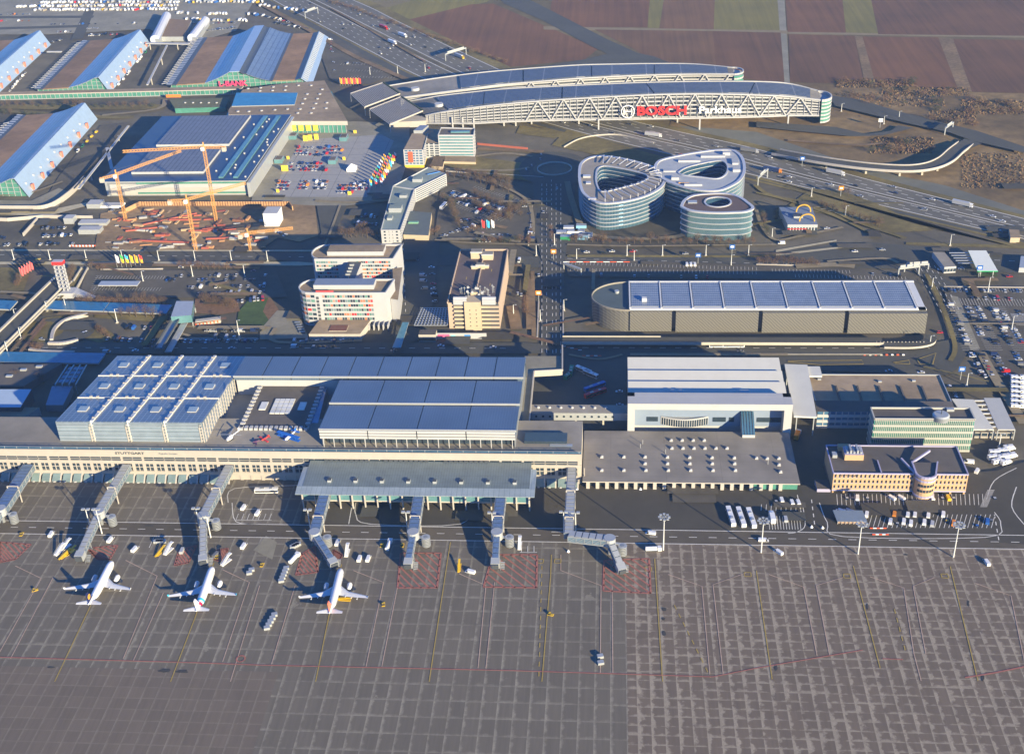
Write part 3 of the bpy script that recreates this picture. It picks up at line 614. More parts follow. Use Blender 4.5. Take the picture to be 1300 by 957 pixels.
for i in range(4):       # louvred airside wall, four fields with stair shafts between
    xa, xb = hx0 + i * cw + .3, hx0 + (i + 1) * cw - 2.6
    l = M()
    for k in range(7):
        za = ZD + .2 + k * 1.85; l.box(xa, hy0 - .5, za, xb, hy0 + .9, za + 1.45, louv)
    l.box(xa, hy0 - .2, ZD, xb, hy0 + .95, 30, glassy('hall_front_glass', (0.2, 0.27, 0.32), .2)); l.obj('louvre_wall', H)
    t = M(); t.box(xb + .3, hy0 - .6, ZD, xb + .7, hy0 + .9, 29.5, cream2); t.box(xb + 1.8, hy0 - .6, ZD, xb + 2.2, hy0 + .9, 29.5, cream2)
    for k in range(6): t.box(xb + .7, hy0 - .5, ZD + 1 + k * 2, xb + 1.8, hy0 + .9, ZD + 1.5 + k * 2, cream2)
    t.obj('stair_shaft', H)
g = M()   # glazed east wall with ribs
for k in range(24):
    y = hy0 + 1 + k * (hy1 - hy0 - 2) / 23; g.bar((hx1 + .3, y, 12), (hx1 + .3, y, rz(y) - .3), .35, .8, cream2)
for z in range(6):
    g.bar((hx1 + .25, hy0, 14 + z * 2.6), (hx1 + .25, hy1 - 22 * (z > 2) - 22 * (z > 3), 14 + z * 2.6), .5, .35, whitep)
g.obj('east_glazing', H)
# ---- long low hall at the back and the east hall in two roof steps
H2 = thing('terminal_hall', 'long blue metal roofed terminal hall in three stepped strips with white louvre front', 'terminal hall')
ex0, ex1 = -160.0, -51.4
def roofstrip(x0, x1, y0, y1, z0, z1, n, par, zb=10):
    for i in range(n):
        xa = x0 + (x1 - x0) * i / n + (.35 if i else 0); xb = x0 + (x1 - x0) * (i + 1) / n - (.35 if i < n - 1 else 0)
        p = M(); p.prism([(xa, y0), (xb, y0), (xb, y1), (xa, y1)], z1 - 1.2, [z0, z0, z1, z1], blueroof); p.obj('roof_panel', par)
    w_ = M(); w_.box(x0 - .3, y0 - .8, z0 - .9, x1 + .3, y0 - .02, z0 + .3, lsteel)
    w_.prism([(x0 + .02, y0 + .01), (x1 - .02, y0 + .01), (x1 - .02, y1 - .01), (x0 + .02, y1 - .01)], z1 - 1.3, [z0 - .3, z0 - .3, z1 - .3, z1 - .3], dsteel); w_.obj('roof_edge', par)
yA = G(540, 567, ZD)[1] + 1.3; zA = zat(yA - 1.3, 540, 545.5)
def yatz(px, py, z): return G(px, py, z)[1]
r1a, r1b = yatz(540, 545, zA), yatz(540, 515, zA - 2.1); r2a, r2b = yatz(540, 511.5, zA - 1.6), yatz(540, 483, zA - 3.7); r3a, r3b = yatz(540, 478, zA - 3.2), yatz(540, 453, zA - 4.9)
roofstrip(ex0, ex1, r1a, r1b, zA, zA - 2.1, 4, H2); roofstrip(ex0, ex1, r2a, r2b, zA - 1.6, zA - 3.7, 4, H2)
roofstrip(-228 + 3, ex1, r3a, r3b, zA - 3.2, zA - 4.9, 10, H2)
for i in range(4):
    xa = ex0 + (ex1 - ex0) * i / 4 + .3; xb = ex0 + (ex1 - ex0) * (i + 1) / 4 - .3; l = M()
    for k in range(3): l.box(xa, r1a - 1.6, zA - 1.7 - k * 1.9, xb, r1a - 1.05, zA - .3 - k * 1.9, whitep)
    l.box(xa, r1a - 1.04, zA - 5.6, xb, r1a - .9, zA - .9, glass); l.obj('louvre_band', H2)
for i in range(19):
    x = ex0 + 2 + i * (ex1 - ex0 - 4) / 18; c = M(); c.bar((x, r1a - 1.3, ZD), (x, r1a - 1.3, zA - 5.5), .4, .4, whitep); c.obj('column', H2)
g = M(); g.box(ex0 + 3, r1a + 3, ZD, ex1 - 3, r1a + 3.3, zA - 3, glass); g.box(ex0 + .5, r1a, 10, ex0 + 1, r3a, zA - 4.9, steel); g.box(ex1 - 1, r1a, 10, ex1 - .5, r3b, zA - 6.2, steel); g.box(-224, r3a + .3, 10, ex0, r3a + .6, zA - 4.2, whitep)
g.box(-226, r3b - 1.2, 0, ex1, r3b - .8, 21.5, glass); g.obj('wall', H2)
# ---- square grey building with skylights between the halls
Bq = thing('conference_building', 'square dark roofed building with white grid skylights between the two blue halls', 'building')
x0 = G(300, 545, 22)[0]; x1 = G(390, 543, 22)[0]; y0 = yatz(340, 545, 20); y1 = yatz(340, 486, 20)
g = M(); g.box(x0 + 2, y0 + 2, ZD - .5, x1 - 2, y1 - 2, 20, whitep, darkroof); g.obj('wall', Bq)
g = M()
for i in range(14):
    t = (i + .5) / 14
    for (xx, yy, a, b) in ((x0 + (x1 - x0) * t, y0 + 1.2, .9, 1.4), (x0 + (x1 - x0) * t, y1 - 1.2, .9, 1.4)): g.box(xx - a, yy - b, 18, xx + a, yy + b, 20.8, whitep)
for i in range(13):
    t = (i + .5) / 13
    for xx in (x0 + 1.2, x1 - 1.2): g.box(xx - 1.4, y0 + (y1 - y0) * t - .9, 18, xx + 1.4, y0 + (y1 - y0) * t + .9, 20.8, whitep)
g.obj('parapet_block', Bq)
cx, cy = (x0 + x1) / 2, (y0 + y1) / 2 - 1; m_sky = glassy('milky_skylight', (0.62, 0.62, 0.58), .3)
for i in range(4):
    for j in range(4):
        s = M(); s.box(cx - 6 + i * 3, cy - 8 + j * 4, 19.9, cx - 6 + i * 3 + 2.7, cy - 8 + j * 4 + 3.6, 20.6, m_sky); s.obj('skylight', Bq)
for sx in (-13.5, 9.5):
    s = M(); s.box(cx + sx, cy - 4, 19.9, cx + sx + 4, cy + 4, 20.6, m_sky); s.obj('skylight', Bq)
g = M(); g.prism([G(302, 483, 15), G(420, 483, 15), G(405, 545, 15), G(396, 545, 15), G(412, 490, 15), G(302, 489, 15)], 0, ZD + .2, steel, glassy('glazed_link', (0.15, 0.25, 0.38), .2)); g.obj('link_roof', Bq)
# ---- canopy over the gates
K = thing('gate_canopy', 'wide grey green metal canopy in front of the eastern terminal gates', 'canopy')
kx0, kx1 = G(385, 612, 14)[0], G(672, 618, 14)[0]; kz = 14.5
ky1 = FY - .7; ky0 = yatz(530, 618, 13.5); ky00 = yatz(530, 629, 12)
cano = stripes('canopy_metal', (0.17, 0.21, 0.22), (0.12, 0.15, 0.16), 1.4, 0.14, (1, 0, 0), 0.45, 0.3, 5.5, 0.03, (0, 1, 0)); canol = stripes('pale_canopy_glass', (0.30, 0.36, 0.40), (0.2, 0.25, 0.28), 2.8, 0.08, (1, 0, 0), 0.3, 0.3)
g = M(); g.prism([(kx0, ky0), (kx1, ky0), (kx1, ky1), (kx0, ky1)], 12.7, [13.2, 13.2, 15.2, 15.2], cano)
g.obj('roof', K); g = M(); g.prism([(kx0 - 3, ky00), (kx1 + 3, ky00), (kx1 + 3, ky0 - .05), (kx0 - 3, ky0 - .05)], 11.6, [12.0, 12.0, 13.2, 13.2], canol)
g.prism([(kx0 - 3, ky0), (kx0 - .05, ky0), (kx0 - .05, ky1 - 5), (kx0 - 3, ky1 - 5)], 11.8, [13, 13.1, 14.5, 14], canol); g.prism([(kx1 + .05, ky0), (kx1 + 3, ky0), (kx1 + 3, ky1 - 5), (kx1 + .05, ky1 - 5)], 11.8, [13.1, 13, 14, 14.5], canol); g.obj('glass_edge', K)
for i in range(8):
    x = kx0 + 14 + i * (kx1 - kx0 - 22) / 7; s = M(); s.box(x - 1, ky0 + 3, 13, x + 1, ky0 + 5.4, 14.9, lsteel, dsteel); s.obj('roof_vent', K)
for i in range(19):
    x = kx0 + i * (kx1 - kx0) / 18; s = M(); s.bar((x, ky00 + 2.5, 0), (x, ky00 + 2.5, 12), .7, .7, cream2); s.obj('column', K)
g = M(); g.box(kx0, ky00 + 4, 4.5, kx1, FY - 1.2, 9.5, cream2); g.box(kx0 + .1, ky00 + 3.9, 5.4, kx1 - .1, ky00 + 3.98, 9, tealg); g.obj('gate_lounge', K)
g = M()
for i in range(3):
    xx = kx0 + 8 + i * 33
    for k in range(9): g.box(xx + k * 2.8, FY - 1.6, 15, xx + k * 2.8 + 2.2, FY - .75, 16.1, dsteel)
g.obj('clerestory_window', K)
# ---- east terminal link deck pavilion
V = thing('roof_pavilion', 'low dark glass pavilion on the eastern end of the terminal terrace', 'pavilion')
a = G(666, 556, 21)[0]; b = G(720, 556, 21)[0]; ya, yb = G(690, 562, 20)[1], G(690, 549, 21)[1]
g = M(); g.box(a, ya, ZD, b, yb, 21, glass, mat('dark_glass_roof', (0.05, 0.08, 0.10), .3, .1)); g.obj('glass_wall', V)
g = M(); g.box(a + 14, ya - 2.4, ZD, b + 3, ya - .05, 19.4, tealg, lsteel); g.obj('entrance', V)
# ---- ramp bridge from landside to east deck + passenger bridge with porthole windows
m_conc = mat('light_concrete', (0.42, 0.39, 0.33), 0.8, 0.08, 0.2)
Rm = thing('departure_ramp', 'pale walled concrete road deck beside the eastern hall end', 'ramp')
g = M(); q = [G(668, 556, 12), G(672, 474, 12), G(714, 474, 12), G(714, 469, 12), G(668, 469, 12), G(660, 556, 12)]
g.prism([G(666, 452, 12), G(714, 452, 12), G(714, 471, 12), G(678, 473, 12), G(671, 548, 12), G(658, 548, 12)], 9, 12, m_conc, m_pave)
g.obj('deck', Rm)
pw_ = M()
for p, q in ((G(714, 471, 12), G(678, 473, 12)), (G(678, 473, 12), G(671, 548, 12)), (G(714, 440, 12), G(714, 471, 12))): pw_.bar((*p, 12.6), (*q, 12.6), .8, 1.6, cream2)
pw_.obj('parapet', Rm)
Br = thing('passenger_bridge', 'white covered footbridge with small round windows between the terminals', 'footbridge')
a = G(674, 524, 12); b = G(797, 530, 12); ya = a[1]; g = M(); g.box(a[0], ya, 7, b[0] + 2, ya + 9, 12, lsteel, greyroof); g.obj('body', Br)
for i in range(12):
    x = a[0] + 3 + i * 4.05; s = M(); s.cyl((x, ya - .1, 9.6), (x, ya + .2, 9.6), .75, .75, 10, glass); s.obj('round_window', Br)
for i in range(7): s = M(); s.blob((a[0] + 4 + i * 6.6, ya + 5.5, 12.1), (1, 1, .9), whitep, 8, 4); s.obj('roof_dome', Br)
for x in (a[0] + 8, a[0] + 26, a[0] + 42): s = M(); s.bar((x, ya + 4, 0), (x, ya + 4, 7), 1, 1, m_conc); s.obj('pillar', Br)
# ---- white east terminal hall (stepped sawtooth roof)
E_ = thing('east_terminal_hall', 'large white terminal hall with stepped roof behind a flat grey apron building', 'terminal hall')
wy = G(900, 548, 6)[1]; zf = zat(wy, 900, 513); wx0, wx1 = G(797, 513, zf)[0], G(1007, 514, zf)[0]
zb = zf - 4.5
g = M(); g.box(wx0, wy + 8, 0, wx1, wy + 12, zf, whitep); g.box(wx0, wy, 0, wx0 + 4, wy + 12, zf, whitep); g.box(wx1 - 4.5, wy, 0, wx1, wy + 12, zf, whitep); g.box(wx0 + 4, wy, zf - 4, wx1 - 4.5, wy + 8, zf - .02, whitep)
yf = wy + 12; ye = G(900, 456, zb)[1]
g.obj('front_wall', E_)
cuts = [yf, yatz(900, 497, zf - 2)] + [yatz(900, y, zb + 2) for y in (483, 469)] + [ye]
rw = M(); wroof = mat('white_membrane_roof', (0.56, 0.55, 0.49), 0.7, 0.06, 0.1); rw.box(wx0 + .5, yf, 0, wx1 - 1, cuts[1], zf - 4.2, whitep, mat('skylit_grey_roof', (0.46, 0.53, 0.58), .6, .08, .1)); rw.obj('roof', E_)  # front flat strip: blue sky light mixed into the roof colour
for i in range(1, 4):
    ya, yb = cuts[i], cuts[i + 1]; p = M(); p.prism([(wx0 + .5, ya), (wx1 - 1, ya), (wx1 - 1, yb - .02), (wx0 + .5, yb - .02)], 0, [zf - 4.9, zf - 4.9, zf - 3.2, zf - 3.2], whitep, wroof)
    for x in (wx0 + 3, wx0 + 44, wx1 - 5): p.box(x, ya + .05, zf - 7, x + .5, yb - .3, zf - 2.0, steel) if False else None
    p.obj('sawtooth_roof', E_)
for sx in (.27, .32, .70):
    x = wx0 + (wx1 - wx0) * sx; s = M(); s.box(x, yf + 4, zf - 5, x + (2.2 if sx < .5 else 5), yf + 7.5, zf - 2.4, lsteel); s.obj('roof_unit', E_)
rec = M(); rec.box(wx0 + 4, wy + 7.6, 5, wx1 - 4.5, wy + 7.98, zf - 4, mat('recess_shade_cladding', (0.20, 0.25, 0.33), .5, .05)); rec.obj('recessed_wall', E_)  # shade of the recess put into the wall colour as a dull blue
for t0, t1 in ((.12, .19), (.53, .61), (.63, .66), (.80, .95)):
    s = M(); s.box(wx0 + (wx1 - wx0) * t0, wy + 7.3, 8, wx0 + (wx1 - wx0) * t1, wy + 7.58, 11, glass); s.obj('window_row', E_)
s = M(); n = 20; xa, xb = wx0 + (wx1 - wx0) * .21, wx0 + (wx1 - wx0) * .50
pts = [(xa + (xb - xa) * i / n, wy + 7.5 - 3.2 * math.sin(math.pi * i / n)) for i in range(n + 1)]
s.prism(pts + [(xb, wy + 7.6), (xa, wy + 7.6)][0:0] , 6.1, 11, glass, whitep)
for i in range(0, n): s.bar((*pts[i], 11.2), (*pts[i + 1], 11.2), .5, .8, whitep)
for i in range(0, n + 1): s.bar((*pts[i], 6.1), (*pts[i], 11), .3, .3, whitep)
s.obj('curved_bay_window', E_)
s = M(); x = wx0 + (wx1 - wx0) * .70; s.prism([(x, wy - 6), (x + 7, wy - 6), (x + 7, wy + 7), (x, wy + 7)], 6, [8, 8, 15.5, 15.5], whitep, blueg)
for k in range(4): s.bar((x + 1.2 + k * 1.6, wy - 6, 8.2), (x + 1.2 + k * 1.6, wy + 7, 15.7), .2, .2, dsteel)
for k in range(5): s.bar((x, wy - 5 + k * 2.7, 8.25 + 1.5 * k), (x + 7, wy - 5 + k * 2.7, 8.25 + 1.5 * k), .2, .2, dsteel)
s.obj('sloping_rooflight', E_)
LB = thing('gate_building', 'low flat grey roofed apron building dotted with roof vents below the white hall', 'building')
lx0, lx1 = -15.2, G(1016, 615, 6)[0]; ly0 = G(880, 613, 6)[1]
g = M(); g.box(lx0, ly0 + 3.5, 0, lx1 - .5, wy - .05, 5.6, glass, greyroof); g.obj('wall', LB)
roofm = stripes('ribbed_felt_roof', (0.215, 0.195, 0.17), (0.16, 0.145, 0.125), 7.3, 0.02, (0, 1, 0), .9, 0, 30, .006, (1, 0, 0), .2, .06)
g = M(); g.box(lx0, ly0, 5.62, lx1, wy - .1, 6.2, cream2, roofm); g.obj('roof', LB)
for i in range(22):
    x = lx0 + 2 + i * 5.15
    if x > 92: break
    s = M(); s.box(x, ly0 + .6, 0, x + 1.9, ly0 + 3.4, 5.6, cream2); s.obj('pillar', LB)
s = M(); s.box(G(955, 616)[0], ly0 + 2, .5, lx1 - 1, ly0 + 3.4, 5, greeng); s.obj('green_window', LB)
dom = [(852, 558), (866, 558), (880, 558), (894, 558), (853, 568), (867, 568), (881, 568), (895, 568), (909, 568), (923, 568)]
dom += [(819 + 28.3 * i, 579 + .3 * i) for i in range(7)] + [(819 + 28.4 * i, 587.5) for i in range(5)] + [(820 + 28.4 * i, 596) for i in range(5)] + [(764, 579), (792, 579), (764, 596), (792, 596), (989, 589), (991, 598), (974, 581)]
for x, y in dom:
    X, Y = G(x, y, 7); s = M(); s.box(X - .9, Y - .9, 6.1, X + .9, Y + .9, 6.9, whitep); s.blob((X, Y, 6.9), (.9, .9, .6), whitep, 8, 4); s.obj('roof_vent', LB)
for x, y in ((816, 562), (695 + 118, 567), (845, 574), (975, 588)):
    X, Y = G(x, y, 7); s = M(); s.bar((X, Y, 6), (X, Y, 9), .25, .25, lsteel); s.obj('roof_pipe', LB)
# ---- white canopy between hall and cargo building
Cn = thing('link_canopy', 'white flat canopy sloping between the white hall and the brown roofed warehouse', 'canopy')
g = M(); zc = 15
g.prism([G(996, 462, zc), G(1025, 463, zc), G(1037, 529, zc), G(1008, 528, zc)], zc - 1, zc, wroof); g.prism([G(1025, 463, zc), G(1041, 463, zc), G(1044, 475, zc), G(1028, 475, zc)], zc - 2.2, zc - 1.1, wroof); g.obj('roof', Cn)
for q in ((1000, 470), (1034, 525), (1012, 525), (1024, 470)): X, Y = G(*q, zc); s = M(); s.bar((X, Y, 0), (X, Y, zc - 1), .6, .6, lsteel); s.obj('post', Cn)
# ---- brown roofed warehouse, grey front block
Wh = thing('cargo_warehouse', 'brown flat roofed warehouse behind the green glass office block', 'warehouse')
g = M(); z = 9
x0, y1 = G(1026, 476, z); x1 = G(1190, 476, z)[0]; y0 = G(1040, 512, z)[1]
g.box(x0, y0, 0, x1 + 1, y1, z, dsteel, brownroof); g.obj('wall', Wh)
ed = M(); 
for p, q in (((x0, y1), (x1 + 1, y1)), ((x1 + 1, y0), (x1 + 1, y1)), ((x0, y0), (x0, y1))): ed.bar((*p, z + .3), (*q, z + .3), .5, .8, lsteel)
ed.obj('roof_edge', Wh)
for i in range(5): s = M(); X = x0 + 14 + i * 12.5; s.prism([(X, y0 + 1), (X + .9, y0 + 1), (X + .9, y1 - 13), (X, y1 - 13)], z - .1, z + .8, darkroof); s.obj('roof_rib', Wh)
for x, y in ((1040, 482), (1117, 485), (1160, 484)): X, Y = G(x, y, z); s = M(); s.box(X - 1, Y - .6, z, X + 1, Y + .6, z + .9, lsteel); s.obj('roof_vent', Wh)
g = M(); fx0 = G(1040, 530, 11)[0]; fy0 = y0 - 12; g.box(fx0, fy0, 0, fx0 + 78, y0 - .1, 11, whitep, darkroof); g.obj('front_block', Wh)
wl = M(); facade(Wh, wl, (fx0, fy0), (fx0 + 70, fy0), 0, 11, 3, whitep, blueg, .5, 20, .5, .3); wl.obj('front_wall', Wh)
# ---- green glass office
Of = thing('office_block', 'white office block with four rows of green glass windows and a round roof plant', 'office building')
oy = G(1170, 574)[1] + 1; zo = zat(oy, 1170, 532); ox0, ox1 = G(1110, 531, zo)[0], G(1238, 533, zo)[0]; oyb = G(1170, 518, zo)[1]
m_off = mat('off_white_band', (0.40, 0.395, 0.36), 0.6, 0.05)
g = M(); g.box(ox0, oy, 0, ox1, oyb, zo - .6, m_off, darkroof); facade(Of, g, (ox0, oy), (ox1, oy), 0, zo, 5, m_off, greeng, .30, 52, .28, .35, top=1.0); facade(Of, g, (ox0, oyb), (ox0, oy), 0, zo, 5, m_off, greeng, .36, 6, .35, .35, top=1.0)
g.obj('wall', Of); p = M()
for a_, b_ in (((ox0, oy), (ox1, oy)), ((ox1, oy), (ox1, oyb)), ((ox1, oyb), (ox0, oyb)), ((ox0, oyb), (ox0, oy))): p.bar((*a_, zo), (*b_, zo), .7, 1, m_off)
p.obj('parapet', Of); X, Y = G(1195, 526, zo + 2); s = M(); s.cyl((X, Y, zo - 1), (X, Y, zo + 1.6), 4.6, 4.6, 24, steel); s.cyl((X, Y, zo + 1.6), (X, Y, zo + 2.4), 4.6, 3.8, 24, lsteel); s.cyl((X, Y, zo + 2.3), (X, Y, zo + 5), .3, .3, 6, dsteel); s.obj('round_plant', Of)
s = M(); s.box(ox1 - 13, oyb - 2.5, zo - 1, ox1 - 9, oyb - .8, zo + .8, lsteel); s.obj('roof_unit', Of)
# ---- yellow brick building with round corner tower
Yb = thing('brick_office', 'yellow brick office with lilac trim and a rounded tower bay facing the apron', 'office building')
ybm = mat('yellow_brick', (0.46, 0.30, 0.165), 0.8, 0.08, 0.4); lil = mat('lilac_trim', (0.36, 0.34, 0.47), 0.6, 0.06)
yy = G(1140, 630)[1] + 1.2; zy = zat(yy, 1100, 601); yx0, yx1 = G(1058, 600, zy)[0], G(1230, 604, zy)[0]; yyb = G(1140, 566, zy)[1]
g = M(); g.prism([(yx0, yy), (yx1, yy), (yx1, yyb), (yx0, yyb)], 3, zy - .5, ybm, darkroof)
for k in range(3):
    pass
xt0, xt1 = G(1165, 615, 9)[0], G(1184, 615, 9)[0]
def brickfac(A, B, n):
    h = (zy - 3.6) / 3
    dx, dy = B[0] - A[0], B[1] - A[1]; l = math.hypot(dx, dy); ux, uy = dx / l, dy / l; nx, ny = uy, -ux
    for k in range(3):
        zb = 3.0 + k * h
        g.prism([(A[0] + nx * d + ux * s_, A[1] + ny * d + uy * s_) for s_, d in ((0, 0), (l, 0), (l, .4), (0, .4))], zb, zb + h * .42, ybm)
        for i in range(n):
            s_ = (i + .5) * l / n; w_ = M(); w2 = l / n * .22
            w_.prism([(A[0] + nx * d + ux * (s_ + e), A[1] + ny * d + uy * (s_ + e)) for e, d in ((-w2, .0), (w2, .0), (w2, .08), (-w2, .08))], zb + h * .42, zb + h - .3, glass)
            w_.prism([(A[0] + nx * d + ux * (s_ + e), A[1] + ny * d + uy * (s_ + e)) for e, d in ((-w2 - .2, .1), (w2 + .2, .1), (w2 + .2, .5), (-w2 - .2, .5))], zb + h * .40, zb + h * .46, lil); w_.obj('window', Yb)
    for i in range(n + 1):
        s_ = i * l / n; w2 = l / n * .27
        s0, s1 = max(0, s_ - w2), min(l, s_ + w2); g.prism([(A[0] + nx * d + ux * e, A[1] + ny * d + uy * e) for e, d in ((s0, 0), (s1, 0), (s1, .43), (s0, .43))], 3.02, zy - .32, ybm)
brickfac((yx0, yy), (xt0 - 1.5, yy), 19); brickfac((xt1 + 1.5, yy), (yx1, yy), 8)
for x in (yx0 + .3, yx0 + 6, yx1 - 1.0, yx1 - 8): g.box(x, yy + .1, 0, x + .9, yy + 1.0, 3, ybm)
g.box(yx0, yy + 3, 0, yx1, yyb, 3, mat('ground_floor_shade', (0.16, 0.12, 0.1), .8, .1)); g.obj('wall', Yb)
p = M()
for a_, b_ in (((yx0, yy), (xt0 - 2, yy)), ((xt1 + 2, yy), (yx1, yy)), ((yx1, yy), (yx1, yyb)), ((yx1, yyb), (yx0, yyb)), ((yx0, yyb), (yx0, yy)), ((yx0 + 25, yy), (yx0 + 25, yy + 12)), ((yx0, yy - .25), (yx1, yy - .25))):
    zz = 3.1 if a_[1] == yy - .25 else zy; p.bar((*a_, zz), (*b_, zz), .6, .7, lil)
p.obj('lilac_trim', Yb)
tw = M(); cx = (xt0 + xt1) / 2; r_ = (xt1 - xt0) / 2 + 1.3; cyt = yy - 1.0
half = [(cx + r_ * math.cos(t), cyt + r_ * .9 * math.sin(t)) for t in [math.pi + math.pi * i / 10 for i in range(11)]]
tp = half + [(cx + r_ + 5, yy + 12), (cx + r_ - 1, yy + 13)]
tw.prism(half + [(cx + r_ + 3, yy + 9), (cx - r_, yy + 9)], 0, zy + 1.2, ybm, darkroof); tw.obj('tower_bay', Yb)
hb = M()
for zz in (2.8, 12.8, zy + 1.3):
    for i in range(10): hb.bar((*half[i], zz), (*half[i + 1], zz), .9, 1.0 if zz < 13 else 1.3, lil)
hb.bar((*half[10], zy + 1.4), (cx + r_ + 3, yy + 9, zy + 1.4), .8, 1.2, lil); hb.bar((*half[0], zy + 1.4), (cx - r_, yy + 9, zy + 1.4), .8, 1.2, lil); hb.bar((cx - r_, yy, zy + .5), (cx - r_ - 5, yy + 12, zy + 1.4), .8, 1.0, lil); hb.bar((cx - r_, yy + 9, zy + .8), (cx + 6, yy + 18, zy + 2.5), .8, 1.2, lil)
hb.obj('lilac_band', Yb)
for zz in (6.5, 9.8):
    for i in range(2, 8):
        a_, b_ = half[i], half[i + 1]; s = M(); s.bar((*lerp(a_, b_, .1), zz), (*lerp(a_, b_, .9), zz), .3, 1.6, glass); s.obj('bay_window', Yb)
x, y = G(1083, 574, zy + 2); s = M(); s.box(x - 5, y - 4, zy - .5, x + 5, y + 4, zy + 3, ybm, lil); s.obj('roof_room', Yb)
s = M()
for i in range(5): s.box(x - 4 + i * 1.8, y - 3, zy + 3.1, x - 3 + i * 1.8, y + 3, zy + 4.2 + (i % 2), lsteel)
s.box(x - 7, y + 4.5, zy - .5, x - 1, y + 8, zy + 2, ybm); s.box(x - 11, y - 2, zy - .5, x - 8.5, y + 1.5, zy + 1.4, lsteel); s.obj('roof_plant', Yb)
text_mesh('STUTTGART', 1.6, ((yx0 + 8), yy - .5, zy - 1.2), (math.pi / 2, 0, 0), dsteel, 'lettering', Yb, .05, .03, xs=1.15)
g = M(); g.box(yx0 - 7.5, yy + .5, 0, yx0 - .4, yy + 9, 3, lil, darkroof); g.obj('side_annex', Yb)
# ---- two white canopies on the right
for lab, q in (('white flat canopy with open slats beside the green glass office', [(1208, 506), (1236, 507), (1262, 545), (1236, 545)]), ('pale grey flat canopy, right one of the pair near the coach parking', [(1249, 505), (1270, 505), (1289, 545), (1267, 545)])):
    c_ = thing('checkpoint_canopy', lab, 'canopy', 'canopies at the vehicle checkpoint'); g = M(); z = 7
    g.prism([G(*p, z) for p in q], z - .6, z, wroof if 'slats' in lab else mat('grey_membrane', (0.42, 0.42, 0.4), .7, .05)); g.obj('roof', c_)
    for p in q: X, Y = G(*p, z); s = M(); s.bar((X * .98 + .02 * G(*q[0], z)[0], Y, 0), (X * .98 + .02 * G(*q[0], z)[0], Y, z - .6), .5, .5, lsteel); s.obj('post', c_)
    if 'slats' in lab:
        for i in range(7): a_ = lerp(G(1237, 508, z), G(1256, 541, z), i / 6); b_ = lerp(G(1250, 508, z), G(1267, 541, z), i / 6); s = M(); s.bar((*a_, z - .3), (*b_, z - .3), 1.3, .4, wroof); s.obj('slat', c_)
Cb = thing('checkpoint_booth', 'small grey gatehouse block below the white checkpoint canopies', 'gatehouse'); x, y = G(1262, 556); g = M(); g.box(x - 11, y, 0, x + 10, y + 5, 4, mat('grey_panel', (0.3, 0.28, 0.25), .7, .08), greyroof); facade(Cb, g, (x - 11, y), (x + 10, y), 0, 4, 1, mat('grey_panel', (0.3, 0.28, 0.25)), glass, .4, 6, .4, .25, top=.6); g.obj('wall', Cb)
# ---- small shelter with blue-grey roof on the apron edge
Sh = thing('bus_shelter', 'small shed with blue grey roof in front of the apron van park', 'shed'); a = G(1062, 667); b = G(1100, 667); g = M(); g.box(a[0] + .6, a[1] + .5, 0, b[0] - .6, a[1] + 6, 2.8, mat('shed_wall', (0.3, 0.2, 0.14), .8, .3, .5)); g.obj('wall', Sh); g = M(); g.prism([(a[0], a[1] - .5), (b[0], a[1] - .5), (b[0] - 1, a[1] + 8), (a[0] - 1, a[1] + 8)], 3, [3.1, 3.1, 3.9, 3.9], lsteel, mat('shed_roof', (0.15, 0.19, 0.25), .5, .08)); g.obj('roof', Sh)
for i in range(8): s = M(); x = a[0] + .5 + i * (b[0] - a[0] - 1) / 7; s.bar((x, a[1], 0), (x, a[1], 3), .25, .25, cream2); s.obj('post', Sh)
# ---- low buildings left of the check-in hall
Lw_ = thing('flat_roof_pavilion', 'small flat building with pale blue roof at the left behind the terrace', 'pavilion')
z = 9; g = M(); g.prism([G(-30, 494, z), G(40, 494, z), G(26, 517, z), G(-50, 517, z)], 0, z, glass, mat('pale_blue_roof', (0.36, 0.45, 0.56), .5, .05)); g.obj('upper_storey', Lw_)
q = [G(-40, 517, 6), G(50, 517, 6), G(30, 530, 6), G(-50, 530, 6)]; g = M(); g.prism(q, 0, 6, cream2, brownroof); g.obj('lower_storey', Lw_)
Gl = thing('glass_roofed_link', 'blue glass roof grid in the shade left of the check-in hall', 'glass roof'); z = 7
for i in range(3):
    for j in range(4):
        a_, b_, c_, d_ = G(88, 465, z), G(108, 465, z), G(94, 486, z), G(72, 486, z)
        f = lambda u, v: lerp(lerp(a_, b_, u), lerp(d_, c_, u), v)
        s = M(); s.prism([f(i / 3 + .03, j / 4 + .03), f(i / 3 + .3, j / 4 + .03), f(i / 3 + .3, j / 4 + .21), f(i / 3 + .03, j / 4 + .21)], z - .5, z, steel, blueg); s.obj('pane', Gl)
for i in range(4):
    a_ = lerp(G(86, 463, z), G(110, 463, z), i / 3); b_ = lerp(G(70, 488, z), G(96, 488, z), i / 3); s = M(); s.bar((*a_, z), (*b_, z), .7, .5, lsteel); s.bar((*b_, z), (*b_, 0), .4, .4, lsteel); s.obj('frame', Gl)
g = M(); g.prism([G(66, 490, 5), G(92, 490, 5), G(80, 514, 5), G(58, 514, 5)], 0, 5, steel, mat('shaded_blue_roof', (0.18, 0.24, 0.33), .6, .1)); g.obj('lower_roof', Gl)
Wl = thing('station_wing', 'long low dark flat roofed wing in the shade at the far left', 'building'); g = M(); g.prism([G(-40, 462, 5), G(78, 462, 5), G(30, 490, 5), G(-60, 490, 5)], 0, 5, dsteel, darkroof); g.obj('wall', Wl)
s = M(); 
for q_ in ((30, 470), (50, 466), (12, 478)): X, Y = G(*q_, 5); s = M(); s.box(X - 2, Y - 1, 4.9, X + 2, Y + 1, 6, lsteel); s.obj('roof_unit', Wl)
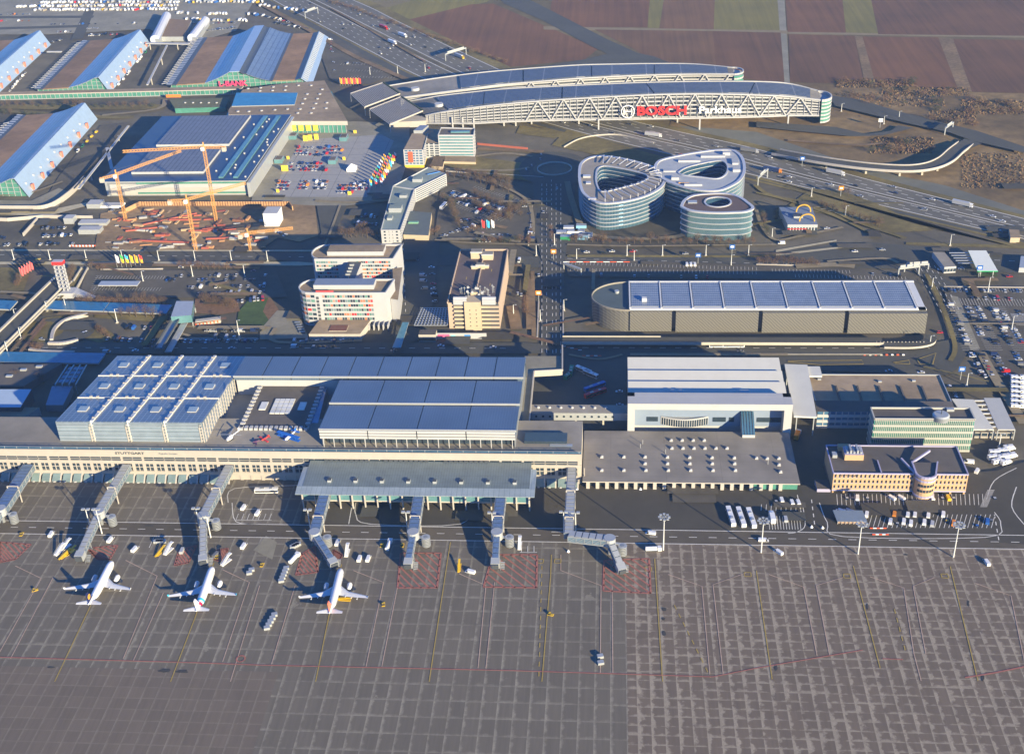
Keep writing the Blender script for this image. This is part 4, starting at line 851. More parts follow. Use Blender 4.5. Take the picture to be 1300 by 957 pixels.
# ================================================================ LANDSIDE BUILDINGS
# ---- parking garage with solar roof and woven mesh facade
Gr = thing('parking_garage', 'long parking garage with rows of solar panels and grey woven mesh facade', 'parking garage')
gz = 16.5; gy0 = G(1000, 394, gz)[1]; gy1 = G(1000, 358, gz)[1]; gx1 = G(1177, 395, gz)[0]; gx0 = G(792, 391, gz)[0]
mesh_m = bpy.data.materials.new('woven_mesh'); mesh_m.use_nodes = True; nt = mesh_m.node_tree; b = nt.nodes['Principled BSDF']; b.inputs['Roughness'].default_value = .6; b.inputs['Metallic'].default_value = .2
geo = nn(nt, 'ShaderNodeNewGeometry'); wv = nn(nt, 'ShaderNodeTexWave'); wv.inputs['Scale'].default_value = .28; wv.inputs['Distortion'].default_value = 2.2; wv.inputs['Detail'].default_value = 1; wv.bands_direction = 'DIAGONAL'
nt.links.new(geo.outputs['Position'], wv.inputs[0]); mx = nn(nt, 'ShaderNodeMix', data_type='RGBA'); mx.inputs[6].default_value = (.105, .10, .088, 1); mx.inputs[7].default_value = (.185, .178, .155, 1); nt.links.new(wv.outputs['Fac'], mx.inputs[0]); nt.links.new(mx.outputs[2], b.inputs['Base Color'])
solar = stripes('solar_panel', (0.11, 0.155, 0.235), (0.50, 0.52, 0.52), 2.6, 0.22, (0, 1, 0), 0.35, 0.15, 1.3, 0.06, (1, 0, 0))
rad = (gy1 - gy0) / 2; cyg = (gy0 + gy1) / 2
arc = [(gx0 + 4 - (rad * 1.25) * math.cos(t), cyg - rad * math.sin(t)) for t in [-math.pi / 2 + math.pi * i / 24 for i in range(25)]]
sg = [G(x, 420, 0)[0] for x in (858, 964, 1075)]
g = M(); g.prism([(gx0 + 4, gy1), *arc[1:-1], (gx0 + 4, gy0)], .5, gz - .4, mesh_m, mat('dark_green_roof', (0.075, 0.10, 0.105), .8, .12, .1)); g.obj('rounded_end', Gr)
ed = M()
for i in range(24): ed.bar((*arc[i], gz), (*arc[i + 1], gz), .6, 1.2, kerbm if False else mat('tan_coping', (0.24, .22, .18), .7, .05))
ed.obj('coping', Gr)
g = M(); g.box(gx0 + 4, gy0 + 1.6, 2.5, gx1 - .5, gy1 - .3, gz - .4, mat('garage_core', (0.12, 0.12, 0.12), .8, .1), lsteel); g.obj('deck', Gr)
xx = [gx0 + 4, *[G(x, 393, gz)[0] for x in (853, 858, 963, 968, 1072, 1077)], gx1]
for i in range(0, 8, 2):
    s = M(); a_, b_ = xx[i], xx[i + 1]; s.prism([(a_, gy0 - .8 * (i // 2) - 1), (b_, gy0 - .8 * (i // 2) - 1), (b_, gy0 + 1.5), (a_, gy0 + 1.5)], 1.2, gz - .5, mesh_m); s.obj('mesh_wall', Gr)
s = M(); s.box(gx1 - .45, gy0, 4, gx1, gy1, gz - .5, mesh_m); s.obj('mesh_wall', Gr)
for z in (0.2,):
    s = M(); s.box(gx0, gy0 + 3, 0, gx1 - 3, gy1 - 2, 2.5, glass); s.obj('ground_floor', Gr)
n = 9
for i in range(n):
    t0, t1 = i / n, (i + 1) / n; a_, b_ = lerp((gx0 + 4,), (gx1 - 6,), t0)[0], lerp((gx0 + 4,), (gx1 - 6,), t1)[0]
    s = M(); s.box(a_ + 1.0, gy0 + 4, gz + .1, b_ - 1.0, gy1 - 2, gz + .9, lsteel, solar); s.obj('solar_array', Gr)
ed = M(); wt = mat('white_beam', (.6, .6, .58), .5, .05)
for i in range(n + 1): x = gx0 + 4 + (gx1 - 6 - gx0 - 4) * i / n; ed.bar((x, gy0 + 1, gz + .5), (x, gy1 - .5, gz + .5), .9, 1.5, wt)
ed.bar((gx0 + 4, gy1 - .8, gz + .5), (gx1, gy1 - .8, gz + .5), 1.6, 1.2, wt); ed.bar((gx0 + 4, gy0 + 1.8, gz + .3), (gx1, gy0 + 1.8, gz + .3), 3.0, 1.0, wt); ed.box(gx1 - 5, gy0 + .3, gz - .3, gx1 - .4, gy1 - .4, gz + .8, wt); ed.obj('roof_beam', Gr)
s = M(); X, Y = G(818, 383, gz); s.box(X - 1.6, Y - 1.6, gz, X + 1.6, Y + 1.6, gz + 3, wt); s.obj('stair_head', Gr); s = M(); X, Y = G(783, 371, gz); s.cyl((X, Y, gz - .4), (X, Y, gz + 1.2), 1.6, 1.6, 12, lsteel); s.obj('roof_fan', Gr)
El = thing('elevated_road', 'long elevated road with pale parapets running in front of the parking garage', 'elevated road'); g = M(); z = 4
ya = G(900, 436, z)[1]; yb = G(900, 428, z)[1]; xa = G(714, 432, z)[0]
g.box(xa, ya, z - 1.2, gx1 - 30, yb, z, m_conc, m_road); g.obj('deck', El)
for y, xe in ((ya, gx1 - 30), (yb - .1, gx0 + 24)): s = M(); s.box(xa, y, z + .02, xe, y + .35, z + .8, m_conc); s.obj('parapet', El)
x = xa + 6
while x < gx1 - 34: s = M(); s.bar((x, (ya + yb) / 2, 0), (x, (ya + yb) / 2, z - 1.2), .9, .9, m_conc); s.obj('pillar', El); x += 15
s = M(); pts = smooth_line([(gx1 - 30, ya), (gx1 - 12, ya), (gx1 - 1, ya + 4), (gx1 + 2, ya + 12)], 5)
A_, B_ = strip_pts(pts, 7)
s.prism(A_ + B_[::-1], z - 1.6, z - .2, cream2, m_road); s.obj('curved_deck', El)
for i in range(14): s = M(); p_ = G(1112 + i * 4.6, 441, 0); s.bar((p_[0], p_[1], 0), (p_[0], p_[1], 4.4), .5, .5, cream2); s.obj('pillar', El)
# ---- hotel with coloured window panels
Ho = thing('hotel', 'white hotel of two parallel slabs with rows of red, orange and green windows', 'hotel')
cols = [glass, glass, mat('grey_panel_glass', (.16, .22, .24), .2, .05), mat('red_panel', (.5, .03, .03), .4, .05), mat('orange_panel', (.42, .16, .08), .5, .05), mat('salmon_panel', (.42, .24, .17), .5, .05), mat('green_panel', (.11, .25, .2), .4, .05), mat('grey_panel_glass', (.22, .28, .3), .2, .05), glass, mat('teal_panel', (.1, .19, .18), .3, .05), glass]
hy = G(440, 414)[1]; hz = zat(hy, 440, 372)
hwhite = mat('hotel_white', (.39, .395, .41), .6, .04)
def hotel_slab(front, z0, ztop, floors, par, curve_pts, xs0, xs1, depth, blank):
    out = curve_pts
    g = M(); g.prism(out, z0, ztop - .8, hwhite, brownroof); g.obj('wall', par)
    p = M()
    for i in range(len(out)): p.bar((*out[i], ztop - .2), (*out[(i + 1) % len(out)], ztop - .2), .8, 1.4, hwhite)
    p.obj('parapet', par)
    h = (ztop - 1.6 - z0) / floors
    def run(A, B, n):
        l = math.dist(A, B); dx, dy = (B[0] - A[0]) / l, (B[1] - A[1]) / l; nx, ny = dy, -dx
        for f in range(floors):
            w_ = M(); zb = z0 + f * h + h * .42
            for k in range(n):
                s0, s1 = l * (k + .08) / n, l * (k + .92) / n
                w_.prism([(A[0] + dx * s_ + nx * d, A[1] + dy * s_ + ny * d) for s_, d in ((s0, 0.01), (s1, 0.01), (s1, .09), (s0, .09))], zb, zb + h * .56, R.choice(cols) if par is not None else glass)
            w_.obj('window_row', par)
    return run
fx0, fx1 = G(399, 372, hz)[0], G(491, 372, hz)[0]
dep = G(440, 355, hz)[1] - G(440, 372, hz)[1]
cur = [(fx0, hy), (fx1, hy), (fx1 + 1.5, hy + dep)] + [(fx0 + 1 - 10.5 * math.sin(t), hy + dep / 2 + dep / 2 * math.cos(t)) for t in [math.pi * i / 10 for i in range(1, 10)]]
cur = [(fx0, hy), (fx1 - 1, hy), (fx1 + 2, hy + dep), (fx0 - 3, hy + dep)] + [(fx0 - 3 - 9.5 * math.sin(t), hy + dep / 2 + (dep / 2) * math.cos(t)) for t in [math.pi * i / 9 for i in range(1, 9)]]
run = hotel_slab(1, 0, hz, 7, Ho, cur, 0, 0, 0, 0)
run((fx0 + 5, hy), (fx1 - 10, hy), 20); run((fx1 - 9.9 + 20 * 0, hy), (fx1 - 9.8, hy), 1) if False else None
cl = cur[4:]; pl = [(fx0 - 3, hy + dep)] + cl + [(fx0, hy)]
for i in range(3, len(pl) - 1): run(pl[i], pl[i + 1], 2)
ry = hy + 47; rz_ = hz - 1; rfy = zat  # rear slab
ry = G(440, 329, rz_)[1]; rx0, rx1 = G(399, 329, rz_)[0], G(499, 328, rz_)[0]; rdep = G(440, 311, rz_)[1] - ry
cr = [(rx0, ry), (rx1, ry), (rx1 + 3, ry + rdep), (rx0 + 6, ry + rdep)] + [(rx0 + 5 - 9 * math.sin(t), ry + rdep / 2 + rdep / 2 * math.cos(t)) for t in [math.pi * i / 9 for i in range(1, 9)]]
run = hotel_slab(1, 0, rz_, 8, Ho, cr, 0, 0, 0, 0); run((rx0 + 1, ry), (G(428, 329, rz_)[0], ry), 9); run((G(452, 329, rz_)[0], ry), (rx1 - 2, ry), 15)
cx0, cx1 = G(430, 360, hz)[0], G(440, 360, hz)[0]; g = M(); g.box(cx0 - 1, hy + dep - .1, 0, cx1 + 3, ry + .1, hz - 3, hwhite, dsteel); g.obj('connecting_wing', Ho)
for i in range(6): s = M(); yy_ = hy + dep + 2 + i * (ry - hy - dep - 4) / 6; s.box(cx0 + 1, yy_, hz - 3, cx0 + 4, yy_ + 1.6, hz - 1.6, lsteel, dsteel); s.obj('roof_unit', Ho)
for (xa, xb, y0_, d_, zz, m_) in ((fx0 - 2, fx1 - 10, hy + dep * .35, dep * .5, hz, steel), (rx0 + 8, rx1 - 8, ry + rdep * .3, rdep * .5, rz_, brownroof)):
    g = M(); g.box(xa, y0_, zz - 1, xb, y0_ + d_, zz + 2.4, hwhite, m_); g.obj('roof_plant', Ho)
s = M(); s.bar((fx0 + 1, hy + .8, hz + .8), (fx0 + 13, hy + .8, hz + .8), .3, 1.2, mat('red_sign', (.6, .06, .05), .5, .02)); s.obj('roof_sign', Ho)
s = M(); 
for k in range(8): s.box(fx0 + .8, hy - .12, 2 + k * (hz - 4) / 8, fx0 + 2.6, hy - .01, 1.2 + (k + 1) * (hz - 4) / 8, dsteel)
s.obj('stair_window', Ho)
g = M(); a_, b_ = G(392, 424, 5), G(457, 424, 5); g.prism([a_, b_, (b_[0] + 4, hy - .1), (a_[0] + 3, hy - .1)], 0, 5, cream2, brownroof); X, Y = G(430, 417, 5); g.box(X - 6, Y - 4, 5.01, X + 6, Y + 4, 5.4, cream2, mat('rust_deck', (.16, .07, .05), .8, .1)); g.obj('podium', Ho)
g = M(); q = [G(491, 356, 24), (fx1 + 9, hy + dep + 6), (rx1 + 5, ry), (rx1, ry)]; g.prism([(fx1 + .5, hy + 8), (fx1 + 6, hy + 6), (rx1 + 6, ry + 2), (rx1 - 1, ry - .1), (fx1 + 1, hy + dep)], 0, 17, hwhite, brownroof); g.obj('east_wing', Ho)
for i in range(6): s = M(); X = G(462 + i * 6, 420)[0]; s.box(X, hy - 6, 0, X + .6, hy - .2, 4.2, hwhite); s.obj('porch_frame', Ho)
for i in range(5): s = M(); p0 = G(374 + i * 1.5, 412 + i * 3); s.box(p0[0], p0[1], 0, p0[0] + 4, p0[1] + 1.2, 1.6, dsteel, lsteel); s.obj('bike_rack', Ho)
# ---- tan multi-storey with stair towers
Tw = thing('tan_car_park_tower', 'tall tan multi-storey car park with dark roof deck and antenna cluster', 'car park building')
ty = G(605, 418)[1]; tz = zat(ty, 606, 384); tan = mat('tan_render', (.44, .36, .25), .75, .06); peach = mat('peach_concrete', (.42, .32, .24), .8, .07)
a_, b_, c_, d_ = G(569, 380, tz), G(633, 385, tz), G(644, 318, tz), G(584, 316, tz)
tx0, tx1 = a_[0], b_[0]; tyb = (c_[1] + d_[1]) / 2
g = M(); g.box(tx0, ty + 1, 0, tx1, tyb, tz - .8, peach, mat('dark_deck', (.11, .085, .08), .85, .15, .1, stain=.2)); g.obj('wall', Tw)
g = M(); cc = (tx0 + tx1) / 2 + .5
for A, B in (((tx0, ty), (tx0, tyb)), ((tx1, ty), (tx1, tyb)), ((tx0, tyb), (tx1, tyb)), ((cc, ty + 6), (cc, tyb))): g.bar((*A, tz - .3), (*B, tz - .3), .6, 1.4, peach)
g.obj('parapet', Tw)
t0, t1 = G(589, 385, tz)[0], G(610, 385, tz)[0]
g = M(); g.box(t0, ty - 1.5, 0, t1, ty + 8, tz + 1, tan); g.obj('stair_tower', Tw)
for i in range(5):
    for k in (.3, .68): s = M(); x = t0 + (t1 - t0) * k; s.box(x, ty - 1.6, 3 + i * 3, x + .7, ty - 1.45, 3.8 + i * 3, dsteel); s.obj('small_window', Tw)
for (xa, xb) in ((tx0 + 4, t0 - .1), (t1 + .1, tx1 - 6), (tx1 - 6, tx1 - .2)):
    for i in range(6):
        s = M(); zb = 1 + i * (tz - 2) / 6; s.box(xa, ty - .4, zb, xb, ty + .9, zb + 1.4, peach if xb > tx1 - 1 else tan); s.obj('parapet_band', Tw)
    s = M(); s.box(xa, ty + .6, 0, xb, ty + .95, tz - 1, dsteel); s.obj('open_deck', Tw)
for xa in (tx0 + 4, t1 + 1): s = M(); s.box(xa, ty - .5, tz - 1.5, xa + 9, ty + 4, tz + 2, hwhite); s.cyl((xa, ty + 1.5, tz + 2), (xa + 9, ty + 1.5, tz + 2), 1.5, 1.5, 10, hwhite); s.obj('roof_cabin', Tw)
s = M(); s.box(cc - 3, ty + 9, tz - 1, cc + 3, ty + 14, tz + 3, tan, greyroof); s.obj('lift_room', Tw)
r2 = random.Random(3)
for i in range(22):
    x = cc + r2.uniform(-11, 13); y = ty + r2.uniform(5, 17); h = r2.uniform(2, 6); s = M(); s.bar((x, y, tz - .8), (x, y, tz + h), .25, .25, lsteel)
    if i % 3 == 0: s.cyl((x, y - .2, tz + h * .7), (x, y - .6, tz + h * .7), .9, .9, 8, hwhite)
    s.bar((x - .6, y, tz + h * .8), (x + .6, y, tz + h * .8), .15, .5, lsteel); s.obj('antenna', Tw)
for (px, py, w1, d1, h1) in ((605, 318, 8, 6, 4.5), (619, 321, 8, 6, 3.5), (610, 335, 6, 4, 2.5), (603, 337, 5, 3, 1.5), (617, 336, 4, 3, 1.5)):
    X, Y = G(px, py, tz + h1); s = M(); s.box(X - w1 / 2, Y - d1 / 2, tz - 1, X + w1 / 2, Y + d1 / 2, tz + h1, tan, greyroof)
    s.box(X - w1 / 2 - .3, Y - d1 / 2 - .3, tz + h1 - .5, X + w1 / 2 + .3, Y - d1 / 2, tz + h1 + .4, hwhite); s.obj('stair_head', Tw)
for k, (px, py) in enumerate(((592, 352), (622, 360), (624, 342))): X, Y = G(px, py, tz); s = M(); s.box(X - .3, Y - 2, tz - .79, X + .3, Y + 2, tz - .77, m_yel); s.obj('painted_arrow', Tw)
Bn = thing('printed_banner_wall', 'long white wall banner with pink and blue print below the tan tower', 'banner'); a_, b_ = G(554, 430), G(618, 429)
s = M(); s.box(a_[0], a_[1], 0, b_[0], a_[1] + .5, 4.2, hwhite); s.obj('wall', Bn); s = M(); s.box(a_[0] + 1, a_[1] - .08, 1.2, a_[0] + 9, a_[1] - .02, 3.6, mat('pink_print', (.6, .12, .25), .6, .3, .8)); s.box(a_[0] + 10, a_[1] - .08, 1.6, a_[0] + 13, a_[1] - .02, 2.8, mat('cyan_print', (.2, .5, .6), .6, .2, .8)); s.box(a_[0] + 19, a_[1] - .08, 1.2, a_[0] + 23, a_[1] - .02, 3.2, mat('blue_print', (.05, .2, .5), .6, .2, .8)); s.obj('print', Bn)
Hu = thing('brick_kiosk', 'small tan and brown kiosk block left of the printed banner wall', 'kiosk'); a_, b_ = G(532, 434), G(554, 434); s = M(); s.box(a_[0], a_[1], 0, b_[0] - .2, a_[1] + 7, 5.5, cream2, darkroof); s.obj('wall', Hu); s = M(); s.box(a_[0] - .05, a_[1] - .1, .8, b_[0] - .25, a_[1] - .02, 3, mat('brown_panel', (.15, .08, .05), .7, .1)); s.obj('brown_panel', Hu)
# glass roofed walkway
Gw = thing('glass_walkway_roof', 'long green glass walkway roof sloping beside the hotel', 'walkway roof'); z = 5; g = M(); g.prism([G(511, 409, z), G(519, 409, z), G(509, 441, z), G(498, 441, z)], z - .6, z, lsteel, tealg); g.obj('roof', Gw)
for i in range(5): a_ = lerp(G(512, 410, z), G(499, 440, z), i / 4); s = M(); s.bar((*a_, 0), (*a_, z - .6), .35, .35, lsteel); s.obj('post', Gw)
# bike / trolley shelters: checker pattern
Ck = thing('pergola_grid', 'white lattice pergola grid on the dark yard left of the tan tower', 'pergola'); 
for i in range(9):
    a_ = lerp(G(536, 391, 3), G(526, 413, 3), i / 8); b_ = lerp(G(570, 391, 3), G(568, 413, 3), i / 8); s = M(); s.bar((*a_, 3), (*b_, 3), .8, .25, lsteel); s.obj('beam', Ck)
for i in range(11):
    a_ = lerp(G(536, 391, 3), G(570, 391, 3), i / 10); b_ = lerp(G(526, 413, 3), G(568, 413, 3), i / 10); s = M(); s.bar((*a_, 3.3), (*b_, 3.3), .6, .25, lsteel); s.obj('beam', Ck)
for i in range(2): s = M(); a_ = G(534 + 30 * i, 395); s.bar((*a_, 0), (*a_, 3), .4, .4, lsteel); a_ = G(528 + 38 * i, 412); s.bar((*a_, 0), (*a_, 3), .4, .4, lsteel); s.obj('post', Ck)
# ---- bent slab office
Sl = thing('bent_office_slab', 'bent white office slab with pale green roof beside the hotel car park', 'office building'); sy = G(496, 309)[1]; sz = zat(sy, 496, 292); zz = sz
gr_roof = mat('pale_green_roof', (.22, .27, .25), .8, .12, .1, stain=.15)
A1 = [G(483.5, 292, zz), G(508, 292, zz), G(526, 240, zz), G(499, 236, zz)]; B1 = [G(499, 236, zz), G(526, 240.5, zz), G(566, 221, zz), G(543, 212.5, zz)]
for q in (A1, B1):
    g = M(); g.prism(q, 0, zz - .7, hwhite, gr_roof)
    for i in range(4): g.bar((*q[i], zz - .3), (*q[(i + 1) % 4], zz - .3), .5, .9, hwhite)
    if q is A1: facade(Sl, g, q[0], q[1], 0, zz, 4, hwhite, glass, .5, 4, 2.4, .3, ends=2, top=.8); facade(Sl, g, q[1], q[2], 0, zz, 5, hwhite, glass, .55, 18, 1.1, .3, top=.8)
    else: facade(Sl, g, q[1], q[2], 0, zz, 6, hwhite, glass, .55, 0, .8, .5, top=.8, ends=.8); facade(Sl, g, q[2], q[3], 0, zz, 5, hwhite, glass, .6, 4, .8, .3)
    g.obj('wall', Sl)
for (px, py, a_, b_, h_) in ((502, 262, 5, 4, 3), (530, 226, 4, 3, 2), (512, 247, 3, 2, 1.5), (495, 275, 2, 3, 1.2)): X, Y = G(px, py, zz + h_); s = M(); s.box(X - a_, Y - b_, zz - .8, X + a_, Y + b_, zz + h_, lsteel, gr_roof); s.obj('roof_unit', Sl)
s = M(); X, Y = G(551, 219, zz); s.bar((X - 5, Y - 5, zz + .2), (X + 5, Y + 1, zz + .2), 1, .4, mat('blue_tarp', (.08, .25, .6), .5, .1)); s.obj('blue_strip', Sl)
An = thing('entrance_annex', 'low dark flat roofed annex east of the bent office slab', 'annex'); s = M(); s.prism([G(520, 268, 5), G(548, 270, 5), G(544, 299, 5), G(512, 298, 5)], 0, 5, tan, mat('annex_roof', (.11, .13, .13), .8, .1)); s.obj('wall', An); X, Y = G(525, 283, 5); s = M(); s.box(X - 4, Y - 1.5, 5, X + 4, Y + 1.5, 5.8, mat('green_skylight', (.2, .4, .25), .3, .05)); s.obj('skylight', An)
# ---- white office/hotel complex below the motorway bridge
Mv = thing('white_office_complex', 'white office complex with yellow ground floor and a red banner near the flag rows', 'office building')
m1y = G(527, 213)[1]; m1z = zat(m1y, 527, 190); q1 = [G(512, 190, m1z), G(537, 190, m1z), G(543, 169, m1z), G(523, 169, m1z)]
g = M(); g.prism(q1, 2.5, m1z - .5, hwhite, brownroof); facade(Mv, g, q1[0], q1[1], 2.5, m1z, 6, hwhite, blueg, .45, 5, .9, .3, ends=1, top=.6); facade(Mv, g, q1[1], q1[2], 2.5, m1z, 6, hwhite, glass, .5, 7, .9, .3, ends=.5, top=.6); g.obj('wall', Mv)
s = M(); X = q1[0][0] + (q1[1][0] - q1[0][0]) * .22; s.box(X, q1[0][1] - .7, m1z * .3, X + 4.2, q1[0][1] - .45, m1z * .88, mat('red_banner', (.6, .10, .04), .6, .25, .8)); s.obj('red_banner', Mv)
s = M(); s.prism([(a[0], a[1]) for a in q1], 0, 2.45, mat('yellow_front', (.68, .5, .05), .6, .1, .5)); s.obj('yellow_base', Mv)
m2y = G(580, 202)[1]; m2z = zat(m2y, 580, 172); q2 = [G(556, 172, m2z), G(601, 172, m2z), G(602.5, 163.5, m2z), G(560, 162.5, m2z)]
g = M(); g.prism(q2, 0, m2z - .5, hwhite, darkroof); facade(Mv, g, q2[0], q2[1], 2, m2z, 7, hwhite, tealg, .5, 0, .5, .3, ends=.8, top=.9); facade(Mv, g, q2[1], q2[2], 2, m2z, 7, hwhite, glass, .5, 4, .5, .3)
for i in range(4): g.bar((*q2[i], m2z), (*q2[(i + 1) % 4], m2z), .5, 1, hwhite)
g.obj('wall', Mv)
lz = m1z - 2; q3 = [G(538, 182, lz), G(557, 182, lz), G(560, 165, lz), G(540, 163, lz)]; g = M(); g.prism(q3, 0, lz, hwhite, brownroof); facade(Mv, g, q3[0], q3[1], 2, lz, 6, hwhite, glass, .4, 3, 1.2, .4); g.obj('link_block', Mv)
s = M(); s.prism([G(545, 193), G(562, 193), G(562, 197), G(545, 197)], 0, 4, mat('yellow_front', (.68, .5, .05)), darkroof); s.obj('yellow_porch', Mv)
s = M(); X, Y = G(532, 162, m1z + 2); s.prism([(X - 4, Y - 8), (X + 4, Y - 8), (X + 8, Y + 6), (X, Y + 6)], m1z - 4, m1z + 2, lsteel, steel); s.obj('roof_plant', Mv)
s = M(); X, Y = G(585, 168, m2z); s.box(X - 9, Y - 1, m2z - .4, X + 8, Y + 2, m2z + .8, tealg); s.obj('roof_unit', Mv)
for (lab, q) in (('long low tan plinth building below the white office complex', [(567, 197), (604, 199), (604, 206), (562, 205)]), ('brown planted terrace block beside the yellow porch', [(552, 196), (566, 196), (562, 212), (546, 211)])):
    t_ = thing('terrace_block', lab, 'terrace'); s = M(); s.prism([G(*p, 3) for p in q], 0, 3, tan, brownroof if 'long' in lab else mat('planted_roof', (.13, .09, .06), .9, .4, .5)); s.obj('wall', t_)
# ---- ring shaped glass office towers
def ringbuild(name, label, outer, inner, zr, floors, roofm, hang=None):
    t = thing(name, label, 'office building'); out = smooth_line([G(*p, zr) for p in outer] + [G(*outer[0], zr)], 4)[:-1]; inn = smooth_line([G(*p, zr) for p in inner] + [G(*inner[0], zr)], 4)[:-1]
    area = lambda q: sum(q[i][0] * q[(i + 1) % len(q)][1] - q[(i + 1) % len(q)][0] * q[i][1] for i in range(len(q)))
    if area(out) < 0: out = out[::-1]
    if area(inn) < 0: inn = inn[::-1]
    n = 72
    def resample(q):
        cx = sum(p[0] for p in q) / len(q); cy = sum(p[1] for p in q) / len(q); per = [0]
        for i in range(len(q)): per.append(per[-1] + math.dist(q[i], q[(i + 1) % len(q)]))
        res = []
        # start at the westmost point so both rings line up
        s0 = min(range(len(q)), key=lambda i: q[i][0]); 
        for k in range(n):
            s = (per[s0] + per[-1] * k / n) % per[-1]; i = max(j for j in range(len(q)) if per[j] <= s); u = (s - per[i]) / (per[i + 1] - per[i] + 1e-9); res.append(lerp(q[i], q[(i + 1) % len(q)], u))
        return res
    o = resample(out); i_ = resample(inn); h = zr / floors
    def off(q, d):
        r_ = []
        for k in range(n):
            a, b = q[k - 1], q[(k + 1) % n]; l = math.dist(a, b); r_.append((q[k][0] + (b[1] - a[1]) / l * d, q[k][1] - (b[0] - a[0]) / l * d))
        return r_
    g = M(); sh = off(o, -1.0); g.add([(x, y, 0) for x, y in sh] + [(x, y, zr) for x, y in sh], [[k, (k + 1) % n, n + (k + 1) % n, n + k] for k in range(n)], ringglass); g.obj('glass_wall', t)
    g = M(); g.add([(x, y, 0) for x, y in i_] + [(x, y, zr) for x, y in i_], [[(k + 1) % n, k, n + k, n + (k + 1) % n] for k in range(n)], ringglass); g.obj('courtyard_glass', t)
    g = M(); g.add([(x, y, zr) for x, y in off(o, -1)] + [(x, y, zr) for x, y in i_], [[k, (k + 1) % n, n + (k + 1) % n, n + k] for k in range(n)], roofm); g.obj('roof', t)
    def hoop(q, d0, d1, z0, z1, m, nm):
        a, b = off(q, d0), off(q, d1); g = M()
        g.add([(x, y, z0) for x, y in a] + [(x, y, z0) for x, y in b] + [(x, y, z1) for x, y in a] + [(x, y, z1) for x, y in b],
              [f for k in range(n) for f in ([n + k, n + (k + 1) % n, 3 * n + (k + 1) % n, 3 * n + k], [2 * n + k, 3 * n + k, 3 * n + (k + 1) % n, 2 * n + (k + 1) % n], [(k + 1) % n, k, 2 * n + k, 2 * n + (k + 1) % n], [k, (k + 1) % n, n + (k + 1) % n, n + k])], m); return g.obj(nm, t)
    for f in range(1, floors): hoop(o, -1.0, 0.1, f * h - .16, f * h + .2, ringwhite, 'floor_band')
    for f in range(1, floors): hoop(i_, .5, -.02, f * h - .2, f * h + .24, ringwhite, 'courtyard_band')
    hoop(o, -1.8, .5, zr - .5, zr + .7, ringwhite, 'roof_rim'); hoop(i_, 0.0, 1.3, zr - .5, zr + .6, ringwhite, 'courtyard_rim')
    g = M(); oo = off(o, -.96)
    for k in range(n):
        for f in range(3): 
            p_ = lerp(oo[k], oo[(k + 1) % n], f / 3); g.bar((*p_, .1), (*p_, zr - .7), .22, .3, ringmull)
    g.obj('mullion', t)
    return t, off(o, -3.4), off(i_, 2.4), zr
ringglass = glassy('ring_glass', (0.07, 0.16, 0.27), 0.06, .6); ringwhite = mat('white_aluminium', (.48, .48, .49), .3, .03, .1, .15); ringmull = mat('mullion_green', (.16, .26, .28), .4, .05)
ry1 = G(778, 292)[1]; rz1 = zat(ry1, 778, 258)
rroof = mat('ring_roof', (.28, .25, .21), .8, .15, .2); rroof2 = mat('ring_roof_pale', (.36, .38, .4), .7, .12, .15); rroof3 = mat('ring_roof_brown', (.12, .085, .075), .8, .12, .3)
t1_, ro1, ri1, _ = ringbuild('ring_office', 'larger ring shaped glass office with a steel pergola on its roof', [(734.5, 224), (736, 210), (743, 203), (754.6, 199), (770, 198.6), (797, 203), (826, 211), (842, 219), (845, 229), (838, 240), (816, 251), (783.5, 258), (758.5, 258), (741, 247), (736, 236)], [(758.5, 217), (762, 213), (770, 211.7), (793, 215.6), (815, 221), (822, 226), (812, 232), (793, 237.5), (766, 243.5), (760, 238), (757.5, 228)], rz1, 7, rroof)
for k in range(38):
    i = (k * 1.35 + 24); i = int(i) % 72
    if not (24 <= i or i < 0): continue
for k in range(2, 70, 2):
    a_, b_ = ro1[k], min(ri1, key=lambda p: math.dist(p, ro1[k]))
    if k > 4 and a_[0] > G(762, 200, rz1)[0] and math.dist(a_, b_) < 22:
        s = M(); s.bar((*a_, rz1 + 2.6), (*b_, rz1 + 2.6), .7, .5, ringwhite); s.bar((*a_, rz1), (*a_, rz1 + 2.6), .5, .5, ringwhite); s.obj('roof_pergola', t1_)
t2_, ro2, ri2, _ = ringbuild('ring_office', 'pale ring shaped glass office joined behind the larger ring', [(830.6, 216.5), (832, 209), (840, 203), (866, 197), (890, 193), (912, 190.6), (931.5, 191.5), (943, 201), (946, 216.5), (941, 228), (930, 236), (912, 242.5), (883.5, 241.5), (855, 234), (837, 225)], [(862, 219.5), (872, 213.5), (893, 208), (912, 205), (920, 207), (923, 214), (920, 222), (910, 227), (890, 225), (868, 222.5)], rz1 + 1, 7, rroof2)
for (px, py, a_, b_, h_) in ((933, 205, 2.5, 5, 1.5), (935, 216, 3, 2, 2), (880, 234, 7, 1.5, 1.5), (857, 226, 3, 2, 2), (850, 216, 5, 2, 1), (875, 204, 9, 1.2, 1.5), (905, 198, 10, 1.5, 1.5), (922, 195, 3, 2, 2.5), (868, 231, 4, 1, .8)):
    X, Y = G(px, py, rz1 + 2); s = M(); s.box(X - a_, Y - b_, rz1 + .5, X + a_, Y + b_, rz1 + 1 + h_, ringwhite if px != 868 else mat('orange_tarp', (.6, .3, .05)), rroof2); s.obj('roof_unit', t2_)
for (px, py, a_, b_, h_) in ((745, 222, 3, 2, 1.5), (747, 230, 2, 2, 1), (752, 250, 3, 1.5, 1)): X, Y = G(px, py, rz1 + 2); s = M(); s.box(X - a_, Y - b_, rz1 + .1, X + a_, Y + b_, rz1 + h_, ringwhite); s.obj('roof_unit', t1_)
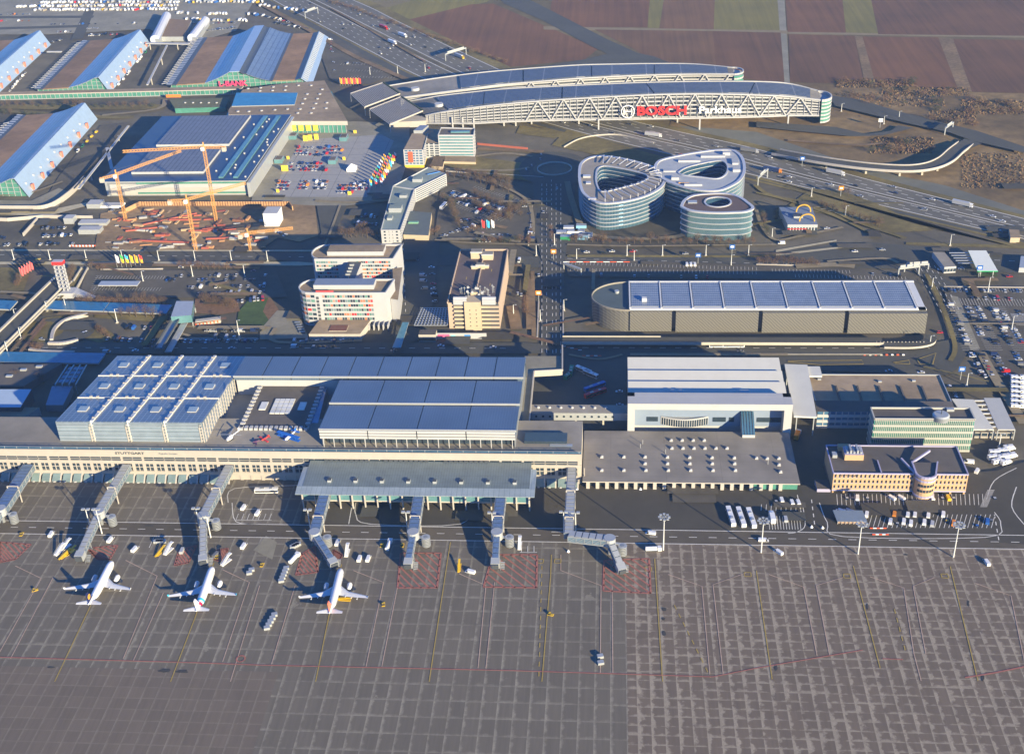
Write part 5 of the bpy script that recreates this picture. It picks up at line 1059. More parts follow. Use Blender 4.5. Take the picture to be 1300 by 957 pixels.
ry3 = G(912, 306)[1]; rz3 = zat(ry3, 912, 271)
t3_, ro3, ri3, _ = ringbuild('oval_office', 'smallest rounded glass office with brown roof and round roof opening in front', [(864, 262.7), (868, 255), (879.6, 248.5), (902.7, 246), (925, 246.3), (940, 251), (949, 257), (957, 264.6), (947, 269.4), (930, 270.5), (912, 271), (890, 270), (874, 267.5)], [(895.5, 257), (899, 253), (911, 251), (923, 253), (927, 257), (923, 261), (911, 263), (899, 261)], rz3, 5, rroof3)
X, Y = G(879, 257, rz3); s = M(); s.box(X - 3.5, Y - 2.5, rz3 + .1, X + 3.5, Y + 2.5, rz3 + .8, lsteel); s.obj('roof_unit', t3_)
# ---- burger restaurant with arches on its roof
Mc = thing('burger_restaurant', 'small restaurant with two yellow arches on its dark blue roof', 'restaurant'); my = G(1010, 295)[1]; mz = 6.5
q = [G(1000, 285, mz), G(1038, 285, mz), G(1031, 263, mz), G(989, 263, mz)]; g = M(); g.prism(q, 0, mz, hwhite, mat('blue_grey_roof', (.16, .2, .27), .7, .1)); facade(Mc, g, q[0], q[1], 0, mz, 1, hwhite, glass, .2, 10, .8, .5, top=2.4); g.obj('wall', Mc)
s = M(); s.bar((q[0][0], q[0][1] - .6, 2.9), (q[1][0] - 8, q[0][1] - .6, 2.9), .3, .6, mat('red_trim', (.5, .03, .03))); s.obj('red_trim', Mc)
gold = mat('golden_yellow', (.55, .32, .03), .4, .02)
for px0, px1, py in ((1011, 1029, 269), (1015, 1034, 281)):
    a_, b_ = G(px0, py, mz), G(px1, py, mz); s = M(); pv = None
    for k in range(17):
        t = math.pi * k / 16; p_ = ((a_[0] + b_[0]) / 2 - (b_[0] - a_[0]) / 2 * math.cos(t), a_[1], mz + 6.0 * math.sin(t) ** .8)
        if pv: s.bar(pv, p_, .9, .9, gold, (0, 1, 0))
        pv = p_
    s.obj('yellow_arch', Mc)
X, Y = G(1012, 275, mz); s = M(); s.box(X - 3, Y - 3, mz, X + 4, Y + 3, mz + 1.4, lsteel, dsteel); s.obj('roof_unit', Mc)
# ---- petrol station
Ps = thing('petrol_station', 'petrol station with white canopy edged in green and a grey shop', 'petrol station'); z = 6
g = M(); g.prism([G(1241, 344, z), G(1267, 344, z), G(1252, 318, z), G(1229, 318, z)], z - .6, z, mat('station_green', (.02, .4, .12), .5, .02), mat('canopy_white', (.75, .76, .66), .5, .03)); g.obj('canopy', Ps)
q = [G(1199, 339, 5), G(1214, 338, 5), G(1199, 320, 5), G(1184, 320, 5)]; g = M(); g.prism(q, 0, 5, hwhite, greyroof); facade(Ps, g, q[0], q[1], 0, 5, 1, hwhite, glass, .3, 4, .3, .2, top=1.6); g.obj('shop', Ps)
for i in range(5): a_ = lerp(G(1205, 321, 5), G(1216, 334, 5), i / 4); b_ = lerp(G(1230, 321, 5), G(1238, 334, 5), i / 4); s = M(); s.bar((*a_, 5), (*b_, 5), 1.2, .3, lsteel); s.obj('roof_slat', Ps)
for px, py in ((1236, 322), (1256, 322), (1246, 342), (1262, 342)): X, Y = G(px, py, z); s = M(); s.bar((X, Y + .6, 0), (X, Y + .6, z - .6), .5, .5, hwhite); s.obj('post', Ps)
for px, py in ((1243, 331), (1250, 331), (1252, 340), (1259, 340)): X, Y = G(px, py, 0); s = M(); s.box(X - .4, Y - .8, 0, X + .4, Y + .8, 1.9, hwhite, mat('station_green', (.02, .4, .12))); s.obj('fuel_pump', Ps)
Kb = thing('white_hut', 'small white flat roofed hut at the right edge beyond the petrol station', 'hut'); s = M(); s.prism([G(1294, 340, 4), G(1330, 341, 4), G(1326, 326, 4), G(1296, 325, 4)], 0, 4, hwhite, lsteel); s.obj('wall', Kb)
Sd = thing('dark_hut', 'small brown hut beside the frontage road near the right edge', 'hut'); s = M(); s.prism([G(1283, 302, 4), G(1295, 302, 4), G(1294, 292, 4), G(1281, 291, 4)], 0, 4, tan, brownroof); s.obj('wall', Sd)
# ---- curved motorway-spanning parking building
Bo = thing('bridge_parking_building', 'long curved white truss parking building spanning the motorway with big red lettering', 'parking garage')
fr = [(541, 147, 157, 1), (560, 143, 157, 3), (580, 140, 157, 4), (600, 137, 157, 5), (640, 132.5, 155, 7), (700, 127.5, 153, 8.5), (767, 123.5, 152, 9.5), (830, 120.5, 151, 10), (894, 119.5, 150, 10), (960, 121, 148.5, 10), (1000, 123, 147, 9.5), (1040, 127.5, 147, 9.5)]
F = []
for x, yt, yb_, zb_ in fr:
    X, Y = G(x, yb_, zb_); F.append((X, Y, zb_, zat(Y, x, yt)))
print('bosch roof z', [round(f[3], 1) for f in F])
def sm4(q, k=5): return smooth_line(q, k)
Fs = sm4([(f[0], f[1], f[2], f[3]) for f in F])
zr = F[6][3]
bk = [(518, 129), (540, 125), (560, 121.5), (600, 117, ), (640, 113), (700, 110), (767, 107), (818, 105), (900, 103.5), (970, 104), (1005, 107), (1040, 116)]
Bk = sm4([(*G(x, y, F[i][3]), 0, F[i][3]) for i, (x, y) in enumerate(bk)])
deckm = mat('deck_grey', (.3, .3, .29), .7, .08); pv = stripes('photovoltaic_roof', (.075, .09, .115), (.21, .22, .24), 3.6, .24, (0, 1, 0), .5, .1, 34, .03, (1, 0, 0))
def wing(par, Fs, Bk, label=None):
    n = len(Fs); g = M()
    g.add([(a[0], a[1] + .8, a[3] - .5) for a in Fs] + [(b[0], b[1], b[3] - .5) for b in Bk], [[i, i + 1, n + i + 1, n + i] for i in range(n - 1)], greyroof); g.obj('roof_deck', par)
    # solar shed rows slightly above the deck, set in from the borders
    i0 = 8; k = 9; 
    while i0 < n - 3:
        i1 = min(i0 + k, n - 2); s = M()
        seg = range(i0, i1 + 1); A = [lerp(Fs[i], Bk[i], .10) for i in seg]; B = [lerp(Fs[i], Bk[i], .92) for i in seg]; m_ = len(A)
        A[0] = lerp(A[0], A[1], .12); B[0] = lerp(B[0], B[1], .12)
        s.add([(a[0], a[1], a[3] + .5) for a in A] + [(b[0], b[1], b[3] + .5) for b in B] + [(a[0], a[1], a[3] - .45) for a in A], [[i, i + 1, m_ + i + 1, m_ + i] for i in range(m_ - 1)] + [[2 * m_ + i, 2 * m_ + i + 1, i + 1, i] for i in range(m_ - 1)], pv); s.obj('solar_array', par)
        i0 = i1
    # floors
    nf = 6
    for f in range(nf):
        s = M()
        for i in range(n - 1):
            a, b = Fs[i], Fs[i + 1]
            za = a[2] + (a[3] - a[2]) * f / nf; zb = b[2] + (b[3] - b[2]) * f / nf
            s.bar((a[0], a[1] + 1.6, za + .7), (b[0], b[1] + 1.6, zb + .7), .4, 1.3, whitep)
        s.obj('parking_level', par)
    s = M()
    for i in range(n - 1):
        a, b = Fs[i], Fs[i + 1]; c, d = Bk[i], Bk[i + 1]
        s.add([(a[0], a[1] + 5, a[2]), (b[0], b[1] + 5, b[2]), (b[0], b[1] + 5, b[3] - .6), (a[0], a[1] + 5, a[3] - .6)], [[0, 1, 2, 3]], dsteel)
        s.add([(c[0], c[1], a[2]), (d[0], d[1], b[2]), (d[0], d[1], d[3] - .6), (c[0], c[1], c[3] - .6)], [[3, 2, 1, 0]], whitep)
        s.add([(a[0], a[1] + 1, a[2]), (b[0], b[1] + 1, b[2]), (d[0], d[1], b[2]), (c[0], c[1], a[2])], [[3, 2, 1, 0]], steel)
    s.obj('core', par)
    s = M()
    for i in range(n - 1):
        a, b = Fs[i], Fs[i + 1]; s.bar((a[0], a[1] + .4, a[3]), (b[0], b[1] + .4, b[3]), 1.6, 1.2, whitep)
    s.obj('truss_chord', par); s = M(); s2 = M()
    for i in range(n - 1):
        a, b = Fs[i], Fs[i + 1]; s.bar((a[0], a[1] + .2, a[2]), (b[0], b[1] + .2, b[2]), 1.4, 1.3, whitep)
        c, d = Bk[i], Bk[i + 1]; s2.bar((c[0], c[1], c[3]), (d[0], d[1], d[3]), 1.2, 1.0, whitep)
    s.obj('truss_chord', par); s2.obj('truss_chord', par)
wing(Bo, Fs, Bk)
n = len(Fs)
def along(Fs, step, t0=0.0):
    out = []; d = t0; pos = 0
    for a, b in zip(Fs, Fs[1:]):
        l = math.dist(a[:2], b[:2])
        while d <= pos + l: out.append(lerp(a, b, (d - pos) / l)); d += step
        pos += l
    return out
st = along(Fs, 12.2, 100)
for i in range(len(st) - 1):
    a, b = st[i], st[i + 1]; s = M(); up = i % 2 == 0
    s.bar((a[0], a[1], a[2] if up else a[3]), (b[0], b[1], b[3] if up else b[2]), 1.0, .8, whitep, (0, 1, 0)); s.obj('truss_diagonal', Bo)
for p in along(Fs, 6.6, 4): s = M(); s.bar((p[0], p[1] + .9, p[2]), (p[0], p[1] + .9, p[3]), .35, .35, whitep); s.obj('facade_post', Bo)
for px, pyb in ((640, 160), (602, 163), (655, 160), (675, 158), (760, 165), (735, 158), (860, 156), (888, 165), (1000, 160), (575, 162), (588, 162)):
    X, Y = G(px, pyb); s = M(); s.bar((X, Y, 0), (X, Y, 10.5), 1.3, 1.3, whitep); s.obj('pillar', Bo)
# rounded glazed east end
e = F[-1]; cxe, cye = lerp((e[0], e[1]), (Bk[-1][0], Bk[-1][1]), .5); re = math.dist((e[0], e[1]), (Bk[-1][0], Bk[-1][1])) / 2
arc = [(cxe + re * .8 * math.cos(t), cye + re * math.sin(t)) for t in [-math.pi / 2 + math.pi * i / 14 for i in range(15)]]
g = M(); g.prism(arc, 3, e[3] - 2, greeng, whitep); g.obj('glazed_end', Bo)
for f in range(7):
    s = M(); z_ = 3 + f * (e[3] - 3.5) / 6
    for i in range(14): s.bar((*arc[i], z_), (*arc[i + 1], z_), 1.2, 1.5 if f < 6 else 2.4, whitep)
    s.obj('end_band', Bo)
# lettering on the front
red = mat('sign_red', (.75, .03, .025), .5, .02); wsign = mat('sign_white', (.8, .8, .78), .4, .02)
def onface(px):
    return min(range(n - 1), key=lambda i: abs(P(Fs[i][0], Fs[i][1], 20)[0] - px))
i_ = onface(840); a = Fs[i_]; ang = math.atan2(Fs[i_ + 1][1] - Fs[i_][1], Fs[i_ + 1][0] - Fs[i_][0])
X0, Y0 = G(840, 139, 17); text_mesh('BOSCH', 11.5, (G(840, 139, a[2] + 7.5)[0], a[1] - 1.6, a[2] + 8), (math.pi / 2, 0, ang), red, 'red_lettering', Bo, .6, .35, xs=1.25)
i_ = onface(914); a = Fs[i_]; text_mesh('Parkhaus', 9.5, (G(914, 139, a[2] + 7.5)[0], a[1] - 1.6, a[2] + 8), (math.pi / 2, 0, 0), wsign, 'white_lettering', Bo, .4, .18, xs=1.15)
i_ = onface(797); a = Fs[i_]; xc = G(797, 139, a[2] + 7.5)[0]; s = M(); zc = a[2] + 8
for k in range(20):
    t, t2 = 2 * math.pi * k / 20, 2 * math.pi * (k + 1) / 20; s.bar((xc + 6 * math.cos(t), a[1] - 1.6, zc + 6 * math.sin(t)), (xc + 6 * math.cos(t2), a[1] - 1.6, zc + 6 * math.sin(t2)), .8, .8, wsign, (0, 1, 0))
for sx in (-1, 1):
    pv_ = None
    for k in range(7):
        t = -1.0 + 2.0 * k / 6; p_ = (xc + sx * (2.4 + 1.4 * math.cos(t)), a[1] - 1.6, zc + 3.6 * math.sin(t))
        if pv_: s.bar(pv_, p_, .7, .7, wsign, (0, 1, 0))
        pv_ = p_
s.bar((xc - 3.5, a[1] - 1.6, zc), (xc + 3.5, a[1] - 1.6, zc), .9, .7, wsign, (0, 1, 0)); s.obj('round_emblem', Bo)
# west pergola louvres of the building
for quad, nm in (([(487, 110), (508, 124), (463, 136), (445, 119)], 22), ([(510, 128), (537, 146), (495, 158), (469, 139)], 22)):
    zq = 9; a_, b_, c_, d_ = [G(*p, zq) for p in quad]
    for i in range(nm + 1):
        t = i / nm; s = M(); s.bar((*lerp(a_, b_, t)[:2], zq + 3 * (1 - 0)), (*lerp(a_, b_, t)[:2], zq + 3), 0.1, .1, whitep) if False else None
        p0 = lerp(a_, d_, t); p1 = lerp(b_, c_, t); s.bar((*p0, zq + 4 * (1 - t)), (*p1, zq + 4 * (1 - t)), .8, .6, cream2); s.obj('pergola_slat', Bo)
    s = M(); s.bar((*a_, zq + 4), (*d_, zq), 1.3, 1.2, cream2); s.bar((*b_, zq + 4), (*c_, zq), 1.3, 1.2, cream2); s.prism([a_, b_, c_, d_], 0, [zq + 3, zq + 3, zq - 1, zq - 1] , cream2, darkroof) if False else None
    s.bar((*a_, zq + 4), (*b_, zq + 4), 1.6, 1.6, mat('dark_green_strip', (.04, .06, .03), .9, .2)); s.bar((*c_, 0), (*c_, zq), .8, .8, cream2); s.bar((*d_, 0), (*d_, zq), .8, .8, cream2); s.obj('pergola_frame', Bo)
for px, py, par in ((527, 114, Bo), (557, 134, Bo)):
    X, Y = G(px, py, F[2][3]); s = M(); s.cyl((X, Y, F[2][3] - .5), (X, Y, F[2][3] + 2), 4.5, 4.2, 16, whitep, True); s.obj('ventilation_drum', par)
q = [G(497, 158), G(541, 157), G(541, 151), G(510, 151)]; s = M(); s.prism([G(495, 158, 4), G(541, 156, 4), G(541, 147, 6), G(520, 147, 6)], 0, 6, cream2); s.obj('plinth', Bo)
# rear wing
Br2 = thing('bridge_parking_building', 'rear curved wing with solar roof behind the lettered white truss building', 'parking garage')
fr2 = [(508, 124.5), (560, 117.5), (600, 112.5), (640, 107.5), (700, 102.5), (741, 99.5), (790, 97), (830, 95.5), (880, 94.5), (932, 94.5)]
bk2 = [(487, 110), (550, 100), (600, 93.5), (640, 89.5), (700, 85), (741, 82.5), (790, 81.5), (830, 81), (880, 81.5), (930, 86)]
zs = [12, 18, 22, 24, 27, 28, 28, 28, 28, 28]
F2 = sm4([(*G(x, y, z_), max(1, min(9, z_ - 14)), z_) for (x, y), z_ in zip(fr2, zs)]); B2 = sm4([(*G(x, y, z_), 0, z_) for (x, y), z_ in zip(bk2, zs)]); wing(Br2, F2, B2)
st = along(F2, 12.2, 120)
for i in range(len(st) - 1):
    a, b = st[i], st[i + 1]; s = M(); up = i % 2 == 0; s.bar((a[0], a[1], a[2] if up else a[3]), (b[0], b[1], b[3] if up else b[2]), 1.0, .8, whitep, (0, 1, 0)); s.obj('truss_diagonal', Br2)
for px, py in ((640, 130), (760, 120), (880, 118)): X, Y = G(px, py, 0); s = M(); s.bar((X, F2[20][1] + 8, 0), (X, F2[20][1] + 8, 9), 1.3, 1.3, whitep); s.obj('pillar', Br2)
e = F2[-1]; b_ = B2[-1]; cxe, cye = (e[0] + b_[0]) / 2, (e[1] + b_[1]) / 2; re = math.dist(e[:2], b_[:2]) / 2; arc = [(cxe + re * .9 * math.cos(t), cye + re * math.sin(t)) for t in [-math.pi / 2 + math.pi * i / 12 for i in range(13)]]
g = M(); g.prism(arc, 3, 26, greeng, whitep); g.obj('glazed_end', Br2)
for f in range(6):
    s = M()
    for i in range(12): s.bar((*arc[i], 4 + f * 4.8), (*arc[i + 1], 4 + f * 4.8), 1.2, 1.4, whitep)
    s.obj('end_band', Br2)
# ================================================================ TRADE FAIR HALLS
brn = mat('planted_brown_roof', (.27, .165, .09), .95, .2, .12, stain=.25); mblue = stripes('fair_blue_roof', (.25, .30, .36), (.09, .12, .16), 4.6, .13, (math.cos(math.radians(5)), math.sin(math.radians(5)), 0), .35, .2, 32, .02, (-.087, .996, 0))
mgrey = stripes('fair_solar_roof', (.19, .24, .30), (.10, .12, .15), 5.0, .12, (math.cos(math.radians(5)), math.sin(math.radians(5)), 0), .35, .4, 22, .02, (-.087, .996, 0)); mlight = stripes('pale_blue_panel_wall', (.36, .47, .58), (.30, .40, .50), 9, .02, (0, 1, 0), .45, .3, var=.05)
def hall(label, F0, wdir, L, prof, adir, name='fair_hall', front=True, group=None):
    t = thing(name, label, 'exhibition hall', group)
    wx, wy_ = math.cos(wdir), math.sin(wdir); ax, ay = math.cos(adir), math.sin(adir)
    pt = lambda u, v, z_: (F0[0] + wx * u + ax * v, F0[1] + wy_ * u + ay * v, z_)
    for (u0, z0_, m0, nm), (u1, z1_, _, _) in zip(prof, prof[1:]):
        g = M(); k = 5 if abs(z1_ - z0_) > 2 and nm != 'side_wall' else 1
        for i in range(k):
            # gentle sag between the ridges
            ua, ub = u0 + (u1 - u0) * i / k, u0 + (u1 - u0) * (i + 1) / k
            za, zb = z0_ + (z1_ - z0_) * (i / k), z0_ + (z1_ - z0_) * ((i + 1) / k)
            if k > 1: za -= 1.1 * math.sin(math.pi * i / k); zb -= 1.1 * math.sin(math.pi * (i + 1) / k)
            g.add([pt(ua, 0, za), pt(ub, 0, zb), pt(ub, L, zb), pt(ua, L, za), pt(ua, 0, za - .8), pt(ub, 0, zb - .8), pt(ub, L, zb - .8), pt(ua, L, za - .8)], [[0, 1, 2, 3], [4, 5, 1, 0], [3, 2, 6, 7], [7, 6, 5, 4]], m0)
        g.obj(nm, t)
    us = [p[0] for p in prof]; zs_ = [p[1] for p in prof]
    def zz(u):
        for a, b in zip(prof, prof[1:]):
            if a[0] <= u <= b[0]: return a[1] + (b[1] - a[1]) * (u - a[0]) / (b[0] - a[0]) - 1.6
        return prof[-1][1]
    W = us[-1]; nb_ = max(8, int(W / 6)); fv = 3.0 if front else 3.0
    for v, flip in ((fv, 0), (L - 2, 1)):
        g = M(); vs = [pt(us[0] + 2, v, 0)] + [pt(W * (.03 + .94 * i / nb_), v, max(.5, zz(W * (.03 + .94 * i / nb_)))) for i in range(nb_ + 1)] + [pt(W * .97, v, 0)]
        g.face(vs[::-1] if not flip else vs, greeng); g.obj('glass_gable', t)
    g = M()
    for i in range(nb_ + 1): u = W * (.03 + .94 * i / nb_); g.bar(pt(u, fv - .3, 0), pt(u, fv - .3, max(.6, zz(u))), .5, .5, lsteel)
    for z_ in (4, 8, 12):
        uu = [W * (.03 + .94 * i / nb_) for i in range(nb_ + 1) if zz(W * (.03 + .94 * i / nb_)) > z_]
        if len(uu) > 1: g.bar(pt(uu[0], fv - .2, z_), pt(uu[-1], fv - .2, z_), .3, .4, lsteel)
    g.obj('gable_frame', t); return t, pt
rd = math.radians
def hallprof(W): return [(0, 6, louvd, 'edge_roof'), (W * .07, 5.5, dsteel, 'gutter'), (W * .11, 5.2, brn, 'planted_roof'), (W * .46, 6.8, mblue, 'metal_roof'), (W * .84, 17.5, mblue, 'ridge_roof'), (W * .885, 17.8, mlight, 'side_wall'), (W, 0.3, mlight, 'foot')]
louvd = stripes('ladder_louvre', (.38, .4, .41), (.05, .07, .11), 6.4, .5, (-.087, .996, 0), .5, 0)
fh = []
for lab, F0, W in (('planted roof exhibition hall second from the top left corner', (-619.5, 1233), 84), ('exhibition hall cut by the upper left picture edge', (-746, 1238), 84), ('near exhibition hall with steep pale blue side wall above the curved ramp', (-588, 950), 84)):
    t_, pt = hall(lab, F0, rd(-1.5), 200 if F0[1] < 1000 else 186, hallprof(W), rd(95.5 if F0[1] > 1000 else 94), group=None); fh.append((t_, pt, W))
    for i in range(7):   # red ventilation boxes on the side wall
        s = M(); v = 14 + i * 26; p = pt(W - 1, v, 3); s.box(p[0] - .8, p[1] - 1.5, 1.5, p[0] + 1.0, p[1] + 1.5, 7, mat('salmon_duct', (.55, .2, .13), .6, .08)); s.obj('red_duct', t_)
    for i in range(9): s = M(); v = 10 + i * 19; p = pt(W - 5, v, 8.5); s.blob((p[0], p[1], 8.8), (1.3, 1.3, 1.3), whitep, 8, 4); s.obj('round_vent', t_)
    for i in range(26):
        s = M(); v = 5 + i * 6.8; s.bar(pt(-5.5, v, 5.2), pt(0.2, v, 6.2), 1.8, .5, whitep); s.obj('ladder_bar', t_)
WC = 152
prC = [(0, 6, louvd, 'edge_roof'), (6, 5.5, dsteel, 'gutter'), (11, 5.2, brn, 'planted_roof'), (42, 6.3, mblue, 'metal_roof'), (70, 17.5, mlight, 'ridge_roof'), (81, 17.8, dsteel, 'valley'), (88, 15, mgrey, 'solar_roof'), (112, 6.8, dsteel, 'valley'), (115, 6.4, brn, 'planted_roof'), (139, 6.5, dsteel, 'gutter'), (146, 8.2, mlight, 'side_wall'), (157, .5, mlight, 'foot')]
tC, ptC = hall('widest exhibition hall with central pale ridge and brown planted roof strips', (-476, 1240), rd(3), 182, prC, rd(96), front=True)
text_mesh('L-BANK', 8, (ptC(72, 0, 0)[0], ptC(72, 1.2, 0)[1] - 1.8, 4.5), (math.pi / 2, 0, rd(3)), mat('pink_sign', (.75, .05, .15), .5, .02), 'red_lettering', tC, .3, .2, xs=1.1)
for i in range(26): s = M(); v = 5 + i * 6.8; s.bar(ptC(-6, v, 5.2), ptC(.2, v, 6.2), 1.8, .5, whitep); s.obj('ladder_bar', tC)
for i in range(30): s = M(); v = 4 + i * 6; s.bar(ptC(147, v, 8.4), ptC(152.5, v, 4.6), .8, .5, whitep); s.obj('side_louvre', tC)
# congress centre + gallery
Cg = thing('congress_centre', 'congress centre with flat brown roof, round skylights and a blue glass strip', 'congress centre'); z = 12
q = [G(290, 140, z), G(308, 114, z), G(362, 106, z), G(412, 102.5, z), G(441, 154, z), G(362, 154, z), G(364, 146, z), G(290, 146, z)]
g = M(); g.prism(q, 8, z, cream2, brownroof); g.obj('roof', Cg)
g = M(); q2 = [G(355, 155, z), G(438, 155, z), G(420, 112, z), G(300, 116, z), G(285, 145, z)]; g.prism([(a, b + 1.5) for a, b in q2], 0, 8, greeng); g.obj('glass_wall', Cg)
g = M(); a_, b_ = q2[0], q2[1]
for i in range(16): p = lerp(a_, b_, i / 15); g.bar((p[0], p[1] + 1.2, 0), (p[0], p[1] + 1.2, 8), .5, .5, lsteel)
g.obj('column', Cg)
g = M(); g.prism([G(294, 135, 12.8), G(300, 118, 12.8), G(378, 118, 12.8), G(374, 133, 12.8)], 12.01, 12.8, lsteel, glassy('blue_green_glass', (.04, .18, .27), .12)); g.obj('glass_strip', Cg)
for px, py in ((315, 113), (331, 112), (347, 111), (363, 110), (379, 109), (395, 109), (330, 116), (346, 115.5), (362, 115), (390, 120), (406, 120), (387, 126), (403, 126), (384, 132), (401, 132), (415, 131), (381, 139), (398, 138), (414, 138), (365, 139), (349, 140), (332, 141), (316, 142), (378, 144), (395, 144), (409, 114), (302, 142)):
    X, Y = G(px, py, z); s = M(); s.cyl((X, Y, z), (X, Y, z + .8), 1.5, 1.5, 10, whitep); s.obj('round_skylight', Cg)
for k in range(4): X = lerp(q2[0], q2[1], .2 + .08 * k); s = M(); s.box(X[0] - 2.2 + k * 2, X[1] + .2, 3, X[0] + 2.5 + k * 2, X[1] + .9, 8.5, mat('yellow_front', (.68, .5, .05))); s.obj('yellow_panel', Cg)
Ga = thing('gallery_passage', 'long low green glass gallery with brown roof linking the exhibition halls', 'gallery'); z = 6
g = M(); a0_, a1_ = G(-40, 122, z), G(306, 113, z); g.prism([(a0_[0], a0_[1] + 1), (a1_[0], a1_[1]), (a1_[0], a1_[1] + 10), (a0_[0], a0_[1] + 10)], 5, z, cream2, brownroof); g.obj('roof', Ga)
g = M(); A_, B_ = (a0_[0], a0_[1] + 1.5), (a1_[0], a1_[1] + .5); g.prism([(A_[0], A_[1] + .4), (B_[0], B_[1] + .4), (B_[0], B_[1] + 8), (A_[0], A_[1] + 8)], 0, 5, dsteel); facade(Ga, g, A_, B_, 0, 5, 1, lsteel, greeng, .15, 60, .5, .35); g.obj('wall', Ga)
g = M(); q = [G(215, 127, 5), G(292, 124, 5), G(286, 136, 5), G(222, 138, 5)]; g.prism(q, 0, 5, greeng, mat('green_gravel_roof', (.13, .13, .07), .9, .2)); g.obj('annex', Ga)
for i in range(5): X, Y = G(235 + i * 10, 131, 5); s = M(); s.cyl((X, Y, 5), (X, Y, 5.8), 1.2, 1.2, 8, whitep); s.obj('round_skylight', Ga)
s = M(); p = G(220, 121, 5); s.bar((p[0] - 8, p[1], 4), (p[0] + 8, p[1], 4), .4, 3, mat('orange_sign', (.7, .2, .03), .5, .1)); s.obj('orange_sign', Ga)
# blue roofed hall with dark grid field
Bh = thing('blue_roof_hall', 'square exhibition hall with deep blue roof and two grey solar fields behind the cranes', 'exhibition hall'); z = 15
a_, b_, c_, d_ = G(127, 231, z), G(310, 233, z), G(363, 146, z), G(205, 145, z); dblue = mat('deep_blue_roof', (.04, .065, .115), .35, .1, .05, .2)
X0, X1, Y0, Y1 = a_[0], b_[0], a_[1], c_[1]
g = M(); g.box(X0 + 4, Y0 + 4, 0, X1 - 2, Y1, z - 1, steel); g.obj('wall', Bh); g = M(); g.box(X0, Y0, z - 1, X1, Y1 + 1, z, lsteel, dblue); g.obj('roof', Bh)
g = M(); g.box(X0 + 6, Y0 + 3.5, 7.5, X1 - 1.5, Y0 + 3.95, 11, whitep); g.box(X0 + 6, Y0 + 3.6, 1, X1 - 1.5, Y0 + 3.97, 7.4, cream2); g.box(X0 + 30, Y0 + 3.4, 2, X1 - 2, Y0 + 3.58, 3.6, greeng); g.box(X0 + 30, Y0 + 3.4, 11.02, X1 - 2, Y0 + 3.97, 14, greeng); g.obj('front_panel', Bh)
gridm = stripes('grey_solar_grid', (.17, .18, .21), (.09, .10, .13), 4.2, .25, (1, 0, 0), .5, .1, 3.6, .18, (0, 1, 0))
for ya, yb in ((.10, .42), (.50, .97)):
    g = M(); g.box(X0 + 22, Y0 + (Y1 - Y0) * ya, z + .01, X0 + 86 + (4 if ya > .4 else 0), Y0 + (Y1 - Y0) * yb, z + 2.0, whitep, gridm); g.obj('solar_field', Bh)
for px in (.80, .90): g = M(); x = X0 + (X1 - X0) * px; g.box(x, Y0 + 6, z, x + 4, Y1 - 5, z + 1.2, tealg); g.obj('glass_ridge', Bh)
for i in range(22): s = M(); r_ = random.Random(i); x = X0 + (X1 - X0) * r_.choice([.76, .86, .96, .97]) + r_.uniform(-2, 2); y = Y0 + 8 + i * (Y1 - Y0 - 14) / 22; s.cyl((x, y, z), (x, y, z + 1), .9, .9, 8, whitep); s.obj('roof_vent', Bh)
g = M(); g.box(X1 + .02, Y0, 0, X1 + 3, Y1, 13, lsteel); g.box(X0 + 2, Y0 + 4.02, 0, X0 + 5.9, Y0 + 30, 14, lsteel); g.obj('side_fin', Bh)
# small gabled halls far behind
for lab, q, z in (('white barrel roofed hall beside a brown roofed block, left one', [(190, 49), (203, 50), (216, 19), (207, 19)], 8), ('white barrel roofed hall nearest to the widest exhibition hall', [(237, 47), (250, 48), (265, 25), (256, 25)], 8)):
    t_ = thing('small_fair_hall', lab, 'exhibition hall', 'small halls behind the fair ground'); g = M(); qq = [G(*p, z) for p in q]; g.prism(qq, 0, z, lsteel, mat('pale_lilac_roof', (.5, .52, .58), .5, .06)); a_ = lerp(qq[0], qq[1], .5); b_ = lerp(qq[3], qq[2], .5); g.cyl((*a_, z - 1.5), (*b_, z - 1.5), 5.5, 5.5, 12, mat('pale_lilac_roof', (.5, .52, .58))); g.obj('roof', t_)
t_ = thing('brown_roof_block', 'brown flat roofed block between the two small white halls', 'building'); g = M(); g.prism([G(205, 47, 6), G(234, 47, 6), G(243, 26, 6), G(214, 24, 6)], 0, 6, lsteel, mat('tan_roof', (.22, .15, .09), .9, .15)); g.obj('wall', t_)
t_ = thing('fair_footbridge', 'long pale access bridge deck between the exhibition halls', 'footbridge'); g = M(); z = 7
for a_, b_, w_2 in (((186, 55), (240, 56), 5), ((212, 58), (187, 108), 2), ((78, 66), (60, 66), 3), ((163, 160), (100, 240), 2), ((136, 188), (142, 215), 3)): g.bar((*G(*a_, z), z), (*G(*b_, z), z), w_2, 1, whitep)
g.obj('deck', t_); 
for q_ in ((190, 56), (225, 56), (205, 75), (192, 100), (150, 172), (115, 220)): s = M(); p = G(*q_, z); s.bar((*p, 0), (*p, z), .8, .8, m_conc); s.obj('pillar', t_)
# curved retaining walls left
t_ = thing('curved_retaining_wall', 'curved cream retaining wall below the near exhibition hall ramp', 'retaining wall'); g = M()
for line in ([(-40, 267), (30, 268), (62, 266), (88, 250), (108, 230)],):
    pts = smooth_line([G(*p) for p in line], 6); 
    for a_, b_ in zip(pts, pts[1:]): g.bar((*a_, 2.5), (*b_, 2.5), 1, 5, cream2)
g.obj('wall', t_)
t_ = thing('retaining_wall', 'pale lower retaining wall left of the construction site', 'retaining wall'); g = M()
for a_, b_ in (((-40, 279), (10, 281)), ((10, 281), (55, 277)), ((48, 280), (30, 300)), ((55, 277), (118, 278))): g.bar((*G(*a_), 1.5), (*G(*b_), 1.5), .8, 3, cream2)
g.obj('wall', t_)
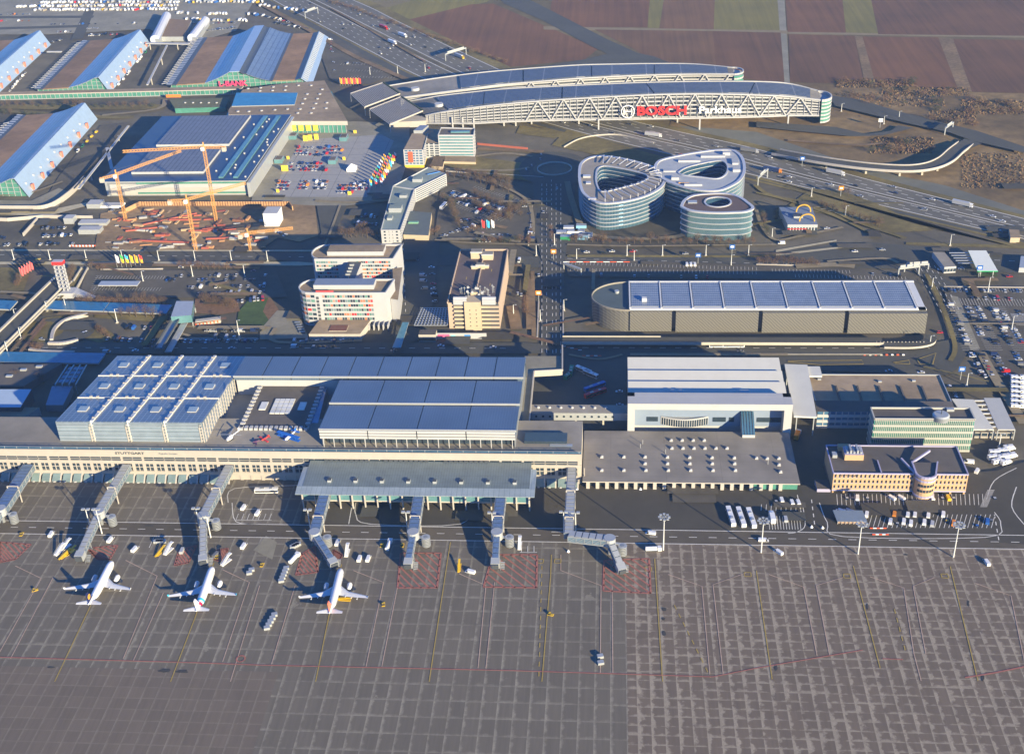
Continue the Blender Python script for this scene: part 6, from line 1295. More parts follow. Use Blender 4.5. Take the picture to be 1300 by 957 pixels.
# ================================================================ INFRASTRUCTURE
Vi = thing('viaduct', 'curved concrete slip road viaduct with pale parapets right of the motorway', 'viaduct')
pts = [(*G(x, y, z), z) for x, y, z in ((985, 193, 3), (1040, 203, 6), (1100, 211, 7), (1150, 214, 7), (1180, 211, 7), (1200, 203, 6.5), (1214, 191, 5), (1226, 182, 2))]
ps = smooth_line(pts, 6); A_, B_ = strip_pts([p[:2] for p in ps], 13)
g = M(); n = len(ps)
g.add([(a[0], a[1], p[2]) for a, p in zip(A_, ps)] + [(b[0], b[1], p[2]) for b, p in zip(B_, ps)] + [(a[0], a[1], p[2] - 1.6) for a, p in zip(A_, ps)] + [(b[0], b[1], p[2] - 1.6) for b, p in zip(B_, ps)],
      [f for i in range(n - 1) for f in ([n + i, n + i + 1, i + 1, i], [2 * n + i, 2 * n + i + 1, 3 * n + i + 1, 3 * n + i], [i, i + 1, 2 * n + i + 1, 2 * n + i], [3 * n + i, 3 * n + i + 1, n + i + 1, n + i])], m_road); g.obj('deck', Vi)
for S_ in (A_, B_):
    g = M()
    for i in range(n - 1): g.bar((*S_[i], ps[i][2]), (*S_[i + 1], ps[i + 1][2]), .8, 2.0, cream2)
    g.obj('parapet', Vi)
for i in range(2, n - 4, 5): s = M(); s.bar((ps[i][0], ps[i][1], 0), (ps[i][0], ps[i][1], ps[i][2] - 1.4), 1.6, 1.6, m_conc); s.obj('pillar', Vi)
GP('slip_road', [(1050, 124), (1090, 130), (1140, 145), (1190, 158), (1240, 170), (1300, 190), (1300, 198), (1232, 182), (1205, 172), (1150, 160), (1060, 138)], m_road)
GP('slip_road', [(960, 158), (1060, 165), (1100, 174), (1130, 170), (1140, 163), (1160, 166), (1120, 176), (1080, 177), (1040, 173), (960, 165)], m_road)
GP('slip_road', [(1224, 180), (1246, 186), (1216, 200), (1200, 196)], m_road)
t_ = thing('ring_ramp_wall', 'pale curved wall round the sunken roundabout opening', 'retaining wall'); g = M(); c_ = G(704, 216); 
for k in range(36):
    a, b = 2 * math.pi * k / 36, 2 * math.pi * (k + 1) / 36; g.bar((c_[0] + 15 * math.cos(a), c_[1] + 15 * math.sin(a), 1), (c_[0] + 15 * math.cos(b), c_[1] + 15 * math.sin(b), 1), .8, 2, m_conc)
g.obj('wall', t_)
t_ = thing('curved_ramp_wall', 'pale curved wall along the slip road below the white truss building', 'retaining wall'); g = M(); pts = smooth_line([G(*p) for p in ((716, 188), (735, 178), (760, 173), (790, 173), (830, 183))], 6)
for a_, b_ in zip(pts, pts[1:]): g.bar((*a_, .8), (*b_, .8), .7, 1.6, cream2)
g.obj('wall', t_)
# ---- jet bridges
roofb = mat('bridge_roof_blue', (.12, .19, .33), .4, .25, .8, .3); bsteel = mat('bridge_truss', (.28, .30, .32), .5, .06, .4, .2)
def tunnel(par, a, b, wd, h, blue=True, nm='walkway'):
    """elevated glazed walkway from a to b (x,y,z = floor) with truss frames"""
    A, B = Vector(a), Vector(b); d = (B - A); l = d.length; d.normalize(); s_ = Vector((d.y, -d.x, 0)).normalized() * wd / 2
    g = M(); g.bar(A + Vector((0, 0, h / 2)), B + Vector((0, 0, h / 2)), wd, h, glassy('tunnel_glass', (.12, .17, .22), .2)); g.obj(nm, par)
    g = M()
    n = max(2, int(l / 4))
    for sd_ in (1, -1):
        for z_ in (0, h): g.bar(A + s_ * sd_ * 1.05 + Vector((0, 0, z_)), B + s_ * sd_ * 1.05 + Vector((0, 0, z_)), .35, .5, bsteel)
        for i in range(n + 1):
            p = A + (B - A) * i / n + s_ * sd_ * 1.05; g.bar(p, p + Vector((0, 0, h)), .25, .25, bsteel)
            if i < n: q_ = A + (B - A) * (i + 1) / n + s_ * sd_ * 1.05; g.bar(p, q_ + Vector((0, 0, h)), .22, .22, bsteel)
    g.obj('truss', par)
    g = M(); m_ = max(3, int(l / 3))
    for i in range(m_):
        p = A + (B - A) * (i + .08) / m_ + Vector((0, 0, h + .3)); q_ = A + (B - A) * (i + .92) / m_ + Vector((0, 0, h + .3)); g.bar(p, q_, wd * .92, .2, roofb if blue else lsteel)
    g.obj('roof', par)
def bridge(label, segs, wd, rot, end, blue=True, legs=True):
    t = thing('jet_bridge', label, 'jet bridge', 'jet bridges of the terminal')
    P3 = [(*G(x, y, z), z) for x, y, z in segs]
    for a, b in zip(P3, P3[1:]): tunnel(t, a, b, wd, 3.4, blue)
    rx, ry_ = P3[-1][:2]; rzz = P3[-1][2]
    s = M(); s.cyl((rx, ry_, rzz - .4), (rx, ry_, rzz + 4), 3.0, 3.0, 14, lsteel); s.cyl((rx, ry_, 0), (rx, ry_, rzz - .4), .9, .9, 8, steel); s.obj('rotunda', t)
    E = (*G(end[0], end[1], 4.5), 3.2)
    tunnel(t, (rx, ry_, rzz), E, 3.0, 2.9, blue, 'boarding_tunnel')
    d = (Vector(E) - Vector((rx, ry_, rzz))).normalized(); s = M(); c = Vector(E) + d * 1.2
    s.bar(c - d * 2 + Vector((0, 0, 1.4)), c + d * 2.2 + Vector((0, 0, 1.4)), 4.4, 3.6, lsteel); s.bar(c + d * 2.2 + Vector((0, 0, 1.4)), c + d * 3 + Vector((0, 0, 1.4)), 3.4, 3.0, dsteel); s.obj('cabin', t)
    s = M(); m_ = (Vector((rx, ry_, rzz)) * .3 + Vector(E) * .7)
    for sx in (-1.6, 1.6): s.bar((m_.x + sx, m_.y, .8), (m_.x + sx, m_.y, m_.z), .5, .5, steel); s.cyl((m_.x + sx - .3, m_.y, .8), (m_.x + sx + .3, m_.y, .8), .8, .8, 10, dsteel)
    s.bar((m_.x - 2.2, m_.y, .9), (m_.x + 2.2, m_.y, .9), 1.2, .6, steel); s.obj('wheel_carriage', t)
    s = M()   # service stair
    c2 = c - d * 1 + Vector((d.y, -d.x, 0)) * -3.6
    for k in range(7): s.box(c2.x - 1, c2.y - 3 + k * .6, k * .5, c2.x + 1, c2.y - 2.4 + k * .6, k * .5 + .2, lsteel)
    s.bar((c2.x - 1, c2.y - 3, 1), (c2.x - 1, c2.y + 1.2, 4.2), .12, .12, lsteel); s.obj('stair', t)
    if legs:
        for a, b in zip(P3, P3[1:]):
            l = math.dist(a[:2], b[:2])
            for k in range(1, int(l / 22) + 1):
                q_ = lerp(a, b, k * 22 / l)
                s = M(); s.bar((q_[0] - wd / 2, q_[1], 0), (q_[0] - wd / 2, q_[1], q_[2] + 5), .5, .5, cream2); s.bar((q_[0] + wd / 2, q_[1], 0), (q_[0] + wd / 2, q_[1], q_[2] + 5), .5, .5, cream2); s.bar((q_[0] - wd / 2, q_[1], q_[2] + 5), (q_[0] + wd / 2, q_[1], q_[2] + 5), .4, .4, cream2); s.obj('portal_frame', t)
    # louvred stair tower beside the rotunda
    s = M(); 
    for k in range(7): s.cyl((rx + 6.4, ry_ - .5, .6 + k), (rx + 6.4, ry_ - .5, .9 + k), 2.3, 2.3, 14, lsteel)
    s.cyl((rx + 6.4, ry_ - .5, 0), (rx + 6.4, ry_ - .5, 7), 1.1, 1.1, 10, steel); s.bar((rx + 2, ry_, rzz + .5), (rx + 5, ry_ - .5, rzz + .5), 1.6, .3, lsteel); s.obj('stair_tower', t); return t
bridge('wide jet bridge leaving the picture at the lower left', [(38, 596, 7), (2, 652, 6.5)], 6, 0, (-20, 690), True)
bridge('slanting jet bridge that reaches the airliner with the dark blue fin', [(162, 596, 8), (127, 655, 6.5)], 4.2, 0, (103, 703), False)
bridge('slanting jet bridge that reaches the airliner with red tail patches', [(292, 597, 8), (259, 660, 6.5)], 4.2, 0, (258, 708), False)
bridge('jet bridge with blue roof bending right to the third airliner', [(414, 629, 8), (400, 682, 6)], 5, 0, (421, 712))
bridge('blue roofed jet bridge below the canopy, left of two empty ones', [(533, 629, 8), (525, 682, 6)], 5, 0, (519, 712))
bridge('blue roofed jet bridge below the right end of the canopy', [(637, 629, 8), (631, 682, 6)], 5, 0, (629, 712))
tb = bridge('jet bridge with a long windowed cross corridor turning right', [(726, 600, 8.5), (722, 684, 7.5), (774, 690, 7.5)], 4.4, 0, (787, 718), False)
for i, (px, py) in enumerate(((95, 694), (275, 694), (412, 694), (548, 693), (655, 693), (728, 704))):
    a_ = G(px - 14, py + 3); s = M(); s.prism([G(px - 14, py + 4), G(px + 14, py + 4), G(px + 14, py - 1), G(px - 14, py - 1)], 0, .35, tan); tag(s.obj('bridge_plinth'), 'low tan concrete plinth on the apron, %s of the six from the left' % nth(i), 'plinth', 'concrete plinths by the jet bridges')
# ================================================================ AIRLINERS
def loft(g, secs, m, n=16):
    """secs: (x, cz, ry, rz) rings along +x"""
    vs = []
    for x, cz, a, b in secs:
        for i in range(n): t = 2 * math.pi * i / n; vs.append((x, a * math.cos(t), cz + b * math.sin(t)))
    k = len(secs); g.add(vs, [[j * n + i, j * n + (i + 1) % n, (j + 1) * n + (i + 1) % n, (j + 1) * n + i] for j in range(k - 1) for i in range(n)], m)
    g.face(vs[:n][::-1], m); g.face(vs[-n:], m)
def airliner(label, nose, tail, fusm, bands, finm, wingm, tipm=None, emblem=None):
    a, b = G(*nose, 4.0), G(*tail, 5.0); hd = math.atan2(a[1] - b[1], a[0] - b[0]); L = 33.8
    cx, cy = (a[0] + b[0]) / 2, (a[1] + b[1]) / 2
    t = thing('airliner', label, 'airliner', None, (cx, cy, 0), hd); Rr = 1.98; cz = 3.75
    X = lambda u: L / 2 - u * L      # u = 0 nose, 1 tail
    prof = [(0, 0, .12), (.008, -.02, .55), (.025, -.02, 1.0), (.055, 0, 1.5), (.10, 0, 1.85), (.15, 0, Rr), (.30, 0, Rr), (.5, 0, Rr), (.66, 0, Rr), (.74, .12, 1.86), (.82, .45, 1.5), (.90, .85, 1.0), (.96, 1.2, .6), (1.0, 1.4, .28)]
    g = M(); loft(g, [(X(u), cz + dz, r, r * 1.03) for u, dz, r in prof][::-1], fusm, 20); fus = g.obj('fuselage', t, True)
    for (u0, u1, m_) in bands:
        def at(u):
            for p, q in zip(prof, prof[1:]):
                if p[0] <= u <= q[0]: k = (u - p[0]) / (q[0] - p[0]); return (X(u), cz + p[1] + (q[1] - p[1]) * k, (p[2] + (q[2] - p[2]) * k) * 1.012, (p[2] + (q[2] - p[2]) * k) * 1.045)
        g = M(); loft(g, [at(u0 + (u1 - u0) * k / 4) for k in range(5)][::-1], m_, 20); g.obj('livery_band', t, True)
    # cabin windows and cockpit
    g = M()
    for sd_ in (1, -1):
        for i in range(38): x = X(.14) - i * .58; g.add([(x, sd_ * (Rr + .012), cz + .38), (x + .3, sd_ * (Rr + .012), cz + .38), (x + .3, sd_ * (Rr - .03), cz + .8), (x, sd_ * (Rr - .03), cz + .8)], [[0, 1, 2, 3] if sd_ < 0 else [3, 2, 1, 0]], dsteel)
    g.obj('cabin_windows', t)
    g = M()
    for k in range(-2, 2):
        y0, y1 = k * .5 + .04, k * .5 + .46; g.add([(X(.030), y0 * 1.3, cz + 1.0 - abs(y0) * .25), (X(.030), y1 * 1.3, cz + 1.0 - abs(y1) * .25), (X(.052), y1 * 1.5, cz + 1.52 - abs(y1) * .25), (X(.052), y0 * 1.5, cz + 1.52 - abs(y0) * .25)], [[0, 1, 2, 3]], dsteel)
    g.obj('cockpit_window', t)
    def wing(par, x0, y0, z0, c0, x1, y1, z1, c1, th, m_, nm):
        g = M(); prf = [(0, 0), (.08, .5), (.3, 1), (.6, .7), (1, 0.05), (.6, -.35), (.3, -.5), (.08, -.35)]
        vs = []
        for (x, y, z_, c) in ((x0, y0, z0, c0), (x1, y1, z1, c1)):
            for u, v in prf: vs.append((x - u * c, y, z_ + v * th * c))
        k = len(prf); fs = [[i, (i + 1) % k, k + (i + 1) % k, k + i] for i in range(k)] + [list(range(k))[::-1], list(range(k, 2 * k))]
        if y1 < y0: fs = [f[::-1] for f in fs]
        g.add(vs, fs, m_); return g
    for sd_ in (1, -1):
        g = wing(t, X(.335), sd_ * 1.6, 2.7, 7.0, X(.475), sd_ * 6.0, 3.15, 3.9, .11, wingm, 'wing'); w2 = wing(t, X(.475), sd_ * 6.0, 3.15, 3.9, X(.61), sd_ * 16.6, 4.1, 1.55, .10, wingm, 'wing')
        o = len(g.v); g.v += w2.v; g.f += [[i + o for i in f] for f in w2.f]; g.m += w2.m
        w_ = g.obj('wing', t)
        for yk, xk in ((5.2, .56), (8.2, .585), (11.2, .61)):     # flap track fairings
            s = M(); s.bar((X(xk) + 1.6, sd_ * yk, 3.0), (X(xk) - 1.2, sd_ * yk, 3.15), .35, .4, wingm); s.obj('flap_fairing', w_)
        s = M(); tp = X(.61); s.add([(tp, sd_ * 16.6, 4.2), (tp - 1.5, sd_ * 16.6, 4.2), (tp - 1.9, sd_ * 16.9, 5.4), (tp - 1.2, sd_ * 16.9, 5.4), (tp, sd_ * 16.75, 4.2), (tp - 1.5, sd_ * 16.75, 4.2), (tp - 1.9, sd_ * 17.0, 5.4), (tp - 1.2, sd_ * 17.0, 5.4)], [[0, 1, 2, 3], [7, 6, 5, 4], [0, 4, 5, 1], [1, 5, 6, 2], [2, 6, 7, 3], [3, 7, 4, 0]], tipm or wingm); s.obj('wingtip', w_)
        s = M(); ex, ey, ez = X(.345), sd_ * 5.75, 2.0      # engine
        sec = [(-2.2, .45, .45), (-1.4, .95, .95), (.2, 1.25, 1.25), (1.6, 1.28, 1.28), (2.2, 1.12, 1.12)]
        vs = []; nn_ = 16
        for dx, a_, b_ in sec:
            for i in range(nn_): q = 2 * math.pi * i / nn_; vs.append((ex + dx, ey + a_ * math.cos(q), ez + b_ * math.sin(q)))
        s.add(vs, [[j * nn_ + i, j * nn_ + (i + 1) % nn_, (j + 1) * nn_ + (i + 1) % nn_, (j + 1) * nn_ + i] for j in range(4) for i in range(nn_)], wingm); s.face([(ex + 2.05, ey + 1.05 * math.cos(2 * math.pi * i / 16), ez + 1.05 * math.sin(2 * math.pi * i / 16)) for i in range(16)], dsteel)
        e_ = s.obj('engine', t); s = M(); s.bar((ex + .6, ey, ez + 1.2), (ex - 2.6, ey, ez + 1.35), .35, .8, wingm); s.obj('pylon', e_)
        wing_ = wing(t, X(.875), sd_ * .5, cz + 1.0, 3.9, X(.965), sd_ * 6.2, cz + 1.6, 1.5, .09, wingm, 's'); wing_.obj('tailplane', t)
    g = M(); fz = cz + 1.4
    q = [(X(.80), fz + .1), (X(.86), fz + 1.4), (X(.955), fz + 6.4), (X(1.005), fz + 6.4), (X(.975), fz + .2)]
    th = .22; g.add([(x, -th, z_) for x, z_ in q] + [(x, th, z_) for x, z_ in q], [[0, 1, 2, 3, 4], [9, 8, 7, 6, 5]] + [[i, 5 + i, 5 + (i + 1) % 5, (i + 1) % 5] for i in range(5)], finm); fn = g.obj('fin', t)
    if emblem:
        for sd_ in (1, -1):
            s = M(); s.cyl((X(.94), sd_ * th * 1.02, fz + 3.2), (X(.94), sd_ * (th + .06), fz + 3.2), 1.35, 1.35, 18, emblem)
            s.bar((X(.94) - .9, sd_ * (th + .1), fz + 2.8), (X(.94) + .9, sd_ * (th + .1), fz + 3.6), .06, .18, finm, (0, 1, 0)); s.bar((X(.94) - .2, sd_ * (th + .1), fz + 3.1), (X(.94) + .1, sd_ * (th + .1), fz + 4.1), .06, .16, finm, (0, 1, 0)); s.obj('round_emblem', fn)
    for gx, gy in ((X(.12), 0), (X(.50), 3.8), (X(.50), -3.8)):
        s = M(); s.bar((gx, gy, .5), (gx, gy, 2.6), .25, .25, lsteel); s.cyl((gx, gy - .6, .55), (gx, gy - .25, .55), .55, .55, 12, dsteel); s.cyl((gx, gy + .25, .55), (gx, gy + .6, .55), .55, .55, 12, dsteel); s.obj('landing_gear', t)
    return t
aw = mat('aircraft_white', (.80, .80, .80), .25, .02, .3, spec=.5); aw2 = mat('aircraft_silver', (.66, .67, .70), .3, .03, .3, spec=.5); awing = mat('wing_grey', (.62, .63, .65), .35, .05, .3); navy = mat('navy_blue', (.015, .02, .09), .3, .02)
airliner('white airliner with dark blue fin carrying a yellow disc, leftmost at the gates', (143, 711), (112, 768), aw, [], navy, awing, None, mat('emblem_yellow', (.8, .42, .02), .4, .02))
airliner('white airliner with light blue and red patches on its tail, middle one', (271, 716), (248, 779), aw, [(.74, .785, mat('livery_sky_blue', (.05, .5, .75), .3, .02)), (.82, .875, mat('livery_red', (.65, .02, .08), .3, .02))], mat('fin_patches', (.7, .68, .72), .3, .02), awing, mat('livery_sky_blue', (.05, .5, .75)))
airliner('grey white airliner with orange red fin patch, rightmost at the gates', (434, 717), (417, 783), aw2, [], mat('fin_orange', (.75, .2, .12), .4, .25, .6), awing)
# ---- display aircraft on the terrace
def small_plane(label, at_, hd, sc_, m1, m2, m3, bip, z=ZD):
    X, Y = G(*at_, z); t = thing('display_plane', label, 'propeller plane', None, (X, Y, z), hd); k = sc_
    g = M(); loft(g, [(-6 * k, 1.6 * k, .15, .2), (-3 * k, 1.4 * k, .5 * k, .6 * k), (0, 1.2 * k, .75 * k, .9 * k), (3 * k, 1.2 * k, .8 * k, .9 * k), (4.2 * k, 1.2 * k, .5 * k, .5 * k)], m1, 12); g.obj('fuselage', t)
    for zz in ((.7, 2.9) if bip else (.8,)): g = M(); g.box(-.2 * k, -8 * k, zz * k, 2.1 * k, 8 * k, zz * k + .25, m2); g.obj('wing', t)
    if bip:
        for y in (-5, 5): g = M(); g.bar((1 * k, y * k, .8 * k), (1 * k, y * k, 3 * k), .2, .2, m2); g.obj('strut', t)
    g = M(); g.box(-6.2 * k, -3 * k, 1.5 * k, -4.8 * k, 3 * k, 1.5 * k + .2, m2); g.obj('tailplane', t); g = M(); g.prism([(-6.4 * k, -.12), (-4.8 * k, -.12), (-4.8 * k, .12), (-6.4 * k, .12)], 1.5 * k, 3.6 * k, m2); g.obj('fin', t)
    g = M(); g.cyl((4.2 * k, 0, 1.2 * k), (4.7 * k, 0, 1.2 * k), .3, .1, 8, m3); g.bar((4.4 * k, -1.8 * k, 1.2 * k), (4.4 * k, 1.8 * k, 1.2 * k), .25, .12, m3); g.obj('propeller', t)
    g = M(); g.cyl((1.5 * k, -1.2 * k, .35), (1.5 * k, -.9 * k, .35), .35, .35, 8, dsteel); g.cyl((1.5 * k, .9 * k, .35), (1.5 * k, 1.2 * k, .35), .35, .35, 8, dsteel); g.bar((1.5 * k, -1.1 * k, .4), (1.5 * k, 0, 1.0 * k), .2, .2, m3); g.bar((1.5 * k, 1.1 * k, .4), (1.5 * k, 0, 1.0 * k), .2, .2, m3); g.obj('wheel_strut', t)
bl = mat('plane_blue', (.02, .13, .5), .35, .03)
small_plane('blue biplane with white belly displayed on the terminal terrace', (368, 556), rd(-115), .95, aw, bl, bl, True)
small_plane('small red plane displayed beside the blue biplane on the terrace', (336, 558), rd(-130), .5, mat('plane_red', (.6, .05, .04), .35, .03), mat('plane_red', (.6, .05, .04)), dsteel, False)
X, Y = G(293, 558, ZD); t = thing('display_helicopter', 'white helicopter displayed on the terrace left of the small planes', 'helicopter', None, (X, Y, ZD), rd(-120))
g = M(); loft(g, [(-7, 2.2, .2, .25), (-2, 2.0, .35, .4), (-.8, 1.6, 1.1, 1.2), (1.5, 1.5, 1.2, 1.2), (2.8, 1.3, .6, .6)], aw, 12); g.obj('fuselage', t)
g = M(); g.cyl((0, 0, 2.6), (0, 0, 3.5), .2, .2, 8, dsteel)
for k in range(4): a = k * math.pi / 2 + .5; g.bar((0, 0, 3.5), (6.5 * math.cos(a), 6.5 * math.sin(a), 3.4), .4, .08, lsteel)
g.obj('rotor', t); g = M(); g.prism([(-7.4, -.1), (-6.2, -.1), (-6.2, .1), (-7.4, .1)], 2, 4.2, aw); g.bar((-7, .3, 3.2), (-7, .3, 4.4), .1, .2, dsteel); g.obj('tail_fin', t)
for y in (-1, 1): g = M(); g.bar((-1.8, y, .15), (2, y, .15), .15, .15, dsteel); g.bar((0, y, .15), (0, y * .6, 1), .12, .12, dsteel); g.obj('skid', t)
X, Y = G(326, 562, ZD); t = thing('display_plane', 'tiny dark plane displayed between helicopter and red plane', 'propeller plane', None, (X, Y, ZD), rd(200)); g = M(); loft(g, [(-3, 1, .1, .1), (0, .9, .45, .5), (2, .9, .4, .4)], mat('plane_purple', (.1, .04, .09), .4, .05), 10); g.obj('fuselage', t); g = M(); g.box(0, -3.2, .7, 1, 3.2, .85, mat('plane_purple', (.1, .04, .09))); g.obj('wing', t)
# ================================================================ VEHICLES
paint = {'white': (.75, .75, .74), 'silver': (.42, .43, .45), 'grey': (.16, .165, .18), 'black': (.015, .016, .02), 'dark blue': (.02, .035, .10), 'red': (.5, .02, .02), 'blue': (.03, .12, .4), 'beige': (.42, .36, .26), 'green': (.03, .22, .1), 'yellow': (.7, .45, .02), 'orange': (.7, .24, .02), 'brown': (.09, .05, .03)}
PM = {k: mat('paint_' + k.replace(' ', '_'), v, .28, .02, .3, .1, spec=.6) for k, v in paint.items()}
tyre = mat('tyre_rubber', (.02, .02, .02), .9, .05); cglass = glassy('car_glass', (.015, .02, .028), .08)
def car_mesh(c, kind):
    g = M(); pm = PM[c]
    if kind == 'car': L_, W_2, body, cab, rf = 4.5, .88, .85, 1.45, (-1.5, 1.0, -.9, .35)
    elif kind == 'hatch': L_, W_2, body, cab, rf = 4.0, .85, .9, 1.5, (-1.9, .9, -1.5, .3)
    elif kind == 'van': L_, W_2, body, cab, rf = 5.4, .98, 1.25, 2.25, (-2.6, 2.0, -2.5, 1.45)
    h = L_ / 2
    low = [(-h, -W_2 * .9), (-h * .95, -W_2), (h * .9, -W_2), (h, -W_2 * .8), (h, W_2 * .8), (h * .9, W_2), (-h * .95, W_2), (-h, W_2 * .9)]
    g.prism(low, .3, [body * .92, body, body * .82, body * .74, body * .74, body * .82, body, body * .92], pm)
    x0, x1, x2, x3 = rf; t_ = .80
    vs = [(x0, -W_2 * .93, body * .95), (x1, -W_2 * .93, body * .86), (x1, W_2 * .93, body * .86), (x0, W_2 * .93, body * .95), (x2, -W_2 * t_, cab - .05), (x3, -W_2 * t_, cab - .05), (x3, W_2 * t_, cab - .05), (x2, W_2 * t_, cab - .05)]
    g.add(vs, [[0, 1, 5, 4], [1, 2, 6, 5], [2, 3, 7, 6], [3, 0, 4, 7]], cglass)
    g.prism([(x2, -W_2 * t_), (x3, -W_2 * t_), (x3, W_2 * t_), (x2, W_2 * t_)], cab - .05, cab, pm)
    if kind == 'van': g.prism([(x0, -W_2 * .95), (.9, -W_2 * .95), (.9, W_2 * .95), (x0, W_2 * .95)], body * .9, cab - .06, pm)
    for sx in (-.62, .62):
        for sy in (-1, 1): g.cyl((h * sx, sy * (W_2 - .2), .33), (h * sx, sy * (W_2 + .02), .33), .33, .33, 8, tyre)
    g.add([(h + .01, -W_2 * .7, .5), (h + .01, -W_2 * .45, .5), (h + .01, -W_2 * .45, .66), (h + .01, -W_2 * .7, .66)], [[0, 1, 2, 3]], lsteel)
    return g.mesh(kind)
CM = {}
def get_car(c, k):
    if (c, k) not in CM: CM[(c, k)] = car_mesh(c, k)
    return CM[(c, k)]
cars = []       # (X, Y, z, heading, colour, kind, place phrase, order)
wcol = ['white'] * 24 + ['silver'] * 20 + ['grey'] * 16 + ['black'] * 18 + ['dark blue'] * 10 + ['red'] * 5 + ['blue'] * 3 + ['beige'] * 2 + ['brown'] * 2
rc = random.Random(21)
def row(a, b, n, fill, place, hd=None, z=.15, cols_=None, jit=.3, kinds=('car', 'car', 'hatch', 'hatch', 'van'), zpx=0):
    A, B = G(*a, zpx), G(*b, zpx); dr = math.atan2(B[1] - A[1], B[0] - A[0]); k = 0
    base = dr + math.pi / 2 if hd is None else (dr if hd == 'along' else math.radians(hd))
    for i in range(n):
        if rc.random() > fill: continue
        t = (i + .5) / n; x, y = lerp(A, B, t); h = base + (math.pi if rc.random() < .5 and hd != 'along' else 0) + rc.uniform(-.03, .03)
        cars.append((x + rc.uniform(-jit, jit), y + rc.uniform(-jit, jit), z + zpx, h, rc.choice(cols_ or wcol), rc.choice(kinds), place, k)); k += 1
def one(px, py, hd, c, k, place):
    x, y = G(px, py); cars.append((x, y, .15, math.radians(hd), c, k, place, 0))
row((1202, 370), (1300, 371), 26, .5, 'top row of the eastern car park')
row((1214, 379), (1300, 381), 24, .42, 'second row of the eastern car park')
for nm, a, b, n in (('first slanting row of the eastern car park', (1205, 387), (1230, 440), 15), ('second slanting row of the eastern car park', (1228, 390), (1246, 428), 12), ('third slanting row of the eastern car park', (1240, 390), (1266, 440), 15), ('fourth slanting row of the eastern car park', (1260, 391), (1284, 440), 15), ('fifth slanting row of the eastern car park', (1272, 396), (1298, 438), 13)): row(a, b, n, .85, nm, 0)
for nm, a, b, n in (('first lower row of the eastern car park', (1233, 449), (1248, 478), 9), ('second lower row of the eastern car park', (1246, 452), (1260, 480), 8), ('third lower row of the eastern car park', (1262, 450), (1282, 482), 9), ('row at the lower right picture edge', (1288, 448), (1300, 470), 6)): row(a, b, n, .85, nm, 0)
row((1292, 395), (1300, 410), 4, .6, 'short row at the right picture edge', 0)
row((212, 352), (340, 350), 24, .4, 'first row of the car park west of the hotel'); row((210, 357), (330, 356), 24, .5, 'second row of the car park west of the hotel')
row((218, 366), (338, 364), 24, .6, 'third row of the car park west of the hotel'); row((250, 374), (338, 372), 17, .65, 'fourth row of the car park west of the hotel'); row((300, 384), (336, 380), 7, .6, 'last short row of the car park west of the hotel')
row((262, 421), (330, 421), 16, .6, 'kerbside row in front of the green lawn', 'along'); row((262, 429), (300, 429), 8, .5, 'island row in front of the green lawn'); row((226, 434), (326, 434), 26, .9, 'drop off row in front of the terminal'); row((372, 435), (450, 433), 20, .75, 'row below the hotel podium'); row((365, 441), (440, 441), 12, .5, 'lane below the hotel podium', 'along')
row((130, 431), (196, 434), 14, .85, 'row right of the turning circle'); row((160, 417), (212, 418), 12, .7, 'row below the blue glass roof'); row((84, 418), (106, 412), 6, .8, 'curved row by the turning circle'); row((100, 428), (112, 422), 4, .8, 'short row by the turning circle'); row((0, 425), (60, 432), 5, .4, 'lane left of the turning circle', 'along')
row((50, 291), (84, 290), 10, .85, 'upper row of the car park left of the construction site'); row((54, 301), (92, 299), 11, .8, 'lower row of the car park left of the construction site'); row((0, 303), (16, 302), 4, .9, 'upper row at the left picture edge'); row((0, 312), (100, 310), 22, .4, 'row beside the frontage road at the left')
for nm, a, b, n, f in (('upper diagonal row of the motel car park', (574, 244), (650, 270), 24, .85), ('second diagonal row of the motel car park', (572, 248), (640, 268), 22, .8), ('third diagonal row of the motel car park', (582, 258), (626, 272), 16, .9), ('fourth diagonal row of the motel car park', (600, 270), (640, 276), 10, .6), ('fifth diagonal row of the motel car park', (584, 282), (612, 278), 8, .8), ('sixth row of the motel car park', (578, 295), (612, 284), 10, .7), ('lower row of the motel car park', (604, 300), (650, 300), 13, .75), ('bottom row of the motel car park', (606, 307), (650, 306), 10, .4)): row(a, b, n, f, nm)
row((674, 280), (675, 306), 8, .85, 'end column beside the avenue', 0); row((665, 262), (674, 274), 4, .7, 'short column beside the avenue', 0); row((560, 302), (575, 296), 4, .7, 'corner left of the motel car park', 0)
row((446, 274), (478, 276), 8, .7, 'upper row of the shaded yard'); row((444, 284), (480, 286), 8, .7, 'lower row of the shaded yard'); row((548, 336), (552, 385), 16, .55, 'column beside the tan tower', 0); row((536, 340), (540, 380), 12, .35, 'column between hotel and tan tower', 0)
row((622, 331), (668, 332), 8, .5, 'yard row right of the tan tower'); row((645, 374), (660, 373), 3, .6, 'shaded court right of the tan tower')
row((350, 294), (364, 300), 4, .9, 'row beside the white tent tower'); 
ev = ['red', 'white', 'black', 'blue', 'orange', 'silver', 'dark blue', 'white', 'red']
for j, (x, y, n) in enumerate(((388, 192, 5), (408, 193, 3), (427, 191, 5), (378, 212, 4), (404, 212, 7), (361, 236, 4), (388, 235, 3), (409, 235, 4), (441, 240, 5), (461, 236, 4))):
    for r_ in range(3): row((x - n * 2.2 - r_ * 1.3, y - 3.5 + r_ * 4.2), (x + n * 2.2 - r_ * 1.3, y - 3.5 + r_ * 4.2), n, .9, '%s row of the %s car group on the pale plaza' % (nth(r_), nth(j)), None, .15, ev)
